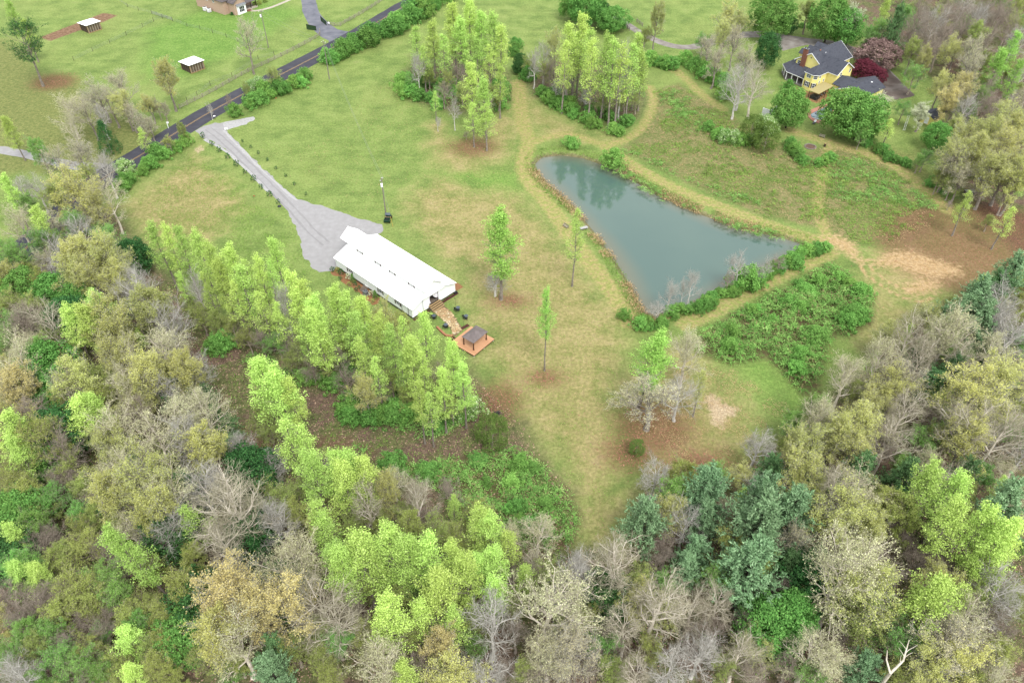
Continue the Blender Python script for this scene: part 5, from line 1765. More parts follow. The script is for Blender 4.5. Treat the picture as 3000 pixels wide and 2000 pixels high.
MB().loft([(2.0, -3.8, 4.4), (7.3, -3.8, 4.4), (4.65, -3.8, 6.05)], [(2.0, -3.65, 4.4), (7.3, -3.65, 4.4), (4.65, -3.65, 6.05)]).build('bay_gable', m_brick, bh)
MB().box(3.0, 6.9, -4.3, -3.802, 0.02, 3.2).build('window_bay', m_trimw, bh)
MB().slab([(2.8, -4.7, 3.15), (7.1, -4.7, 3.15), (7.1, -3.81, 3.75), (2.8, -3.81, 3.75)], .08).build('metal_hood', m_steel, bh)
win(bh, (4.95, -4.3, 1.75), (1, 0, 0), (0, -1, 0), 2.2, 1.9, pane=m_dglass, bars=3)
for y_ in (5.5, 9.5):
    win(bh, (0, y_, 4.0), (0, 1, 0), (-1, 0, 0), 0.8, 1.0, pane=m_dglass)
MB().box(7.32, 13, -3.4, -.004, 0, .5).build('porch_floor', m_concl, bh)
MB().slab([(7.3, -3.8, 3.0), (13.4, -3.8, 3.0), (13.4, 0, 3.6), (7.3, 0, 3.6)], .12).build('porch_roof', m_roofg, bh)
for x_ in (7.6, 10.0, 12.6):
    MB().box(x_ - .13, x_ + .13, -3.3, -3.04, .5, 2.95).build('porch_post', m_wooddk, bh)
for k_ in range(3):
    MB().box(7.5, 9.2, -3.75 - k_ * .34, -3.41 - k_ * .34, 0, .38 - k_ * .12).build('porch_step', m_rbrick, bh)
for i_, (x_, y_) in enumerate(((290, 215), (370, 245))):
    q_ = Q(560, 0, 6.918, x_, y_)
    ac_unit(q_, brz, ('first' if i_ == 0 else 'second') + ' white air conditioner along the brick house side wall from its rear', 1.25, m_white2)
for i_, (x_, y_) in enumerate(((1310, 130), (1395, 90), (1500, 50))):
    q_ = Q(560, 0, 6.918, x_, y_)
    lab = 'clipped round yellow-green shrub by the brick house walkway'
    plant('bu', (q_[0], q_[1]), 1.5, 0.95, lab, lab, None, LF['olive'])
q_ = Q(560, 0, 6.918, 830, 310)
plant('bu', (q_[0], q_[1]), 1.0, 0.9, 'small shrub at the inner corner of the brick house wall', None, None, LF['dark'])

# ------------------------------------------------------------ run-in sheds
def run_in(p, rz, w, d, h, label):
    t = thing('run_in_shed', label, 'shed', (p[0], p[1], 0), rz)
    n_ = 16
    for i in range(n_):
        MB().box(i * w / n_ + .005, (i + 1) * w / n_ - .005, 0, .05, .06, h - .1 + random.uniform(-.02, .02)).build('board', m_wood if i % 3 else m_fence, t)
    for i in range(n_):
        MB().box(0.0, .05, .06 + i * (d - .06) / n_ + .012, .06 + (i + 1) * (d - .06) / n_ - .012, .06, h - .15).build('board', m_wooddk if i % 4 else m_wood, t)  # left wall: its shade is put into the darker board colour
    MB().box(w - .05, w, .06, d, .06, h - .15).build('side_wall', m_wooddk, t)
    MB().box(.06, w - .06, d - .05, d, .06, h - .3).build('rear_wall', m_wooddk, t)
    for x_, y_ in ((-.06, -.06), (w + .06, -.06), (-.06, d), (w + .06, d)):
        MB().box(x_ - .08, x_ + .08, y_ - .08, y_ + .08, 0, h - .12).build('corner_post', m_plank, t)
    MB().box(0, w, -.07, -.005, .05, .28).build('kick_board', m_plank, t)
    MB().slab([(-.5, -.5, h + .05), (w + .5, -.5, h + .05), (w + .5, d + .5, h - .25), (-.5, d + .5, h - .25)], .07).build('roof', m_roofw, t)
    return t


run_in((-153.1, 284.9), math.radians(52), 4.9, 5.2, 3.0, 'wooden run-in shed with white roof beside the tilled strip')
run_in((-105.7, 250.6), math.radians(50), 5.0, 5.4, 3.0, 'wooden run-in shed with white roof near the road fence')

# ------------------------------------------------------------ fences
def rail_fence(pts, label, sp=2.9, h=1.35):
    L = smooth_line(pts, 0.4)
    acc = np.concatenate([[0], np.cumsum(np.hypot(*np.diff(L, axis=0).T))])
    n_ = max(2, int(acc[-1] / sp))
    P = [np.array([np.interp(acc[-1] * i / n_, acc, L[:, 0]), np.interp(acc[-1] * i / n_, acc, L[:, 1])]) for i in range(n_ + 1)]
    t = thing('rail_fence', label, 'fence', (P[0][0], P[0][1], 0))
    pm_ = MB().box(-.09, .09, -.09, .09, 0, h + .1).mesh('post', m_fence)
    for p in P:
        link('post', pm_, t, (p[0] - P[0][0], p[1] - P[0][1], 0), random.uniform(-.2, .2))
    for a_, b_ in zip(P[:-1], P[1:]):
        a_, b_ = a_ - P[0], b_ - P[0]
        for z_ in (.35, .75, 1.15):
            MB().bar((a_[0], a_[1], z_ + random.uniform(-.04, .04)), (b_[0], b_[1], z_ + random.uniform(-.04, .04)), .06, .16).build('rail', m_fence, t)


rail_fence(PK(0, 0, '1240,750 1450,645 1700,505 1870,425 2050,335 2195,255 2205,225'), 'long weathered rail fence along the road below the pasture')
rail_fence(PK(0, 0, '2265,172 2330,188 2360,172 2480,105 2600,30 2680,-30'), 'weathered rail fence continuing past the driveway gate')
rail_fence([K(1, 0, *p) for p in ((1940, 175), (1985, 215))], 'short dark rail fence beside the asphalt drive', 1.6)
rail_fence([K(1, 0, *p) for p in ((2035, 155), (2075, 185))], 'short dark rail fence across the asphalt drive', 1.6)


def wire_fence(pts, label, h=1.3):
    P = [K(0, 0, *map(float, p.split(',')))[:2] for p in pts.split()]
    t = thing('wire_fence', label, 'fence', (P[0][0], P[0][1], 0))
    for p in P:
        MB().cyl((p[0] - P[0][0], p[1] - P[0][1], 0), (p[0] - P[0][0], p[1] - P[0][1], h + .25), .07, .06, 6).build('post', m_wooddk, t)
    for z_ in (.4, .8, 1.2):
        mb = MB()
        for a_, b_ in zip(P[:-1], P[1:]):
            a_, b_ = a_ - P[0], b_ - P[0]
            mb.bar((a_[0], a_[1], z_), (b_[0], b_[1], z_), .025)
        mb.build('wire', m_steel, t)


wire_fence('510,420 640,355 758,300 872,245 985,190 1060,150 1120,130', 'wire fence with dark posts crossing the pasture beyond the shed')
wire_fence('800,-10 880,50 955,75 1048,98', 'wire fence running up the pasture from the tube gate')
wire_fence('1190,148 1290,185 1380,205 1465,228 1560,258 1640,290 1700,330', 'wire fence between the pasture and the brick house lawn')
wire_fence('1890,385 1780,410 1600,530 1450,590 1360,660 1290,700', 'wire fence just inside the long road fence')
tg = thing('tube_gate', 'grey steel tube gate in the pasture wire fence', 'gate', K(0, 0, 1048, 98))
ga, gb2 = K(0, 0, 1048, 98)[:2], K(0, 0, 1190, 145)[:2]
for z_ in (.3, .6, .9, 1.2):
    d_ = gb2 - ga
    MB().bar((0, 0, z_), (d_[0], d_[1], z_), .07).build('tube', m_steel, tg)
for f_ in (0, .25, .5, .75, 1):
    d_ = (gb2 - ga) * f_
    MB().bar((d_[0], d_[1], .1), (d_[0], d_[1], 1.35), .09).build('upright', m_steel, tg)
for i_, (a_, b_, lab) in enumerate(((K(0, 0, 2212, 148), K(0, 0, 2250, 178), 'green mesh driveway gate leaf by the fence with the white star'), (K(0, 0, 2115, 205), K(0, 0, 2180, 213), 'green mesh driveway gate leaf by the fence corner post'))):
    t = thing('driveway_gate', lab, 'gate', a_)
    d_ = (b_ - a_)
    MB().loft([(0, 0, .15), (d_[0], d_[1], .15), (d_[0], d_[1], 1.6), (0, 0, 1.9)], [(.03, .03, .15), (d_[0] + .03, d_[1] + .03, .15), (d_[0] + .03, d_[1] + .03, 1.6), (.03, .03, 1.9)]).build('mesh_panel', m_gategreen, t)
    for p0_, p1_ in (((0, 0, .1), (0, 0, 1.95)), ((d_[0], d_[1], .02), (d_[0], d_[1], 1.7)), ((0, 0, .12), (d_[0], d_[1], .12)), ((0, 0, 1.93), (d_[0], d_[1], 1.65))):
        MB().bar(p0_, p1_, .09).build('frame_bar', m_black, t)
# white star on the fence
q_ = Q(820, 0, 8.4, 1215, 625)
t = thing('barn_star', 'white five-pointed star hung on the rail fence by the gate', 'star', (q_[0], q_[1], 0.25), math.radians(-10))
ring = []
for i in range(10):
    a_ = math.pi / 2 + i * math.pi / 5
    r_ = .62 if i % 2 == 0 else .25
    ring.append((r_ * math.cos(a_), .62 + r_ * math.sin(a_)))
mb = MB()
mb.loft([(x_, -.12, z_) for x_, z_ in ring], [(x_, -.18, z_) for x_, z_ in ring])
mb.build('star', m_white2, t)
# mail box, marker post, sign
q_ = Q(440, 300, 8.4, 1600, 425)
t = thing('mailbox', 'white mailbox on a dark post at the mouth of the gravel drive', 'mailbox', q_, 0.5)
MB().box(-.05, .05, -.05, .05, 0, 1.0).build('post', m_wooddk, t)
MB().loft([(-.3, -.12, 1.0), (-.3, .12, 1.0), (-.3, .12, 1.2), (-.3, 0, 1.3), (-.3, -.12, 1.2)], [(.3, -.12, 1.0), (.3, .12, 1.0), (.3, .12, 1.2), (.3, 0, 1.3), (.3, -.12, 1.2)]).build('box', m_white2, t)
q_ = Q(440, 300, 8.4, 1875, 690)
t = thing('drive_sign', 'small white board standing at the edge of the gravel drive', 'sign', q_, 0.2)
MB().box(-.45, .45, -.03, .03, .25, .8).build('board', m_white2, t)
for x_ in (-.35, .35):
    MB().box(x_ - .03, x_ + .03, -.028, .028, 0, .25).build('leg', m_white2, t)
q_ = Q(440, 300, 8.4, 452, 640)
t = thing('road_sign', 'white roadside post with small plate across from the drive', 'sign', q_, 0.6)
MB().box(-.07, .07, -.05, .05, 0, 2.0).build('post', m_white2, t)
MB().box(-.12, .5, -.09, -.052, 1.5, 2.05).build('plate', m_white2, t)
for x_, y_, lab in ((1925, 1422, 'black valve cover lying in the grass beside the gravel drive'), ):
    q_ = K(0, 0, x_, y_)
    t = thing('ground_valve', lab, 'valve cover', q_)
    MB().cyl((0, 0, 0), (0, 0, .14), .5, .46, 14).build('rim', m_black, t)
    MB().cyl((0, 0, .14), (0, 0, .17), .4, .38, 14).build('cover', m_dglass, t)
# orange survey flags
m_or = M('orange_flag', [C(236, 120, 80), C(240, 130, 90)], 1, 0.7)
for x_, y_, lab in ((1748, 1365, 'orange survey flag in the grass left of the driveway shrubs'), (1900, 690, 'orange survey flag at the foot of the roadside bushes')):
    q_ = K(0, 0, x_, y_)
    t = thing('survey_flag', lab, 'flag', q_)
    MB().cyl((0, 0, 0), (0, 0, .8), .015, sides=5).build('stake', m_steel, t)
    MB().box(0.015, .38, -.008, .008, .5, .8).build('flag', m_or, t)
# dead snag and brush pile
q_ = K(2, 2, 1330, 1620)
t = thing('dead_snag', 'forked dead trunk with pale broken limbs between the pines and oaks', 'dead tree', (q_[0], q_[1], 0))
top1, top2 = K(2, 2, 1560, 1270, 15) - q_, K(2, 2, 1410, 1340, 13.5) - q_
fk = K(2, 2, 1430, 1500, 9.5) - q_
V_, F_ = tubes([(np.array([[0, 0, 0], fk * .5, fk])[None], np.array([[.34, .27, .2]]), 8), (np.array([fk, (fk + top1) / 2 + [.5, -.3, -.4], top1])[None], np.array([[.19, .13, .05]]), 6),
                (np.array([fk, (fk + top2) / 2 + [-.3, .2, .2], top2])[None], np.array([[.16, .1, .04]]), 6)])
link('trunk', npmesh('snag_trunk', V_, F_, bark_pale, True), t)
rr9 = np.random.default_rng(5)
P1_, R1_ = kids(rr9, np.array([fk, (fk + top1) / 2 + [.5, -.3, -.4], top1])[None], np.array([[.19, .13, .05]]), 6, .3, 1, lambda t: 45 + 0 * t, lambda t, L: 1.6 + 0 * t, 4, .2, .2, .5, .02)
V_, F_ = tubes([(P1_, R1_, 4)])
link('limbs', npmesh('snag_limbs', V_, F_, bark_pale, True), t)
q_ = K(1, 1, 1075, 1285)
t = thing('brush_pile', 'small dark pile of burnt sticks at the edge of the lawn', 'brush pile', (q_[0], q_[1], 0))
mb = MB()
for i in range(26):
    a_ = random.uniform(0, 6.28)
    r_ = random.uniform(.3, 1.1)
    mb.bar((r_ * math.cos(a_), r_ * math.sin(a_), .03), (-.3 * r_ * math.cos(a_ + .5), -.3 * r_ * math.sin(a_ + .5), random.uniform(.2, .6)), random.uniform(.04, .09))
mb.build('sticks', m_black, t)
MB().cyl((0, 0, 0), (0, 0, .04), 1.0, .9, 14).build('ash_bed', m_ash, t)

# ============================================================ PLANTING
ZONE = {
    'pasture': 'beside the road below the pasture',
    'isle1': 'in the tree island above the lawn',
    'isle2': 'in the tree island above the pond',
    'belt': 'in the tree belt beside the barn',
    'corner': 'on the leafy track below the barn',
    'west': 'in the wood between road and track',
    'scrub': 'in the scrubby wood beside the track',
    'south': 'in the wood bordering the bramble thicket',
    'pines': 'in the wood around the cluster of pines',
    'east': 'in the wood below the sandy clearing',
    'yard': 'in the yard of the yellow house',
    'hill': 'in the wood behind the yellow house',
    'slope': 'on the red leafy slope past the meadow',
    'bank': 'on the grassy dam of the pond',
    'verge': 'along the road verge beside the lawn',
    'top': 'by the drive leading to the yellow house',
}


def stand(zn, i, j, spec):
    """'kind x y h [w]' entries: crown-top notes on a close-up -> individuals standing in the place"""
    for ent in spec.split(','):
        p = ent.split()
        if not p:
            continue
        k, x, y, h = p[0], float(p[1]), float(p[2]), float(p[3])
        w = float(p[4]) if len(p) > 4 else 1.0
        if zn in ('east', 'pines', 'south', 'west', 'scrub') and len(p) == 4:       # mixed woodland
            dice = random.random()
            if k in ('lb', 'br', 'gb', 'cr') and dice < 0.3:
                k = {'lb': 'yo', 'br': 'us', 'gb': 'yo', 'cr': 'yo'}[k]
        q = K(i, j, x, y, h * 0.97)
        nm, _, _, _, _, _, _, cat, desc = SP[k]
        lab = '%s %s %s' % (size_word(h, cat), desc, ZONE[zn])
        plant(k, (q[0], q[1]), h, w, lab, lab)


def hedge(zn, i, j, kinds, pts, nb, h0, h1, jit=0.8):
    P = [K(i, j, *map(float, p.split(',')))[:2] for p in pts.split()]
    L = smooth_line(P, 0.5)
    for q in range(nb):
        p = L[int((q + random.random() * 0.7) / nb * (len(L) - 1))]
        k = random.choice(kinds)
        h = random.uniform(h0, h1)
        cat = SP[k][7]
        lab = '%s %s %s' % (size_word(h, cat), SP[k][8], ZONE[zn])
        plant(k, (p[0] + random.gauss(0, jit), p[1] + random.gauss(0, jit)), h, random.uniform(0.8, 1.15), lab, lab)


def single(k, i, j, bx, by, h, label, w=1.0, **kw):
    q = K(i, j, bx, by)
    return plant(k, (q[0], q[1]), h, w, label, None, **kw)


# --- trees that stand alone
single('tg', 1, 1, 1400, 985, 20.4, 'tall thin poplar standing alone in a ring of dead leaves on the lawn', 0.62, var=1, lean=(-0.01, 0))
single('tg', 1, 1, 1100, 495, 22.4, 'tall green poplar on the lawn with bare brush at its foot', 1.25, var=2, lean=(-0.01, 0))
single('th', 1, 1, 1590, 405, 20.4, 'thin poplar standing alone by the bench at the pond edge', 0.8, lean=(0.0, 0))
single('ce', 1, 1, 1040, 1510, 7.6, 'round olive-dark cedar at the tip of the bramble thicket', 0.9, var=0)
single('ce', 1, 1, 2030, 1560, 3.4, 'small rounded cedar beside the wide tan-budded oak on the lawn', 1.0, var=0)
single('lp', 0, 0, 300, 595, 18.5, 'dark flat-topped pine with a bare trunk beside the tilled strip', 1.1)
single('ta', 0, 0, 1750, 512, 19.5, 'dark-limbed sparse tree by the rail fence below the brick house', 0.85)
single('yo', 0, 0, 1215, 768, 17.5, 'yellow-hazed tree with dark trunk at the end of the rail fence', 0.9, var=2)
single('cr', 0, 0, 545, 955, 14.5, 'wide pale grey tree leaning over the grassy bank beside the road', 1.35)
single('ce', 0, 0, 770, 1050, 9.0, 'dark conical evergreen beside the road bend', 0.9, var=1, leaf=LF['dark'])
single('ta', 1, 1, 2100, 1390, 14.5, 'wide tan-budded oak with pale limbs over red leaf litter on the lawn', 1.5)
single('gb', 1, 1, 2290, 1330, 12.0, 'grey twiggy tree beside the wide tan-budded oak on the lawn', 1.2)
single('tg', 1, 1, 2045, 1240, 19.0, 'leaning green poplar behind the wide tan-budded oak on the lawn', 1.15, lean=(0.10, 0.02))
single('cr', 1, 1, 2330, 1100, 15.0, 'cream-budded oak between the dam and the tan-budded oak', 1.0)
single('th', 2, 1, 70, 1300, 12.0, 'slim yellow-green tree beside the sandy patch on the lawn', 0.9, leaf=LF['yellow'])
single('gb', 1, 2, 2130, 330, 12.0, 'bare grey tree leaning over the lawn in front of the pines', 1.1)
single('gb', 1, 1, 1060, 470, 6.5, 'low bare brush at the foot of the tall green poplar', 1.6)

# --- road side and pasture
stand('pasture', 0, 0, 'tp 50 20 18, tp 150 150 14, ta 800 475 15 1.05, ta 870 700 10 1, br 1060 660 8 .8, th 960 895 9, ug 230 930 13 .9, ta 500 962 14 1.15, tp 40 815 13, '
      'gb 680 1040 14 .8, yo 430 1130 20 1.15, yo 600 1260 17 .9, gb 200 1180 12, gb 90 1210 12, tp 235 1440 16, tp 20 1225 15, cr 60 1395 14, us 1235 830 8 .7, us 1850 450 9 .8, us 1690 560 7 .8, '
      'br 1560 640 7 .6, us 1150 930 6 .7, cr 700 1250 15, gb 1430 700 6 .6, us 330 1260 12, br 980 900 7, br 1110 700 7, ta 640 520 15 1.2, ta 720 600 13, yo 1000 640 10, ta 930 760 10, ta 560 660 14, gb 660 700 12, ta 350 1000 12, cr 450 760 13 1.1, yo 820 620 13, ta 1010 800 8, ta 330 1440 13, gb 480 1480 14, ug 150 1330 11, us 560 1120 9')
hedge('verge', 0, 0, ['bu', 'bu', 'bd'], '1310,985 1200,1050 1080,1120 960,1200 890,1270 840,1340', 11, 2.4, 3.8)
hedge('verge', 0, 0, ['bu', 'bu', 'bd'], '1650,790 1720,745 1800,700 1900,650 2000,620 2090,570 2140,520', 12, 2.6, 4.4)
hedge('verge', 0, 0, ['ws'], '1740,660 1850,600', 2, 3.6, 4.2, 0.4)
hedge('verge', 0, 0, ['ws'], '870,1190 880,1210', 1, 3.4, 3.8, 0.2)
hedge('verge', 0, 0, ['bu', 'bd'], '2230,420 2300,440 2351,400', 4, 2.8, 4.2)
hedge('verge', 1, 0, ['bd', 'bd', 'bu'], '20,390 110,345 200,295 280,255 350,225 420,185 500,140 580,95 660,50 740,0 820,-60', 24, 3.2, 6.4, 1.2)
# --- saplings planted along the drive
for p_ in ('1400,950 1462,1005 1512,1045 1572,1095 1632,1145 1690,1195 1750,1245 1802,1298 1860,1352 1918,1402 1672,980 1730,1020 1782,1062 1845,1110 1902,1165 1970,1218 2030,1275 2110,1345').split():
    x_, y_ = map(float, p_.split(','))
    q_ = K(0, 0, x_, y_)
    side = x_ > 1600 and (y_ - 980) < (x_ - 1672) * 0.83 + 40 and x_ > 1665 and not (1685 < x_ < 1700 and y_ > 1150)
    lab = 'small dark shrub planted along the gravel driveway'
    plant('sp', (q_[0], q_[1]), random.uniform(0.8, 1.1) if side else random.uniform(1.3, 1.9), 0.9, lab, 'shrubs planted along the gravel driveway')

# --- tree islands
stand('isle1', 1, 0, 'th 510 200 18 1.18, tp 620 165 20 1.18, tp 770 50 22 1.18, tp 880 30 23 1.05, tp 960 105 20 1.18, tp 1050 110 22 1.18, tp 1110 200 20 1.18, tp 930 290 18 1.17, tp 890 460 20 1.18, tp 990 560 18 1.17, th 905 715 13.5 1.17, '
      'th 995 740 13.5 1.17, th 640 640 9 1.1, th 700 250 18 1.18, tp 820 150 20 1.18, th 1090 470 16 1.18, gb 520 350 15 .7, gb 770 640 12 .55, gb 660 800 5 .8, us 600 450 9, us 720 470 9, us 830 560 8, br 780 420 11, '
      'br 700 560 9, us 1030 560 9, br 1000 640 8, ug 480 500 8, th 560 330 15 1.18, th 1020 330 16 1.18, us 1080 620 7, br 860 900 3')
hedge('isle1', 1, 0, ['bu', 'bu', 'bd'], '420,560 440,640 500,680 570,690 640,690 700,760', 10, 2.6, 4.5)
hedge('isle1', 1, 0, ['bd', 'bu'], '1060,620 1100,700 1110,780', 4, 3.0, 4.6)
hedge('isle1', 1, 0, ['bd'], '1180,300 1210,350 1200,400', 4, 2.4, 3.4)
hedge('isle1', 1, 0, ['bd', 'bu'], '560,600 700,640 850,640 980,660', 7, 2.4, 3.6, 2)
stand('isle2', 1, 0, 'yo 1480 185 19 .6, tp 1580 190 24 1.10, tp 1650 125 25 1.10, th 1710 220 24 1.10, tp 1830 255 26 1.04, th 1890 300 26 1.04, tp 2055 235 24 0.98, th 2010 320 24 1.04, gb 1960 265 25 .6, gb 1330 320 14 .8, gb 1400 275 15 .8, '
      'th 1740 290 25 1.04, th 2085 400 17 1.18, th 1540 300 22 1.04, gb 1480 540 8, gb 1690 610 8 1.1, gb 1550 460 10, br 1600 430 11, br 1760 520 9, us 1820 640 8, br 1900 560 10, us 1960 620 9, us 1400 420 9, br 1450 400 11, '
      'us 2040 640 7, br 1700 470 11, us 1290 380 8, th 1930 330 25 1.04, th 1610 250 20 1.18')
hedge('isle2', 1, 0, ['bu', 'bu', 'bd'], '1370,640 1430,690 1510,740 1590,790 1670,830 1750,870 1830,905 1910,940 1970,930', 16, 2.0, 3.6)
hedge('isle2', 1, 0, ['bd', 'dk'], '1240,480 1270,540 1330,560', 5, 3.0, 5.5)
hedge('isle2', 1, 0, ['bd', 'bu'], '1480,700 1600,740 1750,800 1900,850 2030,820', 8, 2.0, 3.2, 1.6)
single('bu', 1, 0, 1872, 1138, 4.4, 'big bright ferny bush at the head of the pond', 1.15)
single('bu', 1, 0, 1585, 1010, 2.6, 'low bright bush on the pond bank below the tree island', 1.3)
stand('top', 1, 0, 'gr 1700 -60 13, gr 1590 -50 10, dk 1800 30 7, gr 1885 70 8 1.2, yo 2190 -10 19 .8, us 2100 190 9')
hedge('top', 1, 0, ['bu', 'bd'], '2130,440 2200,450 2260,480 2290,470', 6, 2.6, 4.0)
hedge('top', 1, 0, ['bd'], '1830,190 1890,210 1950,210', 3, 1.6, 2.2)

# --- around the yellow house
stand('yard', 2, 0, 'yo 340 -10 17 1.05, yo 300 130 15 1.1, ta 200 230 14 1.1, gb 430 440 15 1.1, ta 480 300 15, yo 420 60 14, gr 640 -10 14 1.1, dk 740 125 6, ta 380 165 16 .9, ta 250 300 15 .9, lb 540 400 19 1.1, dk 610 255 11 .8, ug 150 215 9, us 890 -10 13, gb 400 520 14, pb 1370 300 9 1.45, '
      'rm 1265 430 5.5 1.3, rm 1340 480 5 1.2, ug 1620 445 10 1.2, gr 1150 650 12.5 1.0, gr 1265 685 12.5 1.1, gr 770 645 11 .9, ce 600 855 8.5 1.1, ce 500 815 8, wb 1390 630 9 1.2, wb 1675 715 9 1.2, '
      'ug 1545 690 8, th 1440 825 9 1.2, gr 1780 870 7.5, ug 1695 1030 7, ug 1650 1060 6, bd 740 560 3, ug 1240 900 6')
hedge('yard', 2, 0, ['ws'], '575,905 560,935', 2, 4, 5, 0.3)
hedge('yard', 2, 0, ['bu', 'bu', 'bd', 'ws'], '180,905 260,960 330,990 420,1000 500,990', 9, 2.0, 3.6)
hedge('yard', 2, 0, ['bu', 'bu', 'bd'], '740,1030 790,1090 860,1130 930,1140 990,1080', 9, 1.8, 3.0)
hedge('yard', 2, 0, ['bd', 'bu'], '20,440 60,470 120,480 250,600 290,680', 7, 2.6, 4.4)
hedge('yard', 2, 0, ['bd'], '1220,960 1300,1020 1400,1090 1500,1140 1600,1190', 9, 1.6, 2.8)
hedge('yard', 2, 0, ['bd'], '660,210 850,195 930,200', 3, 1.2, 1.6)
# --- hillside wood behind the house
stand('hill', 2, 0, 'gr 1050 20 14, wb 1210 20 15 .9, ug 1310 165 13, tp 1420 10 17, dp 1500 70 19 .9, gr 1160 90 12, ug 1380 120 14, '
      'br 1650 40 17, br 1730 110 17, gb 1790 20 18, br 1880 10 18, br 1830 150 17, br 2000 0 18, gb 2100 10 18, br 2200 20 18, br 2300 50 18, br 1960 100 17, us 2060 130 17, br 1760 220 16, yo 1900 230 16 .8, '
      'ta 2060 225 18, go 1970 490 16, go 1890 570 15, ta 2050 330 18, tg 2300 240 19 1.2, tg 2210 370 17 1.2, tg 2330 430 17 1.1, yo 1710 300 15 .8, us 1620 250 13, br 1600 120 15, ug 1560 30 14, br 1680 -60 17, '
      'br 1850 -60 17, gb 1980 -70 17, br 2120 -70 17, br 2260 -60 17, gb 2350 150 17, br 2150 180 17, yo 1820 480 14 .8, br 2150 500 14, gb 1990 640 14, ug 2030 720 10, us 1900 780 9, '
      'yo 2250 695 18 1.1, yo 2085 890 18 1.1, yo 2000 800 16, yo 1960 950 16, yo 2160 790 18, yo 2285 870 18, ta 1900 1000 14, yo 2200 1040 17, yo 2325 990 18, us 1840 1120 9, us 1790 1180 7, ta 1960 1120 12, '
      'wb 1930 850 8, br 2120 620 14, yo 2340 780 17, us 1880 1220 7, br 2050 1250 8, br 2280 1250 10, yo 2380 1080 17, br 2180 650 13, us 1900 680 9, br 2330 620 15')
stand('slope', 2, 0, 'th 1985 1340 12 1.2, th 2270 1430 12 1.1, br 1850 1380 3, us 2130 1480 5')
hedge('slope', 2, 0, ['bd'], '1700,1250 1780,1320 1830,1380', 4, 1.4, 2.2)

# --- wood between the road and the track
stand('west', 0, 1, 'ug 50 110 13, ug 230 5 13, gr 120 330 9, gr 335 360 9, gb 450 50 16, yo 560 0 18 .9, cr 720 60 17, gb 870 260 15 .8, yo 560 195 16 1.1, yo 440 190 15, yo 770 225 15, '
      'yo 640 435 18 1.1, tp 640 470 15 1.2, tp 450 565 15 1.1, tp 560 555 17 1.2, yo 700 560 17, gb 930 295 18, gb 1000 380 18, gb 1090 515 16, gb 1140 600 12 .9, br 110 500 14, lb 250 490 16, br 60 560 13, '
      'cr 60 735 16, go 40 960 15, cr 730 725 16, cr 830 760 16, cr 1050 715 18, yo 1200 830 17 .8, cr 950 855 18, cr 800 950 17, gb 1280 850 13, lb 450 925 17, lb 340 960 16, '
      'tp 540 1195 14 1.2, tp 612 1160 13 1.2, dp 1480 1230 8, dp 1545 1310 8, dp 1400 1090 7, dk 1200 1050 8, cr 1180 1125 17, cr 1345 1130 16, cr 1000 1285 17, cr 760 1245 17, yo 640 1345 16, '
      'gb 1230 1280 18, gb 1345 1350 16, br 900 1140 14, br 230 1300 15, br 350 1380 14, br 150 1150 14, tp 50 1290 15 1.3, tp 80 1450 14 1.2, dk 350 1310 10, dk 200 1400 9, gr 280 870 10, ug 200 780 11, '
      'us 430 800 9, dk 420 540 10, ug 300 600 9, us 130 860 9, gb 620 90 14, dk 870 120 8, us 60 420 10, br 560 960 12, br 660 1080 12, us 380 1120 9, gr 280 1000 8, gb 1130 770 13, gb 1090 980 14, '
      'yo 1060 860 14, gb 860 1040 14, gr 500 420 8, br 640 720 10, us 300 700 9, go 420 850 9, br 1290 960 9, us 100 1030 10, br 480 1280 10, gr 250 1480 8, gb 330 40 14, ug 10 60 11, us 170 230 9, ta 260 130 11, yo 20 210 12')
# --- belt of poplars beside the barn
stand('belt', 0, 1, 'tp 1060 -20 18 .88, tp 1130 0 18 .88, tp 1210 20 19 .88, tp 1350 60 19 .88, tp 1440 120 20 .88, tp 1555 160 20 .88, th 1640 265 20 1.1, tp 1880 85 18 .88, th 1700 255 18 1.1, th 1830 255 18 .88, tp 1760 225 19 .88, tp 1990 335 19 .88, tp 2065 390 19 .88, '
      'tp 2030 455 19 .88, tp 2150 505 20 .88, tp 2175 575 20 .88, tp 2305 425 20 .88, tp 1250 320 13 .88, th 1420 330 15 .88, tp 1500 240 18 .88, gb 1920 375 19 .6, gb 1310 285 16 .6, th 1590 380 17 .88, us 1350 520 9, us 1460 560 9, us 1580 620 8, th 1780 440 16 .88, th 1900 520 15 .88, '
      'us 1690 700 7, us 1830 620 8, ug 1900 735 7 1.2, br 1780 700 8, br 2010 720 9, us 2100 760 9, th 2080 640 16 .88, th 2200 700 15 .88, us 2220 870 8, br 2130 880 8, ta 2310 820 9, br 1660 560 10, us 1980 860 6, us 1280 480 8, us 2290 620 9')
hedge('belt', 0, 1, ['bu', 'bd'], '1490,830 1540,850 1570,820', 4, 2.4, 4.4)
hedge('belt', 0, 1, ['bu'], '2100,1060 2240,1090 2290,1060', 4, 1.8, 3.2)
stand('belt', 1, 1, 'tp 30 490 20 .88, tp 135 500 19 .88, tp 85 600 19 .88, yo 300 485 17 .6, tp 265 605 18 .88, tp 350 695 18 .88, tp 560 620 17 .88, tp 480 785 18 .88, th 560 880 16 .88, tp 770 825 18 .88, tp 835 940 17 .88, tp 530 1075 16 .88, th 600 1150 14 .88, yo 150 1010 13 .8, '
      'th 230 900 15 .88, tp 690 1000 16 .88, th 420 640 16 .88, us 60 760 9, th 130 780 16 .88, us 330 960 9, br 240 1060 8, us 620 1060 9, br 660 930 9, us 440 1080 8, th 400 870 15 .88, us 760 1180 7, br 30 980 9, us 180 900 9, br 820 1090 6, us 540 960 9, ws 870 1180 4, us 380 580 9')
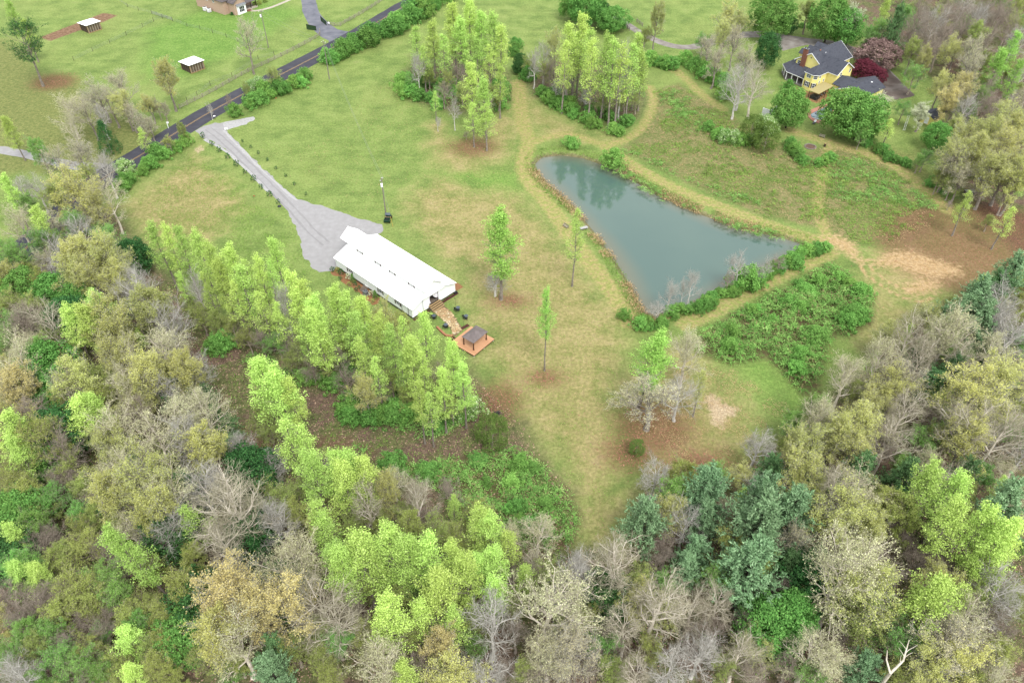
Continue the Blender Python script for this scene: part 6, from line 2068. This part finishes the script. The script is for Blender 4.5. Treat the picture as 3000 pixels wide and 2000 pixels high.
hedge('belt', 1, 1, ['bu', 'bu', 'bd'], '30,1250 120,1300 220,1330 320,1330 420,1290 480,1240', 12, 2.2, 3.8, 1.2)
hedge('belt', 1, 1, ['bu', 'bd'], '60,1000 150,960 300,1150 420,1130', 7, 2.2, 3.4, 1.6)
hedge('belt', 1, 1, ['bu', 'bd'], '520,1330 640,1360 740,1400 840,1300', 6, 1.6, 2.8, 1.2)
stand('corner', 0, 1, 'tp 1785 925 20 1.15, tp 1900 1005 20 1.1, tp 1985 1060 18 .88, us 1800 1225 10, th 1980 1355 16 1.2, th 2060 1400 15 1.1, us 1830 1300 9, br 1900 1250 9')

# --- scrubby wood
stand('scrub', 0, 2, 'us 130 165 10, ug 330 200 9, us 540 150 8, us 60 100 10, us 420 20 9, gr 100 305 8, ug 190 390 9, ug 520 335 8, tp 30 480 11, us 560 530 9, ug 150 675 10, ug 60 700 10, tp 225 775 10 1.2, tp 95 760 10 1.2, us 480 775 11, '
      'us 570 850 10, ug 700 780 10, ug 770 870 10, us 350 1020 9, ug 130 1125 9, ug 300 1160 8, us 850 1060 9, ug 905 1105 9, tp 825 1195 10 1.3, ug 690 1150 6, gr 1220 1175 8, us 1120 1210 9, ug 380 1345 9, ug 665 1435 8, tp 880 1465 9 1.2, us 1030 1395 9, '
      'ug 230 1495 8, ug 500 1400 9, br 330 80 9, br 600 225 9, br 240 555 9, br 690 560 9, br 420 1235 8, br 900 1000 8, br 170 960 10, br 100 1000 10, br 760 640 9, br 640 1180 8, br 1030 1040 9, gb 110 1435 10 1.2, gb 20 1400 10, gr 70 330 8, dk 10 610 8, '
      'br 420 130 8, br 520 430 8, us 250 300 8, br 330 480 8, us 400 600 8, br 60 860 9, br 300 900 9, us 610 1000 8, br 760 1000 8, br 540 1060 8, us 200 1250 8, br 560 1300 8, us 760 1350 8, br 1000 1250 8, ug 60 1300 8, br 820 1500 7, us 1150 1480 7, br 480 1560 7, us 330 1600 7, '
      'us 40 220 9, br 620 340 8, us 760 430 8, br 840 300 9, us 680 300 8, br 180 500 8, us 340 660 8, br 400 860 8')
stand('scrub', 0, 2, 'yo 905 55 19 .9, cr 700 75 17, gb 960 225 18, gb 1080 280 16, gb 1330 75 17, dp 1260 150 12, dk 1700 25 10, dk 820 250 8, th 1265 385 13 1.3, us 1820 150 9, us 1210 790 14 .9, dk 1350 900 10, dk 1630 950 8, cr 1100 130 17, cr 830 -20 17')
plant('tg', tuple(K(0, 2, 1180, 1000)[:2]), 19.5, 0.8, 'tall bright green poplar leaning out of the scrubby wood beside the track', None, (-0.16, 0.02), LF['poplar'], 2)
# --- wood bordering the bramble thicket
stand('south', 0, 2, 'lb 1560 125 21 1.3, lb 1450 415 18 1.1, gb 1840 335 14 .9, dk 1680 500 9, dp 1870 1265 9, wp 1850 1400 11, go 1500 785 19 1.05, go 1700 900 18, go 1950 880 18 .9, yo 1450 1050 17, cr 1550 1125 17 1.1, cr 1980 535 17, cr 1900 650 16, '
      'lb 2150 855 16 1.2, lb 2260 1000 15, tp 2150 0 18, tp 2270 -10 18, th 2165 335 16 1.2, th 2240 420 15 1.1, tp 2300 635 15 1.1, tp 2345 750 14, ug 1540 1415 7, us 1900 200 10, us 2000 300 10, us 2100 700 10, br 1500 620 9, dk 1930 840 9, br 1800 700 10, '
      'br 2050 1050 10, us 2180 1150 9, br 1780 1100 10, us 1420 1300 8, br 1280 620 9, br 1100 520 9, dk 1150 420 10, us 1000 700 8, br 1380 760 8, us 2200 1330 8, br 1600 1350 8, us 2000 1250 9, br 1250 1150 8, ug 2300 1200 9, br 2250 1450 8, us 1120 1050 9')
stand('south', 1, 2, 'tp 60 0 18, tp 135 20 18, tp 20 60 18, yo 290 95 16 .6, tp 945 362 16, tp 1040 388 15, tp 350 512 19 1.2, tp 435 560 18 1.1, tp 130 588 19 1.2, tp 580 568 18, tp 770 602 15, tp 940 688 13, tp 1060 662 14, th 1250 782 11 1.2, '
      'tp 870 738 17 1.1, tp 680 818 18 1.2, tp 1065 848 14 1.1, tp 305 1008 18 1.2, th 560 1018 14 1.2, th 765 1050 13 1.2, tp 0 650 18, tp 400 1455 12 1.1, us 455 368 12 .9, lb 160 195 17 .8, lb 500 195 14 .8, br 740 150 10, th 1160 540 12 1.2, '
      'lb 1310 655 9 1.1, br 650 440 11, br 800 480 10, cr 1400 855 20 1.25, gb 1020 975 18 .95, lb 1900 615 18 1.05, gb 1640 695 15 .9, go 680 1235 12 1.0, cr 270 1315 16, gb 800 1375 13, gb 930 1425 12, ta 1600 1195 17 1.0, ta 1500 1330 14, cr 1430 1250 14, '
      'ug 1820 1245 9, us 1270 1420 8, us 1450 790 9, yo 2040 878 12 .8, lb 1990 1045 15, us 60 420 9, us 250 400 9, br 600 330 9, us 380 330 8, br 900 560 9, us 560 700 9, us 200 820 9, ug 480 860 8, us 900 1050 9, br 1180 760 8, us 1150 950 8, '
      'br 620 1150 9, us 130 1150 9, br 1200 1150 9, us 450 1200 9, br 560 1400 9, ug 900 1250 7, br 1330 1480 8, us 1700 1050 8, br 1550 1050 9, br 50 1000 9, us 700 1350 8, br 1130 1420 8, br 1720 1380 8, us 380 940 9, gb 1500 900 12')
# --- wood around the pines
stand('pines', 1, 2, 'wp 2110 330 14 1.0, gb 2290 290 12, lb 2210 845 19 1.1, br 1870 1425 8, lb 2060 1425 12, gb 2300 1325 13, br 2250 560 9, dk 1850 900 8, br 1900 1250 8, us 2110 1250 8, br 2200 650 9')
stand('pines', 2, 2, 'wp 200 105 15, wp 590 195 16, wp 835 275 15, wp 580 345 18 1.15, wp 180 345 13 .8, wp 500 655 16 1.2, wp 50 715 10 .9, wp 110 580 10 .9, dp 640 30 10, gb 60 335 14 .8, lb 900 -10 16, lb 1130 45 19 .9, cr 1300 105 16, lb 1180 200 17, '
      'ta 800 505 13, gr 640 1095 9 .95, gr 770 1030 9 .8, lb 280 915 13, lb 100 955 12, gb 150 1255 12 1.1, lb 430 1285 12, cr 950 1265 13 1.1, cr 1060 1310 12, wp 1290 1375 10, cr 1250 555 24 1.15, yo 1400 760 19 .9, us 1340 880 15 1.2, us 1250 1010 12, '
      'dk 900 760 9, dp 760 680 10, br 700 860 8, br 1000 780 9, us 320 1430 7, br 560 1460 8, br 750 1400 8, ug 950 1500 8, br 1100 1000 8, br 450 1080 8, br 60 1130 8, br 880 950 8, lb 1200 1060 9, br 1150 1200 8, br 820 1180 7, br 250 1130 8')
# --- wood below the sandy clearing
stand('bank', 2, 1, 'gb 80 285 11 .6, gb 20 330 9 .6, gb 425 155 11 .7, gb 600 200 7 .7, br 680 200 5, br 330 300 6, gb 540 260 6')
stand('bank', 1, 1, 'gb 2280 345 10 .7, gb 2200 500 6')
hedge('bank', 2, 1, ['bu', 'bu', 'bd'], '10,590 100,560 200,520 300,470 400,430 500,370 600,320 700,270 800,220 900,170 980,150', 46, 1.5, 2.6, 0.6)
hedge('bank', 2, 1, ['bu'], '430,400 445,410', 1, 4.6, 5.0, 0.1)
hedge('bank', 1, 1, ['bu', 'bd'], '1990,640 2050,680 2150,690 2250,660 2340,620', 9, 1.4, 2.6, 0.7)
stand('east', 2, 1, 'lb 1640 585 18 .9, cr 1930 535 20 1.1, cr 1440 755 17, ta 1600 900 16 .9, cr 1180 895 15, cr 2110 945 19, cr 2250 895 19, cr 2200 695 17, lb 1720 740 17 .8, wp 2060 385 16, wp 2300 215 15, wp 1970 490 13, wp 2110 560 14, gb 2290 375 18, gb 2330 600 17, '
      'dp 1900 900 12, dp 1750 1000 11, lb 1300 1200 16, cr 1000 1180 14, gb 1150 1250 16, lb 1500 1300 17, lb 1600 1100 17, lb 950 1395 14, cr 1250 1425 15, gb 560 1395 12, ug 1900 1330 9, ug 1975 1290 10, lb 2150 1225 19, lb 2300 1235 18, cr 2060 1300 16, '
      'dp 2230 330 12, cr 1850 620 17 .8, yo 1560 960 14, us 1250 1050 9, br 1420 1380 12, br 1700 1200 10, br 1780 1350 9, br 2200 1050 10, us 1050 1330 8, gb 820 1450 11, yo 1330 1090 13, dp 1650 800 9, us 730 1440 6, dp 2100 820 11, lb 2000 760 17, gb 2240 500 15, dp 1820 560 8, us 1880 470 7')
stand('east', 2, 2, 'tp 1740 105 18 1.2, tp 1925 165 17 1.1, tp 1900 328 19 1.1, tp 2150 405 19 1.1, tp 2235 445 19, us 1600 318 13, us 1450 225 13, tp 2335 475 17, tp 1805 875 18 1.2, th 1960 915 14 1.2, tp 2170 835 14 .9, cr 2080 1025 16 1.15, ta 1900 1195 15 1.2, '
      'gb 2300 775 18, br 2200 1000 12, cr 2260 1445 10, us 1620 1470 8, dp 1280 20 12, dp 1550 55 12, dp 2000 55 10, wp 2290 225 15, lb 1850 30 15, br 1480 420 9, br 1650 650 8, br 1800 650 8, br 1950 700 9, us 2100 700 9, br 2280 1130 9, us 1680 950 8, '
      'br 1560 1150 8, us 1700 1330 8, br 2100 1300 10, yo 1980 1290 14, yo 1780 1280 13, br 1550 520 8, lb 1350 330 12, br 2340 950 11, us 2250 1300 9, br 1500 1500 7, us 2050 1500 8, br 1850 1450 8, br 1380 620 8, br 1480 780 8, ug 1640 1180 6, dp 1500 240 9, gb 1350 420 12')

# --- saplings filling the woods between the bigger trees
taken = np.array([[o.location.x, o.location.y] for o in bpy.data.objects if o.parent is None and o.type == 'EMPTY' and o.get('category') in ('tree', 'pine')])
WOODS = [('west', PV('0,680 110,600 200,500 262,500 300,600 360,740 430,880 470,960 300,1000 0,1000')), ('scrub', PV('0,1010 470,980 620,1060 760,1180 700,1400 640,1568 0,1568')),
         ('south', PV('700,1060 900,1110 1080,1200 1300,1280 1420,1275 1400,1568 640,1568 720,1300')), ('pines', PV('1420,1275 1470,1150 1700,1070 1900,1000 1900,1568 1410,1568')),
         ('east', PV('1720,1050 1870,945 2010,820 2130,730 2352,640 2352,1568 1900,1568 1900,1010')), ('hill', PV('1960,-20 2060,110 2150,190 2170,300 2230,420 2352,560 2352,-30'))]
rf = np.random.default_rng(91)
for zn_, poly_ in WOODS:
    P_ = np.array([p[:2] for p in poly_])
    a_, b_ = P_.min(0), P_.max(0)
    cand = a_ + (b_ - a_) * rf.random((2600, 2))
    cand = cand[poly_sd(cand[:, 0], cand[:, 1], P_) > 1.5]
    done = 0
    for c_ in cand:
        if np.min(np.hypot(*(taken - c_).T)) < 3.6:
            continue
        taken = np.vstack([taken, c_])
        k_ = rf.choice(['us', 'us', 'ug', 'yo', 'gb', 'th', 'cr', 'ug'])
        h_ = float(rf.uniform(6.5, 11.5))
        lab_ = '%s %s %s' % (size_word(h_, 'tree'), SP[k_][8], ZONE[zn_])
        plant(k_, c_, h_, 1.05, lab_, lab_)
        done += 1
        if done >= 55:
            break

# --- bushes standing out of the bramble thickets
for poly_, n_b, where in ((BR1, 26, 'bramble thicket below the pond dam'), (BR2, 16, 'bramble thicket beside the poplar wood')):
    P_ = np.array([p[:2] for p in poly_])
    a_, b_ = P_.min(0), P_.max(0)
    cand = a_ + (b_ - a_) * rf.random((900, 2))
    cand = cand[poly_sd(cand[:, 0], cand[:, 1], P_) > 1.8][:n_b]
    for c_ in cand:
        k_ = 'bu' if rf.random() < 0.6 else 'bd'
        h_ = float(rf.uniform(1.5, 3.0))
        lab_ = '%s %s rising from the %s' % (size_word(h_, 'bush'), SP[k_][8], where)
        plant(k_, c_, h_, float(rf.uniform(0.9, 1.5)), lab_, lab_)

# ============================================================ GROUND COVER (nobody could count it)
def inside_pts(poly, nmax, r):
    P = np.array([p[:2] for p in poly])
    a, b = P.min(0), P.max(0)
    area = 0.5 * abs(np.dot(P[:, 0], np.roll(P[:, 1], 1)) - np.dot(P[:, 1], np.roll(P[:, 0], 1)))
    q = a + (b - a) * r.random((int(nmax * np.prod(b - a) / area) + 10, 2))
    sd = poly_sd(q[:, 0], q[:, 1], P)
    k = sd > 0
    return q[k][:nmax], sd[k][:nmax]


def bramble(name, label, polys, nstr, hmax, leaf, size, seed, thr=0.0, nl=6, cat='brambles', sc=0.22, gap=0.0):
    """arching leafy canes over a lumpy mound"""
    r = np.random.default_rng(seed)
    VV, FF, LC, b = [], [], [], 0
    for poly in polys:
        n_ = nstr if np.isscalar(nstr) else nstr[polys.index(poly)]
        q, sd = inside_pts(poly, n_, r)
        d = vnoise(q[:, 0] * sc, q[:, 1] * sc, seed) * 0.6 + vnoise(q[:, 0] * sc * 2.7, q[:, 1] * sc * 2.7, seed + 1) * 0.4
        keep = d - 0.32 * np.exp(-sd / 3.5) > thr
        q, sd, d = q[keep], sd[keep], d[keep]
        h = hmax * (0.05 + 1.35 * d * d) * np.clip(sd / 2.5 + 0.25, 0, 1)
        az = r.random(len(q)) * 6.283
        ln = r.uniform(0.6, 1.7, len(q)) * (0.5 + size * 2)
        for k in range(nl):
            t = (k + 0.5) / nl
            pos = np.stack([q[:, 0] + np.cos(az) * ln * (t - 0.3), q[:, 1] + np.sin(az) * ln * (t - 0.3), np.maximum(0.04, h * r.uniform(0.45, 1.0, len(q)) * 0 + h * (0.72 + 0.5 * t - 0.55 * t * t) * r.uniform(0.8, 1.05, len(q)))], 1)
            ax = np.stack([np.cos(az), np.sin(az), 0.3 - 0.6 * t * np.ones(len(q))], 1)
            lv = leaves(r, pos + r.normal(0, 0.06, pos.shape), size, None, 1.1, 0.5, ax)
            VV.append(lv[0])
            FF.append(lv[1] + b)
            b += len(lv[0])
            LC.append(np.clip(lv[2] * 0.6 + (d - 0.35) * 0.7 + 0.1, 0, 1))
    me = npmesh(name, np.concatenate(VV), np.concatenate(FF), leaf, False, np.concatenate(LC))
    return tag(link(name, me), label, cat, None, 'stuff')


def briars(name, label, polys, dens, hmax, leaf, size, seed, thr=0.25, canes=16, nl=7, cat='brambles', L0=1.0, L1=2.1, sc=0.10):
    """rootstocks throwing arching leafy canes: umbrella-shaped clumps with hollows between"""
    r = np.random.default_rng(seed)
    VV, FF, LC, b, CP = [], [], [], 0, []
    for poly in polys:
        P = np.array([p[:2] for p in poly])
        area = 0.5 * abs(np.dot(P[:, 0], np.roll(P[:, 1], 1)) - np.dot(P[:, 1], np.roll(P[:, 0], 1)))
        q, sd = inside_pts(poly, int(area * dens), r)
        d = vnoise(q[:, 0] * sc, q[:, 1] * sc, seed) * 0.65 + vnoise(q[:, 0] * sc * 3.1, q[:, 1] * sc * 3.1, seed + 1) * 0.35
        k = d - 0.42 * np.exp(-sd / 3.0) * r.uniform(0.4, 1.3, len(q)) > thr
        q, d, sd = q[k], d[k], sd[k]
        hc = hmax * (0.35 + 0.9 * d) * r.uniform(0.6, 1.25, len(q)) * np.clip(0.45 + sd / 4, 0, 1)
        idx = np.repeat(np.arange(len(q)), canes)
        n_ = len(idx)
        az = r.random(n_) * 6.283
        ln = r.uniform(L0, L1, n_)
        hh = hc[idx] * r.uniform(0.75, 1.15, n_)
        tint = r.normal(0, 0.12, len(q))[idx]
        dead = r.random(n_) < 0.13
        for k in range(nl + 1):
            t = k / nl
            rad = ln * t
            pos = np.stack([q[idx, 0] + np.cos(az) * rad, q[idx, 1] + np.sin(az) * rad, np.maximum(0.05, hh * (0.42 + 1.5 * t - 1.75 * t * t))], 1)
            CP.append(pos)
            if k == 0:
                continue
            ax = np.stack([np.cos(az + 0.9 * (-1) ** k), np.sin(az + 0.9 * (-1) ** k), np.zeros(n_)], 1)
            lv = leaves(r, pos + r.normal(0, 0.05, pos.shape), size * (1.1 - 0.4 * t), None, 1.6, 0.6, ax)
            VV.append(lv[0])
            FF.append(lv[1] + b)
            b += len(lv[0])
            LC.append(np.where(dead, 0.02, np.clip(0.32 + lv[2] * 0.42 + tint + 0.15 * (d[idx] - 0.4), 0.3, 1)))
    me = npmesh(name, np.concatenate(VV), np.concatenate(FF), leaf, False, np.concatenate(LC))
    return tag(link(name, me), label, cat, None, 'stuff')


l_br = leafmat('leaf_bramble', [C(150, 128, 96, KL), C(92, 134, 62, KL), C(128, 176, 82, KL), C(172, 214, 118, KL)], 0.3, 0.0)
l_md = leafmat('leaf_meadow', [C(140, 124, 84, KL), C(90, 126, 50, KL), C(128, 164, 66, KL), C(160, 186, 92, KL)], 0.3, 0.0)
l_dry = leafmat('leaf_dry', [C(136, 112, 80, KL), C(178, 150, 108, KL), C(202, 178, 134, KL)], 0.2, 0.0)
l_lit = leafmat('leaf_litter', [C(104, 82, 70, KL), C(142, 116, 98, KL), C(178, 150, 126, KL)], 0.1, 0.0)
briars('bramble_thicket', 'dense bright green bramble thicket below the pond dam', [BR1], 0.6, 2.4, l_br, 0.30, 1, 0.10)
briars('bramble_thicket', 'bright green bramble thicket between the lawn and the poplar wood', [BR2], 0.65, 2.1, l_br, 0.28, 2, 0.16)
MG = [PV('1425,345 1470,350 1600,415 1710,448 1760,470 1700,472 1600,432 1480,372'), PV('1900,372 1960,362 2050,402 2130,452 2150,482 2100,490 1980,470 1900,450'), PV('1500,222 1540,202 1600,232 1680,290 1760,330 1700,342 1600,312 1520,262')]
briars('meadow_briars', 'low green briars growing through the dry meadow above the pond', MG, 0.8, 1.2, l_br, 0.28, 3, 0.26, 11, 6)
briars('meadow_briars', 'bright briar patch at the far corner of the dry meadow', [PV('2060,420 2110,440 2155,480 2120,486 2080,450'), PV('1800,345 1850,350 1890,385 1860,400 1810,380')], 0.6, 1.3, l_br, 0.28, 4, 0.15, 12, 6)
briars('meadow_weeds', 'clumps of green weeds scattered through the dry meadow', MEADOW, 0.22, 1.0, l_md, 0.27, 31, 0.38, 9, 5, 'plants', 0.6, 1.3, 0.06)
bramble('meadow_grass', 'dry tan and green meadow growth above the pond', MEADOW, 9000, 0.45, l_dry, 0.22, 5, 0.3, 3, 'grass', 0.5)
bramble('meadow_herbs', 'patchy green herbs among the dry meadow growth', MEADOW, 15000, 0.6, l_md, 0.25, 6, 0.42, 5, 'grass', 0.13)
# reeds and sedge round the pond
NEB = PV('1398,372 1445,392 1505,430 1605,476 1705,512 1805,536 1862,552 1850,566 1800,556 1700,533 1600,498 1500,454 1440,414 1395,392')
briars('bank_briars', 'low green briars along the far bank of the pond', [NEB], 1.1, 0.9, l_br, 0.26, 41, 0.2, 9, 5, 'brambles', 0.5, 1.1)
WB = PV('1236,418 1290,462 1330,502 1372,556 1422,628 1452,680 1470,712 1456,712 1436,676 1405,624 1356,552 1318,506 1280,468 1228,424')
briars('bank_briars', 'low green briars along the lawn side of the pond', [WB], 0.8, 0.7, l_md, 0.24, 42, 0.4, 8, 5, 'brambles', 0.4, 0.9)
r9 = np.random.default_rng(77)
PS = smooth_line(POND + [POND[0]], 0.25)
tn = np.gradient(PS, axis=0)
tn = tn / (np.linalg.norm(tn, axis=1)[:, None] + 1e-9)
nr = np.stack([tn[:, 1], -tn[:, 0]], 1)
cen = PS.mean(0)
if np.sum((PS - cen) * nr) < 0:
    nr = -nr
for nm_, lab_, m_, cnt, lo, hi, sz, seed in (('bank_reeds', 'tan dead reeds fringing the pond', l_dry, 14000, -0.5, 2.6, 0.5, 5), ('bank_sedge', 'green sedge fringing the pond', l_md, 12000, 0.0, 3.2, 0.36, 9)):
    i_ = r9.integers(0, len(PS), cnt)
    off = r9.uniform(lo, hi, cnt)
    w_ = vnoise(PS[i_, 0] * 0.16, PS[i_, 1] * 0.16, seed)
    ok = w_ > (0.42 if seed == 5 else 0.35)
    q = PS[i_] + nr[i_] * off[:, None] + r9.normal(0, 0.25, (cnt, 2))
    q, off = q[ok], off[ok]
    zb = -0.8 + np.clip(off / 2.6, 0, 1) * 0.8
    pos = np.stack([q[:, 0], q[:, 1], np.maximum(zb, -0.8) + r9.uniform(0.1, 0.6, len(q)) * (1.2 if seed == 5 else 0.8)], 1)
    lv = leaves(r9, pos, sz, None, 0.1, 0.28, np.tile(np.array([[0, 0, 1.0]]), (len(pos), 1)) + r9.normal(0, 0.5, pos.shape))
    tag(link(nm_, npmesh(nm_, lv[0], lv[1], m_, False, lv[2])), lab_, 'reeds', None, 'stuff')
# fallen leaves and low green on the wood floor
FL = PV('0,660 110,590 200,490 262,490 300,540 345,600 400,650 470,710 560,780 650,820 740,855 850,870 960,860 1040,840 1095,870 1130,905 1190,960 1240,1040 1310,1120 1322,1200 1310,1262 1425,1262 1440,1200 1480,1130 1560,1095 1650,1095 1730,1060 '
        '1800,1010 1860,950 1900,915 1960,890 2000,810 2120,725 2352,620 2352,1568 0,1568')
q, sd = inside_pts(FL, 46000, r9)
pos = np.stack([q[:, 0], q[:, 1], r9.uniform(0.02, 0.10, len(q))], 1)
lv = leaves(r9, pos, 0.30, None, 2.2, 0.7)
tag(link('fallen_leaves', npmesh('fallen_leaves', lv[0], lv[1], l_lit, False, lv[2])), 'brown fallen leaves carpeting the wood floor', 'leaves', None, 'stuff')
bramble('wood_floor_herbs', 'patchy low green growth on the wood floor', [FL], 14000, 0.7, l_md, 0.25, 14, 0.38, 4, 'plants', 0.09)
bramble('belt_undergrowth', 'green undergrowth beneath the poplar belt', [PV('420,680 560,760 760,860 960,850 1080,870 1090,960 1000,1010 860,1000 700,900 560,850 460,760')], 6500, 1.3, l_br, 0.27, 15, 0.42, 5, 'plants', 0.16)
bramble('isle_undergrowth', 'green undergrowth in the tree islands', [LITTER[2], LITTER[3]], 3500, 1.4, l_br, 0.3, 16, 0.35, 5, 'plants', 0.2)
# scattered dead leaves on the lawn under the lone trees
qs = []
for c_, rx_, ry_ in RED:
    m_n = int(60 * rx_)
    qs.append(np.stack([c_[0] + r9.normal(0, rx_ * 0.55, m_n), c_[1] + r9.normal(0, ry_ * 0.55, m_n)], 1))
q = np.concatenate(qs)
lv = leaves(r9, np.stack([q[:, 0], q[:, 1], np.full(len(q), 0.05)], 1), 0.26, None, 2.2, 0.7)
l_red = leafmat('leaf_red_litter', [C(104, 62, 54, KL), C(142, 92, 78, KL), C(176, 122, 102, KL)], 0.1, 0.0)
tag(link('fallen_leaves', npmesh('fallen_leaves', lv[0], lv[1], l_red, False, lv[2])), 'reddish dead leaves scattered beneath the lone lawn trees', 'leaves', None, 'stuff')
# rough grass tufts
TU = PV('700,330 960,110 1180,260 1200,420 1330,600 1440,760 1420,1250 1330,1240 1200,950 1060,780 1050,640 900,520 880,500 700,440 560,320')
bramble('lawn_grass', 'uneven tufts of grass across the lawn', [TU, PV('290,480 440,350 560,420 690,560 690,600 760,640 640,640 420,560')], 12000, 0.2, l_md, 0.22, 21, 0.35, 2, 'grass', 0.4)
bramble('lawn_straw', 'dry straw-coloured tufts across the lawn', [TU, PV('1560,830 1700,850 1840,940 1720,1040 1500,1080 1440,1000')], 7000, 0.14, l_dry, 0.2, 22, 0.4, 2, 'grass', 0.3)

print('objects', len(bpy.data.objects), 'plants', n_pl[0], 'tris', sum(sum(max(1, len(p.vertices) - 2) for p in m.polygons) if len(m.polygons) < 2000 else len(m.polygons) * 2 for m in bpy.data.meshes))
